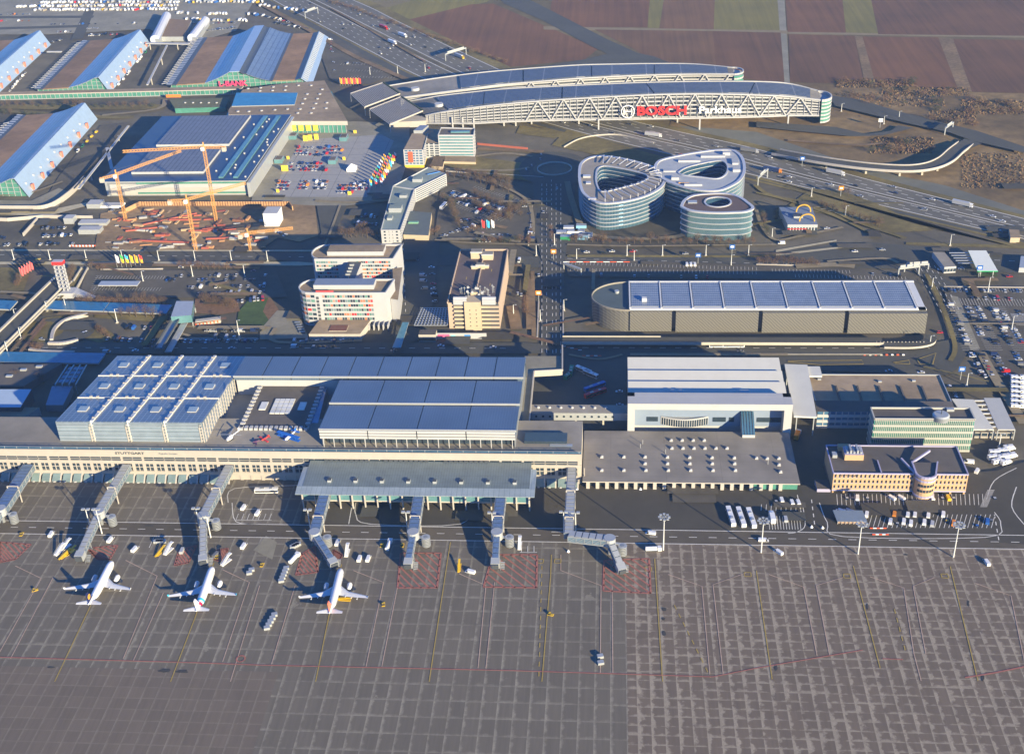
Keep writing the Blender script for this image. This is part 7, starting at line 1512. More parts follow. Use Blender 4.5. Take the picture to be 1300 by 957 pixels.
row((440, 82), (462, 82), 6, .6, 'yard beside the widest hall'); row((420, 50), (424, 96), 14, .5, 'strip along the widest hall', 0, cols_=['white', 'white', 'silver', 'black', 'red']); row((350, 30), (392, 38), 14, .8, 'row behind the widest hall'); row((262, 40), (300, 36), 12, .85, 'shaded row behind the widest hall', cols_=['dark blue', 'grey', 'silver', 'white'])
row((112, 46), (150, 44), 14, .85, 'row behind the second hall'); row((0, 20), (40, 19), 10, .8, 'upper row at the top left edge', cols_=ev); row((0, 28), (44, 27), 10, .7, 'second row at the top left edge', cols_=ev); row((225, 32), (300, 30), 22, .8, 'row behind the small white halls'); row((330, 20), (372, 30), 16, .8, 'row beside the motorway fence'); row((60, 32), (180, 31), 30, .45, 'long row in the middle of the fair yard'); row((716, 350), (900, 353), 40, .25, 'shaded row behind the garage'); row((1100, 349), (1150, 352), 9, .4, 'sunlit row behind the garage'); row((110, 37), (126, 37), 6, .9, 'white group behind the second hall', cols_=['white']); row((60, 56), (82, 50), 8, .7, 'lane behind the first hall'); row((72, 42), (92, 41), 6, .6, 'end of the fair yard lane')
row((150, 110), (186, 66), 14, .6, 'lane along the second hall', 95, cols_=['white', 'white', 'silver', 'green'], kinds=('van',)); row((8, 122), (34, 92), 8, .7, 'lane along the first hall', 95, cols_=['white'], kinds=('van', 'car')); row((96, 196), (126, 166), 5, .6, 'lane along the near hall', 95, cols_=['white', 'green', 'yellow'], kinds=('van',))
# moving traffic
for i, (px, py, c, k) in enumerate(((745, 321, 'white', 'car'), (777, 320, 'white', 'car'), (803, 320, 'red', 'car'), (766, 322, 'black', 'car'), (870, 323, 'silver', 'car'), (930, 318, 'grey', 'car'), (230, 340, 'white', 'hatch'), (296, 338, 'black', 'car'), (322, 345, 'dark blue', 'car'), (136, 448, 'silver', 'van'), (172, 446, 'white', 'car'), (76, 457, 'silver', 'car'), (190, 441, 'dark blue', 'car'), (294, 443, 'silver', 'car'), (500, 446, 'grey', 'car'), (590, 432, 'white', 'car'), (626, 442, 'white', 'car'), (1281, 352, 'red', 'car'), (1193, 423, 'red', 'hatch'), (1220, 342, 'silver', 'car'), (1195, 343, 'white', 'van'), (560, 440, 'white', 'car'), (1169, 474, 'white', 'car'), (1128, 472, 'silver', 'car'), (1050, 291, 'white', 'car'), (992, 310, 'white', 'van'), (1085, 320, 'white', 'car'), (1120, 318, 'silver', 'car'), (48, 332, 'yellow', 'van'), (786, 498, 'white', 'car'), (787, 515, 'silver', 'car'), (940, 447, 'grey', 'car'))):
    one(px, py, 180 if i % 3 else 0, c, k, 'moving along the road, %s of the road traffic' % nth(i))
for i, (px, py, c) in enumerate(((694, 246, 'grey'), (707, 240, 'white'), (668, 216, 'white'), (675, 211, 'silver'), (686, 203, 'silver'), (687, 197, 'white'), (690, 270, 'silver'), (684, 350, 'silver'), (690, 365, 'dark blue'), (662, 375, 'silver'), (510, 370, 'white'), (505, 385, 'silver'), (487, 352, 'white'), (530, 330, 'silver'), (1206, 492, 'white'), (1212, 500, 'silver'), (1214, 506, 'white'), (1250, 478, 'white'))): one(px, py, 95, c, 'car', 'heading along the avenue, %s of the cars there' % nth(i))
mwt = [(.13, 16), (.23, 10), (.32, 7), (.6, 7), (.7, 10), (.8, 12), (.9, 8)]
ml = {t: smooth_line(mw(t), 4) for t in (.12, .22, .31, .4, .59, .69, .79, .9)}
kk = 0
for t, q in ml.items():
    d = rc.uniform(200, 300); tot = 0; acc = []
    for a, b in zip(q, q[1:]):
        l = math.dist(a, b)
        while tot + l > d:
            p = lerp(a, b, (d - tot) / l); px_, py_ = P(p[0], p[1], 0)
            if -5 < px_ < 1305 and -5 < py_ < 880: cars.append((p[0], p[1], .5, math.atan2(b[1] - a[1], b[0] - a[0]) + (math.pi if t < .5 else 0), rc.choice(wcol), 'car', 'driving on the motorway, %s of its traffic' % nth(kk), 0)); kk += 1
            d += rc.uniform(70, 190)
        tot += l
# vans and cars on the apron and around the brick office
ap = [(985, 638, 95, 'silver'), (992, 637, 95, 'white'), (1005, 640, 95, 'white'), (1013, 640, 95, 'white'), (997, 661, 90, 'silver'), (1075, 634, 80, 'silver'), (1082, 634, 80, 'grey'), (1088, 634, 80, 'white'), (1101, 634, 80, 'silver'), (1131, 634, 130, 'white'), (1143, 634, 130, 'white'), (1182, 634, 100, 'white'), (1196, 634, 95, 'silver'), (1203, 634, 95, 'yellow'), (1210, 634, 95, 'silver'),
      (1067, 651, 150, 'white'), (1077, 651, 150, 'silver'), (1085, 652, 150, 'grey'), (1100, 655, 75, 'white'), (1135, 655, 75, 'orange'), (1152, 656, 75, 'white'), (1161, 656, 75, 'white'), (1130, 664, 75, 'white'), (1139, 666, 75, 'silver'), (1147, 664, 75, 'white'), (1156, 666, 75, 'white'), (1178, 657, 75, 'white'), (1173, 665, 75, 'white'), (1183, 667, 75, 'silver'), (1197, 655, 75, 'white'), (1202, 663, 70, 'yellow'), (1210, 666, 75, 'orange'), (1243, 659, 75, 'dark blue'), (1240, 669, 75, 'blue'), (1253, 664, 75, 'blue'), (1258, 662, 75, 'grey'),
      (141, 687, 80, 'white'), (172, 699, 75, 'white'), (310, 646, 80, 'white'), (328, 653, 80, 'white'), (232, 701, 90, 'silver'), (310, 695, 80, 'white'), (457, 711, 85, 'white'), (468, 711, 85, 'white'), (429, 691, 85, 'white'), (597, 728, 160, 'white'), (826, 679, 170, 'white'), (988, 703, 130, 'white'), (1252, 716, 100, 'white'), (969, 688, 0, 'white'), (288, 712, 80, 'silver'), (66, 645 + 35, 90, 'white'), (275, 706, 70, 'grey'), (318, 725, 60, 'grey'), (1262, 634, 100, 'silver'), (1240, 600, 60, 'white'), (1230, 588, 170, 'white')]
for i, (px, py, h, c) in enumerate(ap): one(px, py, h, c, 'van' if c == 'white' or i % 3 == 1 else 'car', ('parked by the apron buildings, %s there from the left' if px > 960 else 'on the apron, %s of the service cars') % nth(i))
def finish_cars():
    ranked = sorted(cars, key=lambda c: (c[0] ** 2 + c[1] ** 2 + CAM_H ** 2))
    by = {}
    for c in ranked: by.setdefault('van' if c[5] == 'van' else 'car', []).append(c)
    seen = set()
    for kd, lst in by.items():
        lim = 270
        for c in lst[:lim]:
            o = bpy.data.objects.new('parked_van' if kd == 'van' else ('car' if 'driving' in c[6] or 'heading' in c[6] or 'moving' in c[6] else 'parked_car'), get_car(c[4], c[5])); COL.objects.link(o)
            o.location = (c[0], c[1], c[2]); o.rotation_euler = (0, 0, c[3])
            if 'row' in c[6] or 'column' in c[6] or c[7]: lab = '%s %s, %s from the left in the %s' % (c[4], kd, nth(c[7]), c[6].replace('from the left', ''))
            else: lab = '%s %s %s' % (c[4], kd, c[6] if c[6].split()[0] in ('driving', 'moving', 'heading', 'parked', 'on') else 'in the ' + c[6])
            ws = lab.split()
            if len(ws) > 16: lab = ' '.join(ws[:16])
            tag(o, lab, kd, 'vans parked around the airport' if kd == 'van' else 'cars around the airport')
        if lst[lim:]:
            g = M()
            for c in lst[lim:]:
                me = get_car(c[4], c[5]); mt = [g.mi(m) for m in me.materials]; o = len(g.v); ch, sh = math.cos(c[3]), math.sin(c[3])
                for v in me.vertices: g.v.append((c[0] + v.co.x * ch - v.co.y * sh, c[1] + v.co.x * sh + v.co.y * ch, c[2] + v.co.z))
                for p in me.polygons: g.f.append([o + i for i in p.vertices]); g.m.append(mt[p.material_index])
            tag(g.obj('distant_' + kd + 's'), 'mass of small distant parked %ss beyond the nearer car parks' % kd, kd, None, 'stuff')
# ---- campers and caravans of the fair
def camper(c):
    g = M(); g.box(-3.4, -1.15, .5, 2.0, 1.15, 2.9, PM[c]); g.prism([(2.02, -1.05), (3.3, -.95), (3.3, .95), (2.02, 1.05)], .5, [2.4, 1.4, 1.4, 2.4], PM[c]); g.box(2.3, -.9, 1.5, 2.9, .9, 1.9, cglass); g.box(-2.4, -1.18, 1.5, -1, 1.18, 2.2, cglass); g.box(-1.2, -.4, 2.9, -.3, .4, 3.1, lsteel)
    for x in (-2, 2.3):
        for y in (-1, 1): g.cyl((x, y - .15, .4), (x, y + .15, .4), .4, .4, 8, tyre)
    return g.mesh('camper')
cm = {c: camper(c) for c in ('white', 'beige', 'silver', 'red', 'blue', 'yellow')}; rw_ = random.Random(5); cnt = 0
for r_, (a, b, n, f) in enumerate((((-6, 12), (60, 8), 15, .6), ((44, 14), (225, 13), 46, .93), ((50, 9), (228, 8), 46, .9), ((52, 4.5), (335, 3.5), 60, .85), ((225, 18), (330, 20), 26, .55), ((230, 26), (320, 28), 20, .5), ((330, 8), (392, 16), 14, .5), ((60, 0), (300, 0), 52, .8))):
    A, B = G(*a), G(*b)
    k = 0
    for i in range(n):
        if rw_.random() > f or cnt >= 296: continue
        x, y = lerp(A, B, (i + .5) / n); c = rw_.choices(['white', 'beige', 'silver', 'red', 'blue', 'yellow'], [58, 12, 18, 3, 6, 3])[0]
        o = bpy.data.objects.new('camper_van', cm[c]); COL.objects.link(o); o.location = (x + rw_.uniform(-.8, .8), y + rw_.uniform(-3, 3), .15); o.rotation_euler = (0, 0, rw_.choice([1.57, 1.2, 1.9, 4.7]) + rw_.uniform(-.3, .3)); tag(o, '%s camper van, %s from the left in the %s row of the fair yard' % (c, nth(k), nth(r_)), 'camper van', 'camper vans in the fair yard'); cnt += 1; k += 1
# ---- buses, trucks
def bus(label, px, py, hd, c, L_=12, white_roof=False, group=None, z=.15):
    X, Y = G(px, py); t = thing('bus', label, 'bus', group, (X, Y, z), math.radians(hd)); g = M(); pm = PM[c]
    h = L_ / 2; g.prism([(-h, -1.25), (h - .2, -1.25), (h, -1.1), (h, 1.1), (h - .2, 1.25), (-h, 1.25)], .35, 3.1, pm, PM['white'] if white_roof else pm); g.obj('body', t)
    g = M(); g.box(-h + .4, -1.28, 1.4, h - .5, -1.26, 2.5, cglass); g.box(-h + .4, 1.26, 1.4, h - .5, 1.28, 2.5, cglass); g.box(h + .01, -1, 1.2, h + .03, 1, 2.7, cglass); g.obj('window_band', t)
    g = M(); g.box(-h * .5, -.7, 3.1, -h * .2, .7, 3.35, lsteel); g.obj('roof_unit', t); g = M(); g.box(h * .3, -.7, 3.1, h * .5, .7, 3.3, lsteel); g.obj('roof_hatch', t)
    for x in (-h * .6, h * .62):
        for y in (-1.15, 1.15): g = M(); g.cyl((x, y - .13, .5), (x, y + .13, .5), .5, .5, 10, tyre); g.obj('wheel', t)
    return t
for i, (x, y) in enumerate(((927.5, 659), (940.5, 660), (953.5, 661))): bus('white apron bus, %s from the left in the row of three' % nth(i), x, y, 97, 'white', 15, True, 'apron buses in a row')
bus('white and green apron bus under the left end of the gate canopy', 339, 626, 2, 'white', 13, True); bus('white city bus standing at the stop below the garage, left one', 914, 441, 1, 'white', 14, True); bus('white city bus standing at the stop below the garage, right one', 931, 441, 1, 'white', 14, True)
bus('long blue coach parked parallel to the red coach', 755, 494, 35, 'blue', 15); bus('long red coach parked in the shaded bus yard', 756, 502, 33, 'red', 15); bus('white coach at the upper end of the bus yard', 741, 473, -38, 'silver', 12, True); bus('white coach with red stripe below the other white coach', 750, 478, -38, 'silver', 11, True); bus('green coach near the ramp in the bus yard', 725, 474, 85, 'green', 10); bus('small green coach in the bus yard', 721, 480, 60, 'green', 7)
bus('white coach standing on the round lawn of the motel', 563, 264, 75, 'white', 11, True)
for i, x in enumerate((872, 877, 882)): one(x, 337.5, 90, 'white', 'van', 'behind the garage, %s of three' % nth(i))
def truck(label, px, py, hd, cab, box_, L_=13.5, z=.5, group='lorries'):
    X, Y = G(px, py); t = thing('lorry', label, 'lorry', group, (X, Y, z), math.radians(hd)); g = M(); g.box(-L_ / 2 - 1, -1.27, 1.1, L_ / 2 - 1, 1.27, 4, PM[box_]); g.obj('trailer', t); g = M(); g.prism([(L_ / 2 - .6, -1.2), (L_ / 2 + 1.6, -1.2), (L_ / 2 + 1.6, 1.2), (L_ / 2 - .6, 1.2)], .5, [3.4, 3.1, 3.1, 3.4], PM[cab]); g.box(L_ / 2 + 1.62, -1, 1.8, L_ / 2 + 1.66, 1, 2.8, cglass); g.obj('cab', t)
    for x in (-L_ / 2, -L_ / 2 + 1.4, L_ / 2 - 2.5, L_ / 2 + .8):
        for y in (-1.1, 1.1): g = M(); g.cyl((x, y - .15, .5), (x, y + .15, .5), .5, .5, 8, tyre); g.obj('wheel', t)
for lab, px, py, c1, c2, d in (('white lorry on the motorway above the coach yard, left of two', 498, 56, 'white', 'white', 1), ('white lorry on the motorway beyond the red lorry', 511, 47, 'white', 'white', 0), ('red lorry on the motorway near the field edge', 487, 37, 'red', 'red', 0), ('yellow lorry under the overhead sign gantry', 583, 74, 'yellow', 'silver', 0), ('long white lorry below the big lettering of the truss building', 829, 174, 'white', 'silver', 1), ('dark roofed lorry beside the pale ring office', 951, 194, 'silver', 'grey', 1), ('blue lorry with orange cab on the motorway', 980, 219, 'orange', 'dark blue', 1), ('white and grey lorry below the viaduct', 1060, 222, 'white', 'silver', 1), ('silver lorry far right on the motorway', 1221, 262, 'white', 'silver', 0)):
    truck(lab, px, py, -48 if px < 600 else (-22 if px < 1000 else -33) + (0 if d else 180) * 0, c1, c2)
truck('white box lorry parked beside the van park at the warehouse', 980, 661, 93, 'white', 'white', 6, .15, None); truck('white lorry with crates near the warehouse corner', 1012, 556, 70, 'white', 'orange', 6, .15, None)
# white camper cluster right of office
for i, (x, y) in enumerate(((1263, 577), (1274, 575), (1281, 571), (1261, 583), (1273, 583), (1284, 581), (1266, 588), (1277, 589))):
    X, Y = G(x, y); o = bpy.data.objects.new('service_van', cm['white']); COL.objects.link(o); o.location = (X, Y, .15); o.rotation_euler = (0, 0, .1 + .05 * i); tag(o, 'white high van in the cluster beside the loop road, %s of eight' % nth(i), 'van', 'high white vans by the loop road')
for i in range(14):
    x, y = 1290 + (i % 2) * 9, 482 + (i // 2) * 6; X, Y = G(x, y); o = bpy.data.objects.new('service_van', cm['white']); COL.objects.link(o); o.location = (X, Y, .15); o.rotation_euler = (0, 0, 0.0); tag(o, 'white high van stacked in the yard at the right edge, %s from the top' % nth(i), 'van', 'high white vans at the right edge')
# ---- ground service equipment
def gse(label, px, py, hd, kind):
    X, Y = G(px, py); t = thing(kind, label, kind.replace('_', ' '), None, (X, Y, .15), math.radians(hd)); y_ = PM['yellow']; wv_ = PM['white']
    if kind == 'baggage_tug':
        g = M(); g.prism([(-1.5, -.8), (1.5, -.8), (1.5, .8), (-1.5, .8)], .3, [1.0, 1.1, 1.1, 1.0], y_); g.obj('body', t); g = M(); g.box(-.9, -.7, 1.05, .1, .7, 1.9, cglass, y_); g.obj('cab', t)
    elif kind == 'belt_loader':
        g = M(); g.box(-3, -1, .3, 3, 1, 1.0, y_); g.obj('chassis', t); g = M(); g.bar((-4, 0, 1.1), (4, 0, 3.0), 1.0, .3, y_); g.obj('belt', t)
    elif kind == 'fuel_truck':
        g = M(); g.box(-4, -1.2, .4, 4, 1.2, .9, dsteel); g.obj('chassis', t); g = M(); g.cyl((-3.8, 0, 1.9), (2, 0, 1.9), 1.15, 1.15, 12, wv_); g.obj('tank', t); g = M(); g.box(2.3, -1.15, .8, 4.2, 1.15, 2.8, wv_); g.obj('cab', t)
    elif kind == 'passenger_stairs':
        g = M(); g.box(-3, -1, .4, 3.4, 1, 1.1, wv_); g.obj('chassis', t); g = M(); g.bar((-3, 0, 1.2), (2.6, 0, 4.2), 1.6, .4, wv_); g.bar((2.6, 0, 4.3), (4.2, 0, 4.3), 1.8, .3, wv_); g.obj('stairway', t); g = M(); [g.bar((-3, s_, 2), (2.6, s_, 5.1), .1, .1, lsteel) for s_ in (-.8, .8)]; g.obj('handrail', t)
    elif kind == 'container_dolly':
        g = M(); g.box(-1.6, -1.1, .4, 1.6, 1.1, .6, dsteel); g.obj('frame', t); g = M(); g.prism([(-1.4, -1), (1.4, -1), (1.4, 1), (-1.4, 1)], .62, 2.1, lsteel); g.obj('container', t)
    for x in (-1, 1):
        for y in (-.8, .8): g = M(); g.cyl((x, y - .12, .32), (x, y + .12, .32), .32, .32, 8, tyre); g.obj('wheel', t)
gl = [('yellow tug pointing up beside the first airliner bridge', 83, 707, 60, 'belt_loader'), ('second yellow loader by the first airliner bridge', 90, 703, 60, 'belt_loader'), ('white passenger stairs near the first jet bridge', 76, 703, 65, 'passenger_stairs'), ('second white passenger stairs beside the yellow loaders', 84, 697, 65, 'passenger_stairs'), ('small yellow tug left of the first airliner', 45, 751, 30, 'baggage_tug'), ('yellow belt loader parked in front of the second airliner', 204, 703, 68, 'belt_loader'), ('long white passenger stairs parked beside the yellow belt loader', 214, 702, 68, 'passenger_stairs'),
      ('dark tug in the shade by the second bridge cabin', 276, 709, 80, 'baggage_tug'), ('yellow tug left of the red hatching', 333, 719, 85, 'baggage_tug'), ('white fuel truck left of the third jet bridge', 374, 712, 70, 'fuel_truck'), ('yellow belt loader under the wing of the third airliner', 438, 763, -5, 'belt_loader'), ('yellow tug right of the third airliner', 487, 769, 100, 'baggage_tug'), ('yellow bus like tug above the yellow stand line', 583, 722, 92, 'belt_loader'), ('yellow tug at the open stand left of the fourth bridge', 485, 694, 90, 'baggage_tug'), ('yellow tug in the shade beside the fourth bridge', 511, 694, 90, 'baggage_tug'), ('white fuel truck in front of the fourth jet bridge', 494, 695, 85, 'fuel_truck'),
      ('yellow tug alone on the concrete slabs', 699, 782, -20, 'baggage_tug'), ('white stairs vehicle behind the third airliner nose', 441, 704, 90, 'passenger_stairs'), ('red and white small vehicle on the left apron', 28, 680, 90, 'baggage_tug'), ('white truck beside the tall light mast, centre of the apron', 829, 700, 5, 'fuel_truck'), ('orange ladder vehicle right of the last blue jet bridge', 660, 695, 90, 'passenger_stairs'), ('white passenger stairs beside the second airliner nose', 287, 716, 60, 'passenger_stairs')]
for a in gl: gse(*a)
ci = 0
for x, y, n, dx, dy in ((349, 783, 5, -2.4, 4.2), (364, 724, 5, -1.6, 4.0), (762, 836, 2, .6, 8), (199, 690, 4, 3, 0), (372, 697, 4, 2.4, -1.2), (317, 730, 2, 3, -4)):
    for k in range(n): gse('dark baggage dolly with grey container, %s of %s near %s' % (nth(k), ('five', 'five', 'two', 'four', 'four', 'two')[ci], ('the third airliner tail', 'the third airliner wing', 'the red line', 'the second jet bridge', 'the third jet bridge', 'the grey patch')[ci]), x + dx * k, y + dy * k, 15, 'container_dolly')
    ci += 1
for i, (x, y) in enumerate(((700 + 21.5, 702), (733 - .5, 633 - 10), (813, 623), (1030, 671), (1044, 672))): 
    X, Y = G(x, y); s = M(); s.cyl((X, Y, 0), (X, Y, 1.0), 1.0, .9, 8, mat('sign_red', (.75, .03, .025))); s.cyl((X, Y, 1.0), (X, Y, 2.2), .9, .1, 8, wsign); tag(s.obj('marker_cone'), 'red and white marker cone on the apron, %s of five from the left' % nth(i), 'cone', 'marker cones')
for i, (x, y) in enumerate(((1114, 672.5), (1117, 680.5))):
    a_, b_ = G(x - 10, y), G(x + 11, y); s = M()
    for k in range(5): p, q_ = lerp(a_, b_, k / 5), lerp(a_, b_, (k + 1) / 5); s.bar((*p, .8), (*q_, .8), .5, 1.2, mat('barrier_orange', (.75, .12, .04), .6, .05) if k % 2 == 0 else wsign)
    tag(s.obj('road_barrier'), 'red and white striped barrier on the airside road, %s one' % ('upper', 'lower')[i], 'barrier', 'striped barriers by the shelter')
# ---- light masts
def mast(label, px, py, h, hd='double', z=0):
    X, Y = G(px, py, z); t = thing('light_mast', label, 'light mast', 'light masts', (X, Y, z)); g = M(); g.cyl((0, 0, 0), (0, 0, h), .38, .2, 8, mat('mast_grey', (.55, .56, .55), .5, .05)); g.obj('pole', t)
    if hd == 'ring':
        g = M()
        for k in range(8): a = math.pi * k / 4; g.bar((0, 0, h), (2.6 * math.cos(a), 2.6 * math.sin(a), h), .2, .2, lsteel); g.box(2.4 * math.cos(a) - .6, 2.4 * math.sin(a) - .6, h - .3, 2.4 * math.cos(a) + .6, 2.4 * math.sin(a) + .6, h + .2, lsteel)
    elif hd == 'double':
        g = M(); g.bar((-1.6, 0, h), (1.6, 0, h), .25, .25, lsteel); g.box(-2.2, -.7, h - .3, -.5, .7, h + .4, lsteel); g.box(.5, -.7, h - .3, 2.2, .7, h + .4, lsteel)
    else:
        g = M(); g.bar((0, 0, h), (1.8, 0, h + .2), .15, .15, lsteel); g.box(1.2, -.3, h, 2.3, .3, h + .3, lsteel)
    g.obj('lamp_head', t); g = M(); g.box(-.8, -.8, 0, .8, .8, .8, m_conc); g.obj('base', t)
for i, (x, y, h, k) in enumerate(((842, 700, 22, 'ring'), (1089, 705, 20, 'ring'), (1210, 709, 21, 'ring'), (966, 703, 21, 'ring'), (115, 671, 13, 'double'), (130, 679, 17, 'double'), (254, 672, 14, 'double'), (268, 684, 15, 'double'), (394, 671, 12.5, 'double'), (518, 679, 15, 'double'), (626, 680, 15, 'double'), (716, 679, 15, 'double'), (731, 680, 15, 'double'))):
    mast('tall grey light mast on the apron, %s of thirteen in planting order from the centre' % nth(i) if i > 3 else ('tall mast with ring of lamps right of the last jet bridge', 'tall mast with ring of lamps before the small shelter', 'tall mast with ring of lamps right of the van park', 'tall mast with ring of lamps below the apron buses')[i], x, y, h, k)
lampn = 0
for x, y, h in [(18 + 46 * i, 330 + .3 * i, 9) for i in range(8)] + [(245, 352, 10), (311, 352, 10), (149, 410, 11), (304, 428, 13), (182, 358, 9), (27, 430, 9), (60, 395, 8), (84, 392, 8), (20, 405, 8), (10, 448, 9)] + [(796, 325, 9), (841, 325, 9), (896, 325, 9), (950, 325, 9), (805, 332, 9), (928, 338, 9), (732, 330, 9), (704, 312, 10), (681, 325, 9), (686, 408, 9), (716, 395, 9), (652, 400, 8)] + [(1030, 250, 8), (1073, 275, 9), (1206, 312, 9), (980, 302, 8), (1254, 372, 12), (1284, 420, 11), (1180, 440, 8), (1227, 490, 9), (1268, 568, 9), (1183, 366, 8)] + [(470 + 35 * i, 96 - 2 * i, 9) for i in range(3)] + [(1122, 158, 8), (1141, 152, 8), (1068, 142, 8)] + [(1130 + 24 * i, 205, 6) for i in range(0)]:
    mast('slim street lamp beside the roads, %s counted from the western frontage road' % nth(lampn), x, y, h, 'single'); lampn += 1
# ---- gantries
def gantry(label, a, b, h, signs=()):
    A, B = G(*a), G(*b); t = thing('sign_gantry', label, 'gantry'); g = M()
    for p in (A, B): g.bar((*p, 0), (*p, h), .8, .8, lsteel)
    g.bar((*A, h), (*B, h), 1.2, 1.4, lsteel); g.obj('frame', t)
    for u0, u1 in signs: g = M(); g.bar((*lerp(A, B, u0), h + .8), (*lerp(A, B, u1), h + .8), .4, 3.0, mat('sign_back', (.35, .36, .36), .6, .05)); g.obj('sign', t)
gantry('pale overhead gantry over the motorway near the yellow lorry', (566, 78), (592, 70), 8, ((.1, .9),)); gantry('overhead gantry over the motorway near the upper picture edge', (388, 24), (404, 18), 8, ((.2, .8),)); gantry('gantry on the motorway right of the pale ring office', (962, 237), (974, 226), 8, ((.2, .7),)); gantry('pair of road signs right of the viaduct end', (1199, 172), (1209, 165), 7, ((.2, .8),))
gantry('sign gantry at the road junction behind the garage', (1140, 352), (1166, 349), 7, ((.05, .3), (.38, .63), (.7, .95))); gantry('small gantry with three white boards near the petrol station', (1148, 345), (1178, 343), 5, ((.05, .3), (.35, .62), (.68, .95))); gantry('gantry above the avenue by the terminal ramp', (716, 342), (738, 350), 5, ())
for i, (x, y, c) in enumerate(((703, 331, 'orange'), (684, 384, 'orange'), (1242, 352, 'blue'), (1219, 482, 'blue'), (929, 325, 'blue'), (886, 336, 'blue'), (1018, 212, 'blue'), (1117, 163, 'white'), (1067, 250, 'orange'))):
    X, Y = G(x, y); t = thing('road_sign', '%s road sign on a post, %s in order along the roads' % (c, nth(i)), 'sign', 'single road signs'); g = M(); g.bar((X, Y, 0), (X, Y, 7), .3, .3, lsteel); g.obj('post', t); g = M(); g.box(X - 2, Y - .35, 6, X + 2, Y - .18, 9.5, PM[c]); g.box(X - 1.2, Y - .42, 7, X + 1.2, Y - .37, 8.4, wsign); g.obj('panel', t)
# ---- cranes and construction site
ory = mat('crane_orange', (.60, .31, .09), .5, .08, .5)
def lattice(g, p, q, wd, m, n=None):
    p, q = Vector(p), Vector(q); d = q - p; l = d.length; d.normalize(); u = Vector((0, 0, 1)) if abs(d.z) < .8 else Vector((1, 0, 0)); a = d.cross(u).normalized() * wd / 2; b = d.cross(a).normalized() * wd / 2
    cs = [a + b, a - b, -a - b, -a + b]; n = n or max(3, int(l / wd / 1.2))
    for c in cs: g.bar(p + c, q + c, .24, .24, m)
    for i in range(n):
        s0, s1 = p + d * l * i / n, p + d * l * (i + 1) / n
        for k in range(4): g.bar(s0 + cs[k], s1 + cs[(k + 1) % 4], .17, .17, m)
def crane(label, base, h, jibend, counterend, wd=1.9):
    X, Y = G(*base); t = thing('tower_crane', label, 'tower crane', None); g = M(); lattice(g, (X, Y, 0), (X, Y, h), wd, ory); g.obj('mast', t)
    J = G(*jibend, h); C_ = G(*counterend, h); g = M(); lattice(g, (X, Y, h + 1), (*J, h + 1), 1.6, ory, 26); g.obj('jib', t)
    g = M(); lattice(g, (X, Y, h + .5), (*C_, h + .5), 1.5, ory, 8); g.obj('counter_jib', t); g = M(); c = lerp(C_, (X, Y), .1); g.box(c[0] - 1.5, c[1] - 1.5, h - 2.6, c[0] + 1.5, c[1] + 1.5, h + .8, m_conc); g.obj('counterweight', t)
    g = M(); g.box(X - 1.8, Y - 2.6, h - 1.6, X + .6, Y - .6, h + 1.2, wsign); g.obj('cab', t); g = M(); g.bar((X, Y, h), (X, Y, h + 5), .8, .8, ory); g.bar((X, Y, h + 5), (*lerp((X, Y), J, .6), h + 2), .15, .15, dsteel); g.bar((X, Y, h + 5), (*C_, h + 1), .15, .15, dsteel); g.obj('tower_head', t)
crane('orange tower crane on the left, its jib rising to the upper right', (160, 281), 40.4, (230, 193), (127, 228)); crane('tallest orange tower crane with its jib pointing left', (275, 282), 64, (156, 194), (287, 188)); crane('orange tower crane in the middle with jib pointing right', (249, 318), 42, (312, 234), (213, 256)); crane('small orange crane at the right end of the construction site', (318, 318), 14, (372, 291), (304, 299), 1.4)
t_ = thing('retaining_formwork', 'tan sheet pile wall around the excavation below the blue roofed hall', 'retaining wall'); g = M(); pts = [G(*p) for p in ((160, 271), (178, 262), (368, 262), (372, 268))]
for a_, b_ in zip(pts, pts[1:]): g.bar((*a_, 2.2), (*b_, 2.2), .8, 4.4, mat('tan_pile', (.42, .25, .12), .8, .25, .5))
for i in range(60): p = lerp(pts[1], pts[2], i / 59); g.bar((p[0], p[1] - .6, 0), (p[0], p[1] - .6, 4.6), .5, .3, mat('rust_steel', (.2, .09, .04), .8, .2))
g.obj('pile_wall', t_)
rs = random.Random(8); cc_ = {'red': (.34, .09, .06), 'orange': (.42, .22, .10), 'white': (.42, .42, .4), 'tan': (.4, .28, .16), 'grey': (.3, .3, .3), 'rust': (.22, .1, .06)}
kc = {}
for i in range(150):
    x, y = rs.uniform(135, 335), rs.uniform(268, 318)
    c = rs.choice(list(cc_)); X, Y = G(x, y); s = M(); a, b, h = rs.uniform(1, 5), rs.uniform(.4, 1.6), rs.uniform(.4, 2.4); an = rs.choice([0, .2, -.2, 1.5]); ca, sa = math.cos(an), math.sin(an)
    s.prism([(X + u * ca - v * sa, Y + u * sa + v * ca) for u, v in ((-a, -b), (a, -b), (a, b), (-a, b))], .1, h, mat('site_' + c, cc_[c], .8, .25, .6)); kc[c] = kc.get(c, -1) + 1; tag(s.obj('formwork_stack'), '%s stack of %s formwork on the building site' % (nth(kc[c]), c), 'formwork', 'formwork stacks on the building site')
for i, (x0, y0, x1, y1) in enumerate(((182, 288, 250, 272), (215, 282, 255, 280), (240, 296, 300, 292), (160, 296, 200, 290), (262, 306, 320, 302), (175, 308, 240, 309))):
    s = M(); s.bar((*G(x0, y0), 2), (*G(x1, y1), 1), 1.6, 1.0, mat('red_formwork', (.36, .09, .06), .7, .2, .6)); tag(s.obj('formwork_beam'), 'long red formwork beam in the excavation, %s of six from the top' % nth(i), 'formwork', 'long red formwork beams')
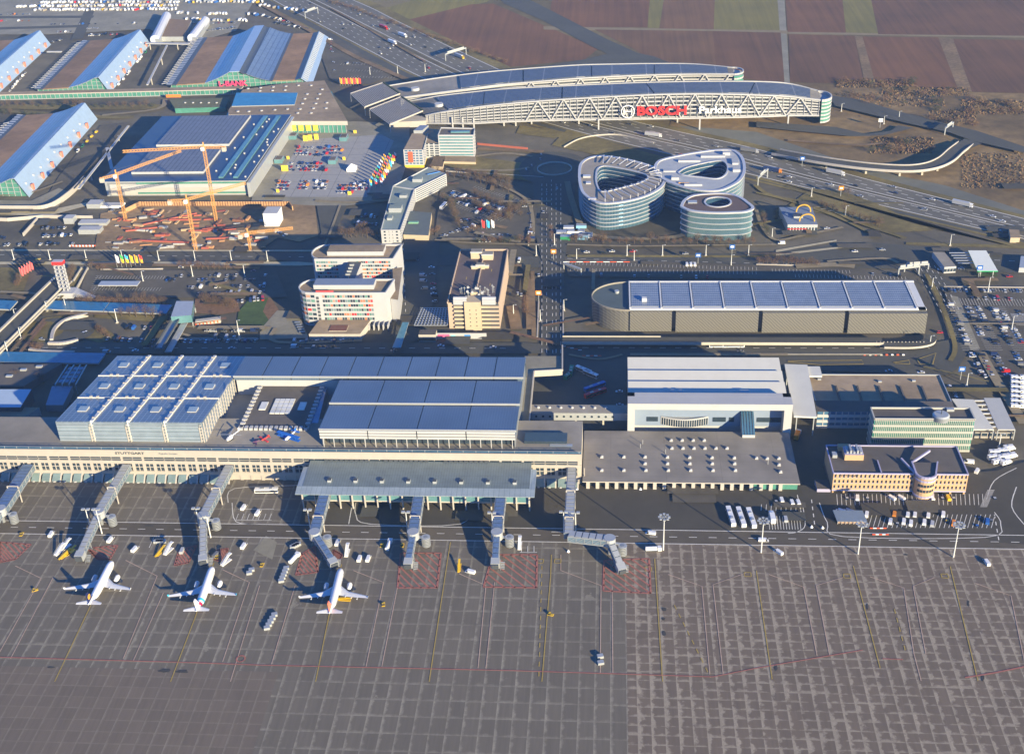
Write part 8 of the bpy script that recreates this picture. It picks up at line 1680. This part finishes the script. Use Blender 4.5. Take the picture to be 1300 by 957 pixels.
for i, (x, y, a, b, h) in enumerate(((120, 285, 12, 4, 3), (116, 295, 9, 4, 4), (85 + 5, 282, 4, 4, 5), (122, 262, 6, 5, 4), (348, 284, 6, 7, 12), (140, 262, 12, 4, 2))):
    X, Y = G(x, y); s = M(); s.box(X - a, Y - b, 0, X + a, Y + b, h, lsteel if i < 4 else wsign, whitep); tag(s.obj('site_cabin'), ('white site cabin block with flat roof, %s of six around the excavation' % nth(i)), 'site cabin', 'white site cabins')
for i in range(26):
    x = 88 + i * 2.1 if i < 16 else 715 + (i - 16) * 8.5; y = 313 if i < 16 else 334
    a_, b_ = G(x, y), G(x + (2.0 if i < 16 else 8), y); s = M(); s.bar((*a_, .6), (*b_, .6), .5, 1.2, mat('barrier_orange', (.75, .12, .04)) if i % 2 else wsign); tag(s.obj('site_barrier'), '%s plastic barrier block, %s in the line by the frontage road' % ('red' if i % 2 else 'white', nth(i)), 'barrier', 'plastic barriers')
for i in range(10):
    x, y = 714 + 5 * i, (441 if i < 5 else 453) + (0 if i < 5 else 0); s = M(); a_, b_ = G(x, y + (i * 1.2 if i < 5 else 0)), G(x + 4.5, y + (i * 1.2 if i < 5 else 0)); s.bar((*a_, .5), (*b_, .5), .5, 1, mat('barrier_orange', (.75, .12, .04)) if i % 2 else wsign); tag(s.obj('site_barrier'), '%s barrier block in the bus yard, %s of ten' % ('red' if i % 2 else 'white', nth(i)), 'barrier', 'barriers in the bus yard')
for i in range(8):
    x = 1096 + i * 7; s = M(); a_, b_ = G(x, 452), G(x + 3, 452); s.bar((*a_, .6), (*b_, .6), 1, 1.4, mat('barrier_orange', (.75, .12, .04)) if i % 2 == 0 else wsign); tag(s.obj('site_barrier'), '%s barrier block below the garage, %s of eight' % ('red' if i % 2 == 0 else 'white', nth(i)), 'barrier', 'barriers below the garage')
# ---- towers, flags, small structures
t_ = thing('lattice_sign_tower', 'white lattice sign tower with red cap on a concrete block', 'sign tower'); X, Y = G(84, 374); 
g = M(); g.box(X - 7, Y - 6, 0, X + 8, Y + 4, 4, hwhite); g.prism([(X + 8.1, Y - 5), (X + 24, Y - 7), (X + 24, Y - 4), (X + 8.1, Y + 3)], 0, [4, 1, 1, 4], hwhite); g.obj('plinth', t_); g = M()
for sx in (-3, 0, 3):
    for sy in (-1.5, 1.5): g.bar((X + sx, Y + sy, 4), (X + sx, Y + sy, 25), .8, .8, hwhite)
for k in range(7): g.box(X - 3.4, Y - 1.9, 6 + k * 3, X + 3.4, Y + 1.9, 6.5 + k * 3, hwhite)
g.obj('lattice', t_); g = M(); g.box(X - 4, Y - 2.3, 25, X + 4, Y + 2.3, 27.5, mat('sign_red', (.75, .03, .025)), hwhite); g.obj('red_cap', t_)
fl = ['white', 'green', 'blue', 'yellow', 'orange', 'red']; fm = {'green': (.05, .4, .1), 'blue': (.05, .45, .75), 'yellow': (.75, .5, .03), 'white': (.75, .75, .8), 'orange': (.75, .35, .03), 'red': (.7, .05, .04), 'pink': (.65, .12, .12)}
def flag(label, px, py, h, c, grp, c2=None, w_f=2.2, drop=6):
    X, Y = G(px, py); t = thing('flagpole', label, 'flagpole', grp, (X, Y, 0)); g = M(); g.cyl((0, 0, 0), (0, 0, h), .14, .08, 6, lsteel); g.obj('pole', t)
    g = M(); m1 = mat('flag_' + c, fm[c], .8, .05); m2 = mat('flag_' + (c2 or c), fm[c2 or c], .8, .05)
    vs = []
    for k in range(6):
        for j in range(3): vs.append((.12 + w_f * k / 5, .35 * math.sin(k * 1.3 + j), h - .3 - drop * j / 2 - .25 * k))
    for k in range(5):
        for j in range(2): g.add([vs[3 * k + j], vs[3 * k + 3 + j], vs[3 * k + 4 + j], vs[3 * k + 1 + j]], [[0, 1, 2, 3]], m1 if j == 0 else m2)
    g.obj('flag', t)
for i, (c, c2) in enumerate((('white', 'white'), ('green', 'yellow'), ('blue', 'yellow'), ('yellow', 'yellow'), ('orange', 'yellow'), ('red', 'orange'))): flag('%s and %s flag on a pole, %s from the left beside the frontage road' % (c, c2, nth(i)), 149 + i * 6, 339.5, 11, c, 'flags beside the frontage road', c2)
for i in range(5): flag('pink red flag on a pole left of the lattice tower, %s of five' % nth(i), 27 + i * 3.2, 353 - i * 2, 9, 'pink', 'red flags by the bridge road')
r3 = random.Random(9)
for i in range(30): c = r3.choice(['white', 'red', 'blue', 'yellow', 'green', 'orange']); c2 = r3.choice(['white', 'red', 'blue', 'yellow']); k_ = i / 30; col_ = i % 3; flag('%s and %s national flag east of the plaza, %s from the lower end' % (c, c2, nth(i)), 470 + k_ * 20 + col_ * 6, 241 - k_ * 36, 10, c, 'national flags along the plaza', c2, 1.8, 5)
for i in range(8): flag('orange red flag at the fair forecourt, %s of eight from the left' % nth(i), 432 + i * 3.4, 109, 9, 'red' if i % 2 else 'orange', 'flags at the fair forecourt')
for i in range(3): flag('%s flag in the motel car park, %s of three' % (('red', 'blue', 'white')[i], nth(i)), 612 + i * 6, 292, 9, ('red', 'blue', 'white')[i], 'flags in the motel car park')
for i, (x, y, w_2) in enumerate(((388, 180, 2), (394, 179, 2), (402, 178, 2), (362, 218, 3), (353, 245, 1.2), (451, 170, 1.4), (437, 204, 1.2), (444, 248, 1.5), (366, 203, 1.2))):
    X, Y = G(x, y); s = M(); s.box(X - w_2, Y - .3, 0, X + w_2, Y + .3, 6 if w_2 > 1.6 else 3.5, mat('yellow_sign', (.75, .55, .05), .5, .05)); tag(s.obj('advert_board'), 'upright yellow advertising board on the pale plaza, %s of nine' % nth(i), 'advert board', 'yellow boards on the plaza')
for i, (x, y) in enumerate(((373, 176), (437, 178), (423, 207), (355, 206))):
    X, Y = G(x, y); t_ = thing('ticket_pavilion', 'small glass ticket pavilion with dark roof on the plaza, %s of four' % nth(i), 'pavilion', 'ticket pavilions on the plaza'); s = M(); s.box(X - 3.5, Y - 5, 0, X + 3.5, Y + 5, 4.2, tealg, lsteel); s.obj('glass_body', t_); s = M(); s.box(X - 2.6, Y - 4, 4.2, X + 2.6, Y + 4, 4.5, darkroof); s.obj('roof', t_)
X, Y = G(447, 217); t_ = thing('white_tent', 'white peaked tent standing on the pale plaza', 'tent'); s = M(); s.box(X - 4, Y - 4, 0, X + 4, Y + 4, 3, wsign); s.obj('wall', t_); s = M(); s.add([(X - 4.3, Y - 4.3, 3), (X + 4.3, Y - 4.3, 3), (X + 4.3, Y + 4.3, 3), (X - 4.3, Y + 4.3, 3), (X, Y, 7)], [[0, 1, 4], [1, 2, 4], [2, 3, 4], [3, 0, 4]], wsign); s.obj('roof', t_)
for i, (x, y, c) in enumerate(((722, 292, 'white'), (738, 290, 'blue'), (718, 304, 'green'), (740, 303, 'blue'), (727, 297, 'white'), (736, 297, 'white'), (746, 301, 'white'), (713, 298, 'silver'))):
    X, Y = G(x, y); s = M(); s.box(X - 4, Y - 2.2, .1, X + 4, Y + 2.2, 3.2, PM[c] if c != 'blue' else mat('light_blue_cabin', (.2, .45, .65), .6, .05), lsteel); tag(s.obj('site_container'), '%s cabin container beside the larger ring office, %s of eight' % (c, nth(i)), 'container', 'cabin containers by the ring office')
# footbridge with lift house
t_ = thing('station_footbridge', 'slanting footbridge with pale blue stair house in front of the terminal', 'footbridge'); a_, b_ = G(226, 402, 6), G(202, 442, 6); s = M(); s.bar((*a_, 6), (*b_, 6), 5, .8, steel); s.obj('deck', t_)
for dx in (-2.6, 2.6): s = M(); s.bar((a_[0] + dx, a_[1], 7), (b_[0] + dx, b_[1], 7), .4, 1.4, dsteel); s.obj('railing', t_)
s = M(); s.bar((a_[0] + 5.2, a_[1] - 3, 3), (b_[0] + 5.5, b_[1], 3), 4.5, .6, lsteel); s.obj('moving_stair', t_)
q = [G(217, 403, 9), G(243, 401, 9), G(246, 383, 9), G(224, 383, 9)]; s = M(); s.prism([(p[0], p[1]) for p in q], 4, 9.5, tealg, lsteel); s.obj('stair_house', t_)
for i in range(4): s = M(); s.bar((*q[i], 0), (*q[i], 4), .7, .7, lsteel); s.obj('pillar', t_)
t_ = thing('platform_glass_roof', 'long blue glass strip roof over the sunken station', 'glass roof'); bgl = glassy('station_blue_glass', (.035, .14, .24), .15)
for a, b in (((52, 386), (135, 389)), ((136, 389), (215, 392)), ((-20, 452), (130, 454)), ((-20, 385), (18, 387))): s = M(); A_, B_ = G(*a, 3), G(*b, 3); s.prism([(A_[0], A_[1] - 7), (B_[0], B_[1] - 7), (B_[0], B_[1] + 6), (A_[0], A_[1] + 6)], 2, 3, lsteel, bgl); s.obj('glass_panel', t_)
t_ = thing('platform_canopy', 'long pale narrow canopy on the empty western car park', 'canopy'); A_, B_ = G(126, 360, 3.5), G(176, 360, 3.5); s = M(); s.prism([(A_[0], A_[1] - 3), (B_[0], B_[1] - 3), (B_[0], B_[1] + 4), (A_[0], A_[1] + 4)], 3, 3.6, hwhite, lsteel); s.obj('roof', t_)
for i in range(6): x = A_[0] + 2 + i * (B_[0] - A_[0] - 4) / 5; s = M(); s.bar((x, A_[1], 0), (x, A_[1], 3), .3, .3, lsteel); s.obj('post', t_)
t_ = thing('bridge_road', 'dark road bridge with pale parapets slanting at the left edge', 'road bridge'); A_, B_ = G(78, 356, 4), G(-20, 452, 4); s = M(); s.bar((*A_, 3.5), (*B_, 3.5), 17, 1, m_conc); s.bar((*A_, 4.02), (*B_, 4.02), 15, .06, m_road); s.obj('deck', t_)
for d_ in (-9, 9): s = M(); s.bar((A_[0] + d_ * .7, A_[1] - d_ * .7, 4.6), (B_[0] + d_ * .7, B_[1] - d_ * .7, 4.6), 1.6 if d_ < 0 else .8, 1.3, m_conc); s.obj('parapet', t_)
t_ = thing('car_ramp', 'pale walled ramp between the lattice tower and the empty car park', 'ramp')
for dx in (0, 8): s = M(); s.bar((*G(104 + dx, 342), 1), (*G(85 + dx * 1.3, 372), 1), .9, 2, m_conc); s.obj('wall', t_)
for lab, line in (('curved cream ramp wall beside the turning circle', [(66, 434), (70, 420), (85, 408), (112, 401)]), ('cream wall at the lower side of the turning circle', [(38, 446), (60, 449), (95, 450)]), ('cream kerb wall of the turning circle', [(62, 438), (80, 438), (100, 434)]), ('cream wall above the hotel lawn', [(90, 398), (100, 396), (130, 394)])):
    t_ = thing('ramp_wall', lab, 'retaining wall'); g = M(); q = smooth_line([G(*p) for p in line], 5)
    for a_, b_ in zip(q, q[1:]): g.bar((*a_, 1.2), (*b_, 1.2), 2.2, 2.4, cream2)
    g.obj('wall', t_)
t_ = thing('striped_pavilion', 'small red and cream striped shed beside the footbridge', 'shed'); A_, B_ = G(249, 412), G(281, 408); s = M(); s.bar((*A_, 1.5), (*B_, 1.5), 4, 3, cream2); s.obj('wall', t_)
for i in range(7): s = M(); p, q_ = lerp(A_, B_, (i + .1) / 7), lerp(A_, B_, (i + .5) / 7); s.bar((p[0], p[1] - 2.1, 1.4), (q_[0], q_[1] - 2.1, 1.4), .2, 2.2, mat('barrier_orange', (.75, .12, .04))); s.obj('red_panel', t_)
for lab, a_, b_, h in (('long pale kerb wall behind the garage', (960, 337), (1070, 339), 1.2), ('pale wall in front of the drop off row, left', (226, 431), (276, 431), 1), ('pale wall in front of the drop off row, right', (284, 431), (328, 431), 1), ('pale wall along the avenue left side', (676, 262), (671, 312), 1), ('pale wall by the upper car park edge', (1198, 365), (1310, 366), 1), ('pale kerb wall by the western car park', (128, 343), (207, 342), 1), ('pale parapet of the avenue beside the ramp', (684, 384), (682, 430), 1.5), ('pale parapet of the avenue right side', (715, 384), (715, 430), 1.5), ('brown rusty fence along the coach stop under the truss building', (606, 184), (670, 190), 2), ('low cream wall above the brown terrace', (480 + 86, 218), (690, 226), 1)):
    s = M(); s.bar((*G(*a_), h / 2), (*G(*b_), h / 2), .8, h, cream2 if 'brown' not in lab[:6] else mat('rust_fence', (.35, .1, .06), .8, .1)); tag(s.obj('kerb_wall'), lab, 'wall')
# ================================================================ TREES AND SHRUBS
tw_ = mat('bare_twigs', (.115, .075, .045), .95, .35, .6); tw2 = mat('rusty_shrub', (.15, .085, .048), .95, .35, .6); ev_ = mat('evergreen_shrub', (.04, .05, .025), .95, .3, .5); bark = mat('bark', (.08, .06, .045), .9, .2); reed = mat('pale_reed', (.19, .135, .075), .95, .3, .5)
def crown(m_, n, r, h, seed, z0):
    q = random.Random(seed); g = M()
    for _ in range(n):
        while True:
            x, y, z_ = q.uniform(-1, 1), q.uniform(-1, 1), q.uniform(-1, 1)
            if x * x + y * y + z_ * z_ < 1: break
        k = .7 + .5 * q.random(); c = Vector((x * r * k, y * r * k, z0 + h / 2 + z_ * h / 2 * k)); s = q.uniform(.25, .6) * r * .35
        a = Vector((q.uniform(-1, 1), q.uniform(-1, 1), q.uniform(-1, 1))).normalized() * s; b = a.cross(Vector((q.uniform(-1, 1), q.uniform(-1, 1), q.uniform(-1, 1)))).normalized() * s * .16
        g.add([c - a, c + b, c + a * 1.5], [[0, 1, 2]], m_)
    return g.mesh('crown')
def trunk(h, r):
    g = M(); g.cyl((0, 0, 0), (0, 0, h), .28, .12, 6, bark)
    for k in range(5): a = k * 1.26; g.cyl((0, 0, h * .45), (r * .7 * math.cos(a), r * .7 * math.sin(a), h * (.8 + .1 * (k % 2))), .13, .04, 4, bark)
    return g.mesh('trunk')
TC = [crown(tw_, 520, 3.2, 6, s_, 2.2) for s_ in (1, 2)] + [crown(tw2, 480, 2.6, 4.6, 3, 1.2), crown(ev_, 600, 2.6, 5, 4, .8)]; TT = [trunk(6.5, 3), trunk(5, 2.4)]
SC = [crown(tw2, 320, 2.0, 2.4, 11, .1), crown(tw_, 320, 2.2, 2.6, 12, .1), crown(reed, 320, 2.2, 2.0, 13, .1), crown(ev_, 360, 1.8, 2.2, 14, .1)]
rt = random.Random(31); TN = {}
def tree(px, py, kind, place, s_=1.0):
    X, Y = G(px, py); k = TN.setdefault(place, [0]); nm = ('bare brown', 'bare grey brown', 'rusty', 'dark evergreen')[kind]
    t = thing('tree', '%s tree, %s %s' % (nm, nth(k[0]), place), 'tree', 'trees around the airport', (X, Y, 0), rt.uniform(0, 6)); k[0] += 1; t.scale = (s_, s_, s_ * rt.uniform(.85, 1.15))
    for nm_, me in (('crown', TC[kind]), ('trunk', TT[0 if kind < 2 else 1])): o = bpy.data.objects.new(nm_, me); COL.objects.link(o); o.parent = t
def trow(a, b, n, kinds, place, s_=1.0, j=1.5):
    for i in range(n): x, y = lerp(a, b, (i + .5) / n); tree(x + rt.uniform(-j, j), y + rt.uniform(-j, j) * .6, rt.choice(kinds), place, s_ * rt.uniform(.75, 1.2))
for a in (((545, 215), (580, 228), 5, (1, 2), 'in the belt above the motel car park'), ((585, 228), (650, 245), 9, (1, 0), 'in the belt above the motel car park'), ((570, 262), (584, 290), 9, (1, 0, 3), 'in the clump beside the annex'), ((560, 255), (580, 262), 4, (1, 3), 'in the clump beside the annex'), ((590, 300), (670, 262), 12, (2, 1), 'between the motel car park rows'), ((548, 300), (560, 292), 3, (2,), 'beside the annex entrance'),
          ((470, 290), (440, 302), 8, (1, 0), 'in the shaded yard edge'), ((95, 343), (84, 372), 7, (1, 0), 'beside the lattice tower'), ((255, 385), (300, 392), 12, (0, 2), 'in the brown bed by the footbridge'), ((100, 384), (212, 387), 22, (0, 2), 'on the station embankment'), ((225, 340), (290, 343), 9, (2, 0), 'along the frontage road verge'), ((115, 343), (135, 345), 3, (2, 0), 'at the western car park corner'),
          ((960, 335), (1040, 338), 13, (2, 0), 'behind the garage kerb wall'), ((604, 309), (672, 308), 10, (2, 2, 3), 'in the verge above the tan tower'), ((720, 306), (770, 308), 7, (2,), 'below the larger ring office'), ((1068, 245), (1078, 250), 2, (1,), 'beside the motorway grass'), ((986, 268), (985, 285), 3, (3,), 'left of the burger restaurant'), ((150, 402), (210, 405), 6, (0,), 'above the terminal forecourt'),
          ((28, 355), (20, 366), 4, (2, 0), 'by the red flags'), ((122, 420), (140, 430), 4, (2, 0), 'right of the turning circle'), ((40, 442), (52, 448), 3, (2,), 'by the lower circle wall'), ((60, 488), (0, 478), 9, (2, 0), 'in the shaded garden at the left'), ((700, 290), (703, 312), 4, (2,), 'beside the avenue'), ((664, 382), (670, 402), 4, (2,), 'in the court right of the tan tower'),
  ((576, 218), (650, 236), 12, (1, 0, 2), 'in the upper belt near the roundabout'), ((600, 250), (664, 276), 10, (1, 0), 'between the diagonal rows'), ((600, 262), (650, 282), 10, (1, 2), 'on the inner motel verge'), ((430, 300), (498, 304), 10, (1, 0), 'along the frontage road by the hotel'), ((760, 309), (960, 309), 20, (2, 1), 'in front of the ring offices'), ((965, 272), (975, 300), 5, (1, 3), 'beside the burger restaurant drive'), ((1040, 262), (1120, 290), 12, (1, 2), 'on the verge east of the burger restaurant'), ((0, 136), (200, 138), 22, (1, 3, 0), 'in the garden strip between the exhibition halls'), ((0, 145), (60, 150), 6, (1, 3), 'in the lower garden strip')):
    trow(*a)
for a in (((735, 262), (772, 266), 0), ): pass
# hedgerow along the field edge of the motorway and scrub on the right
for i in range(90):
    t = i / 89; x = 405 + t * 230; y = 3 + t * 80 + rt.uniform(-1.5, 1.5); X, Y = G(x + 7, y - 3); o = bpy.data.objects.new('roadside_bush', SC[rt.choice([0, 1, 1, 2])]); COL.objects.link(o); o.location = (X, Y, 0); s_ = rt.uniform(.8, 2.2); o.scale = (s_, s_, s_); tag(o, 'brown roadside bush, %s from the top along the motorway field edge' % nth(i), 'bush', 'bushes along the motorway')
zones = ((1060, 102, 1160, 112, 36, 'left of the first stubble strip'), (1120, 112, 1230, 122, 34, 'below the ploughed fields'), (1060, 118, 1200, 136, 30, 'on the scrub slope'), (1180, 140, 1240, 160, 24, 'by the brown field corner'), (1220, 128, 1300, 146, 40, 'in the reed belt at the right'), (1105, 175, 1185, 196, 46, 'inside the viaduct loop'), (1220, 195, 1300, 240, 44, 'on the slope right of the viaduct'))
bi = 0
for x0, y0, x1, y1, n, pl in zones:
    for i in range(n):
        if bi >= 205: break
        X, Y = G(rt.uniform(x0, x1), rt.uniform(y0, y1)); o = bpy.data.objects.new('scrub_bush', SC[rt.choice([0, 1, 2, 2] if 'reed' in pl else [0, 1, 1, 2, 3])]); COL.objects.link(o); o.location = (X, Y, 0); s_ = rt.choice([.6, .9, 1.2, 1.6, 2.8]); o.scale = (s_, s_, s_ * .9); tag(o, 'dry brown scrub bush, %s %s' % (nth(i), pl), 'bush', 'scrub bushes right of the motorway'); bi += 1
g = M(); q = random.Random(77)
for x0, y0, x1, y1, n, pl in zones:
    for i in range(n * 22):
        X, Y = G(q.uniform(x0, x1), q.uniform(y0, y1)); h = q.uniform(.6, 1.8); a = q.uniform(0, 3); g.face([(X - 1.2 * math.cos(a), Y - 1.2 * math.sin(a), 0), (X + 1.2 * math.cos(a), Y + 1.2 * math.sin(a), 0), (X + q.uniform(-.5, .5), Y, h)], q.choice([reed, tw_, tw2]))
tag(g.obj('dry_undergrowth'), 'tangle of dry brown undergrowth beside the viaduct', 'undergrowth', None, 'stuff')
finish_cars()
# ================================================================ HAZE
m = bpy.data.materials.new('haze_air'); m.use_nodes = True; nt = m.node_tree; nt.nodes.remove(nt.nodes['Principled BSDF']); pvn = nn(nt, 'ShaderNodeVolumePrincipled'); pvn.inputs['Color'].default_value = (.34, .56, 1.0, 1); pvn.inputs['Density'].default_value = HAZE; pvn.inputs['Anisotropy'].default_value = 0.0
nt.links.new(pvn.outputs[0], nt.nodes['Material Output'].inputs['Volume'])
if HAZE > 0: g = M(); g.box(-9500, -2500, -1, 9500, 14500, 430, m); tag(g.obj('haze'), kind='stuff')
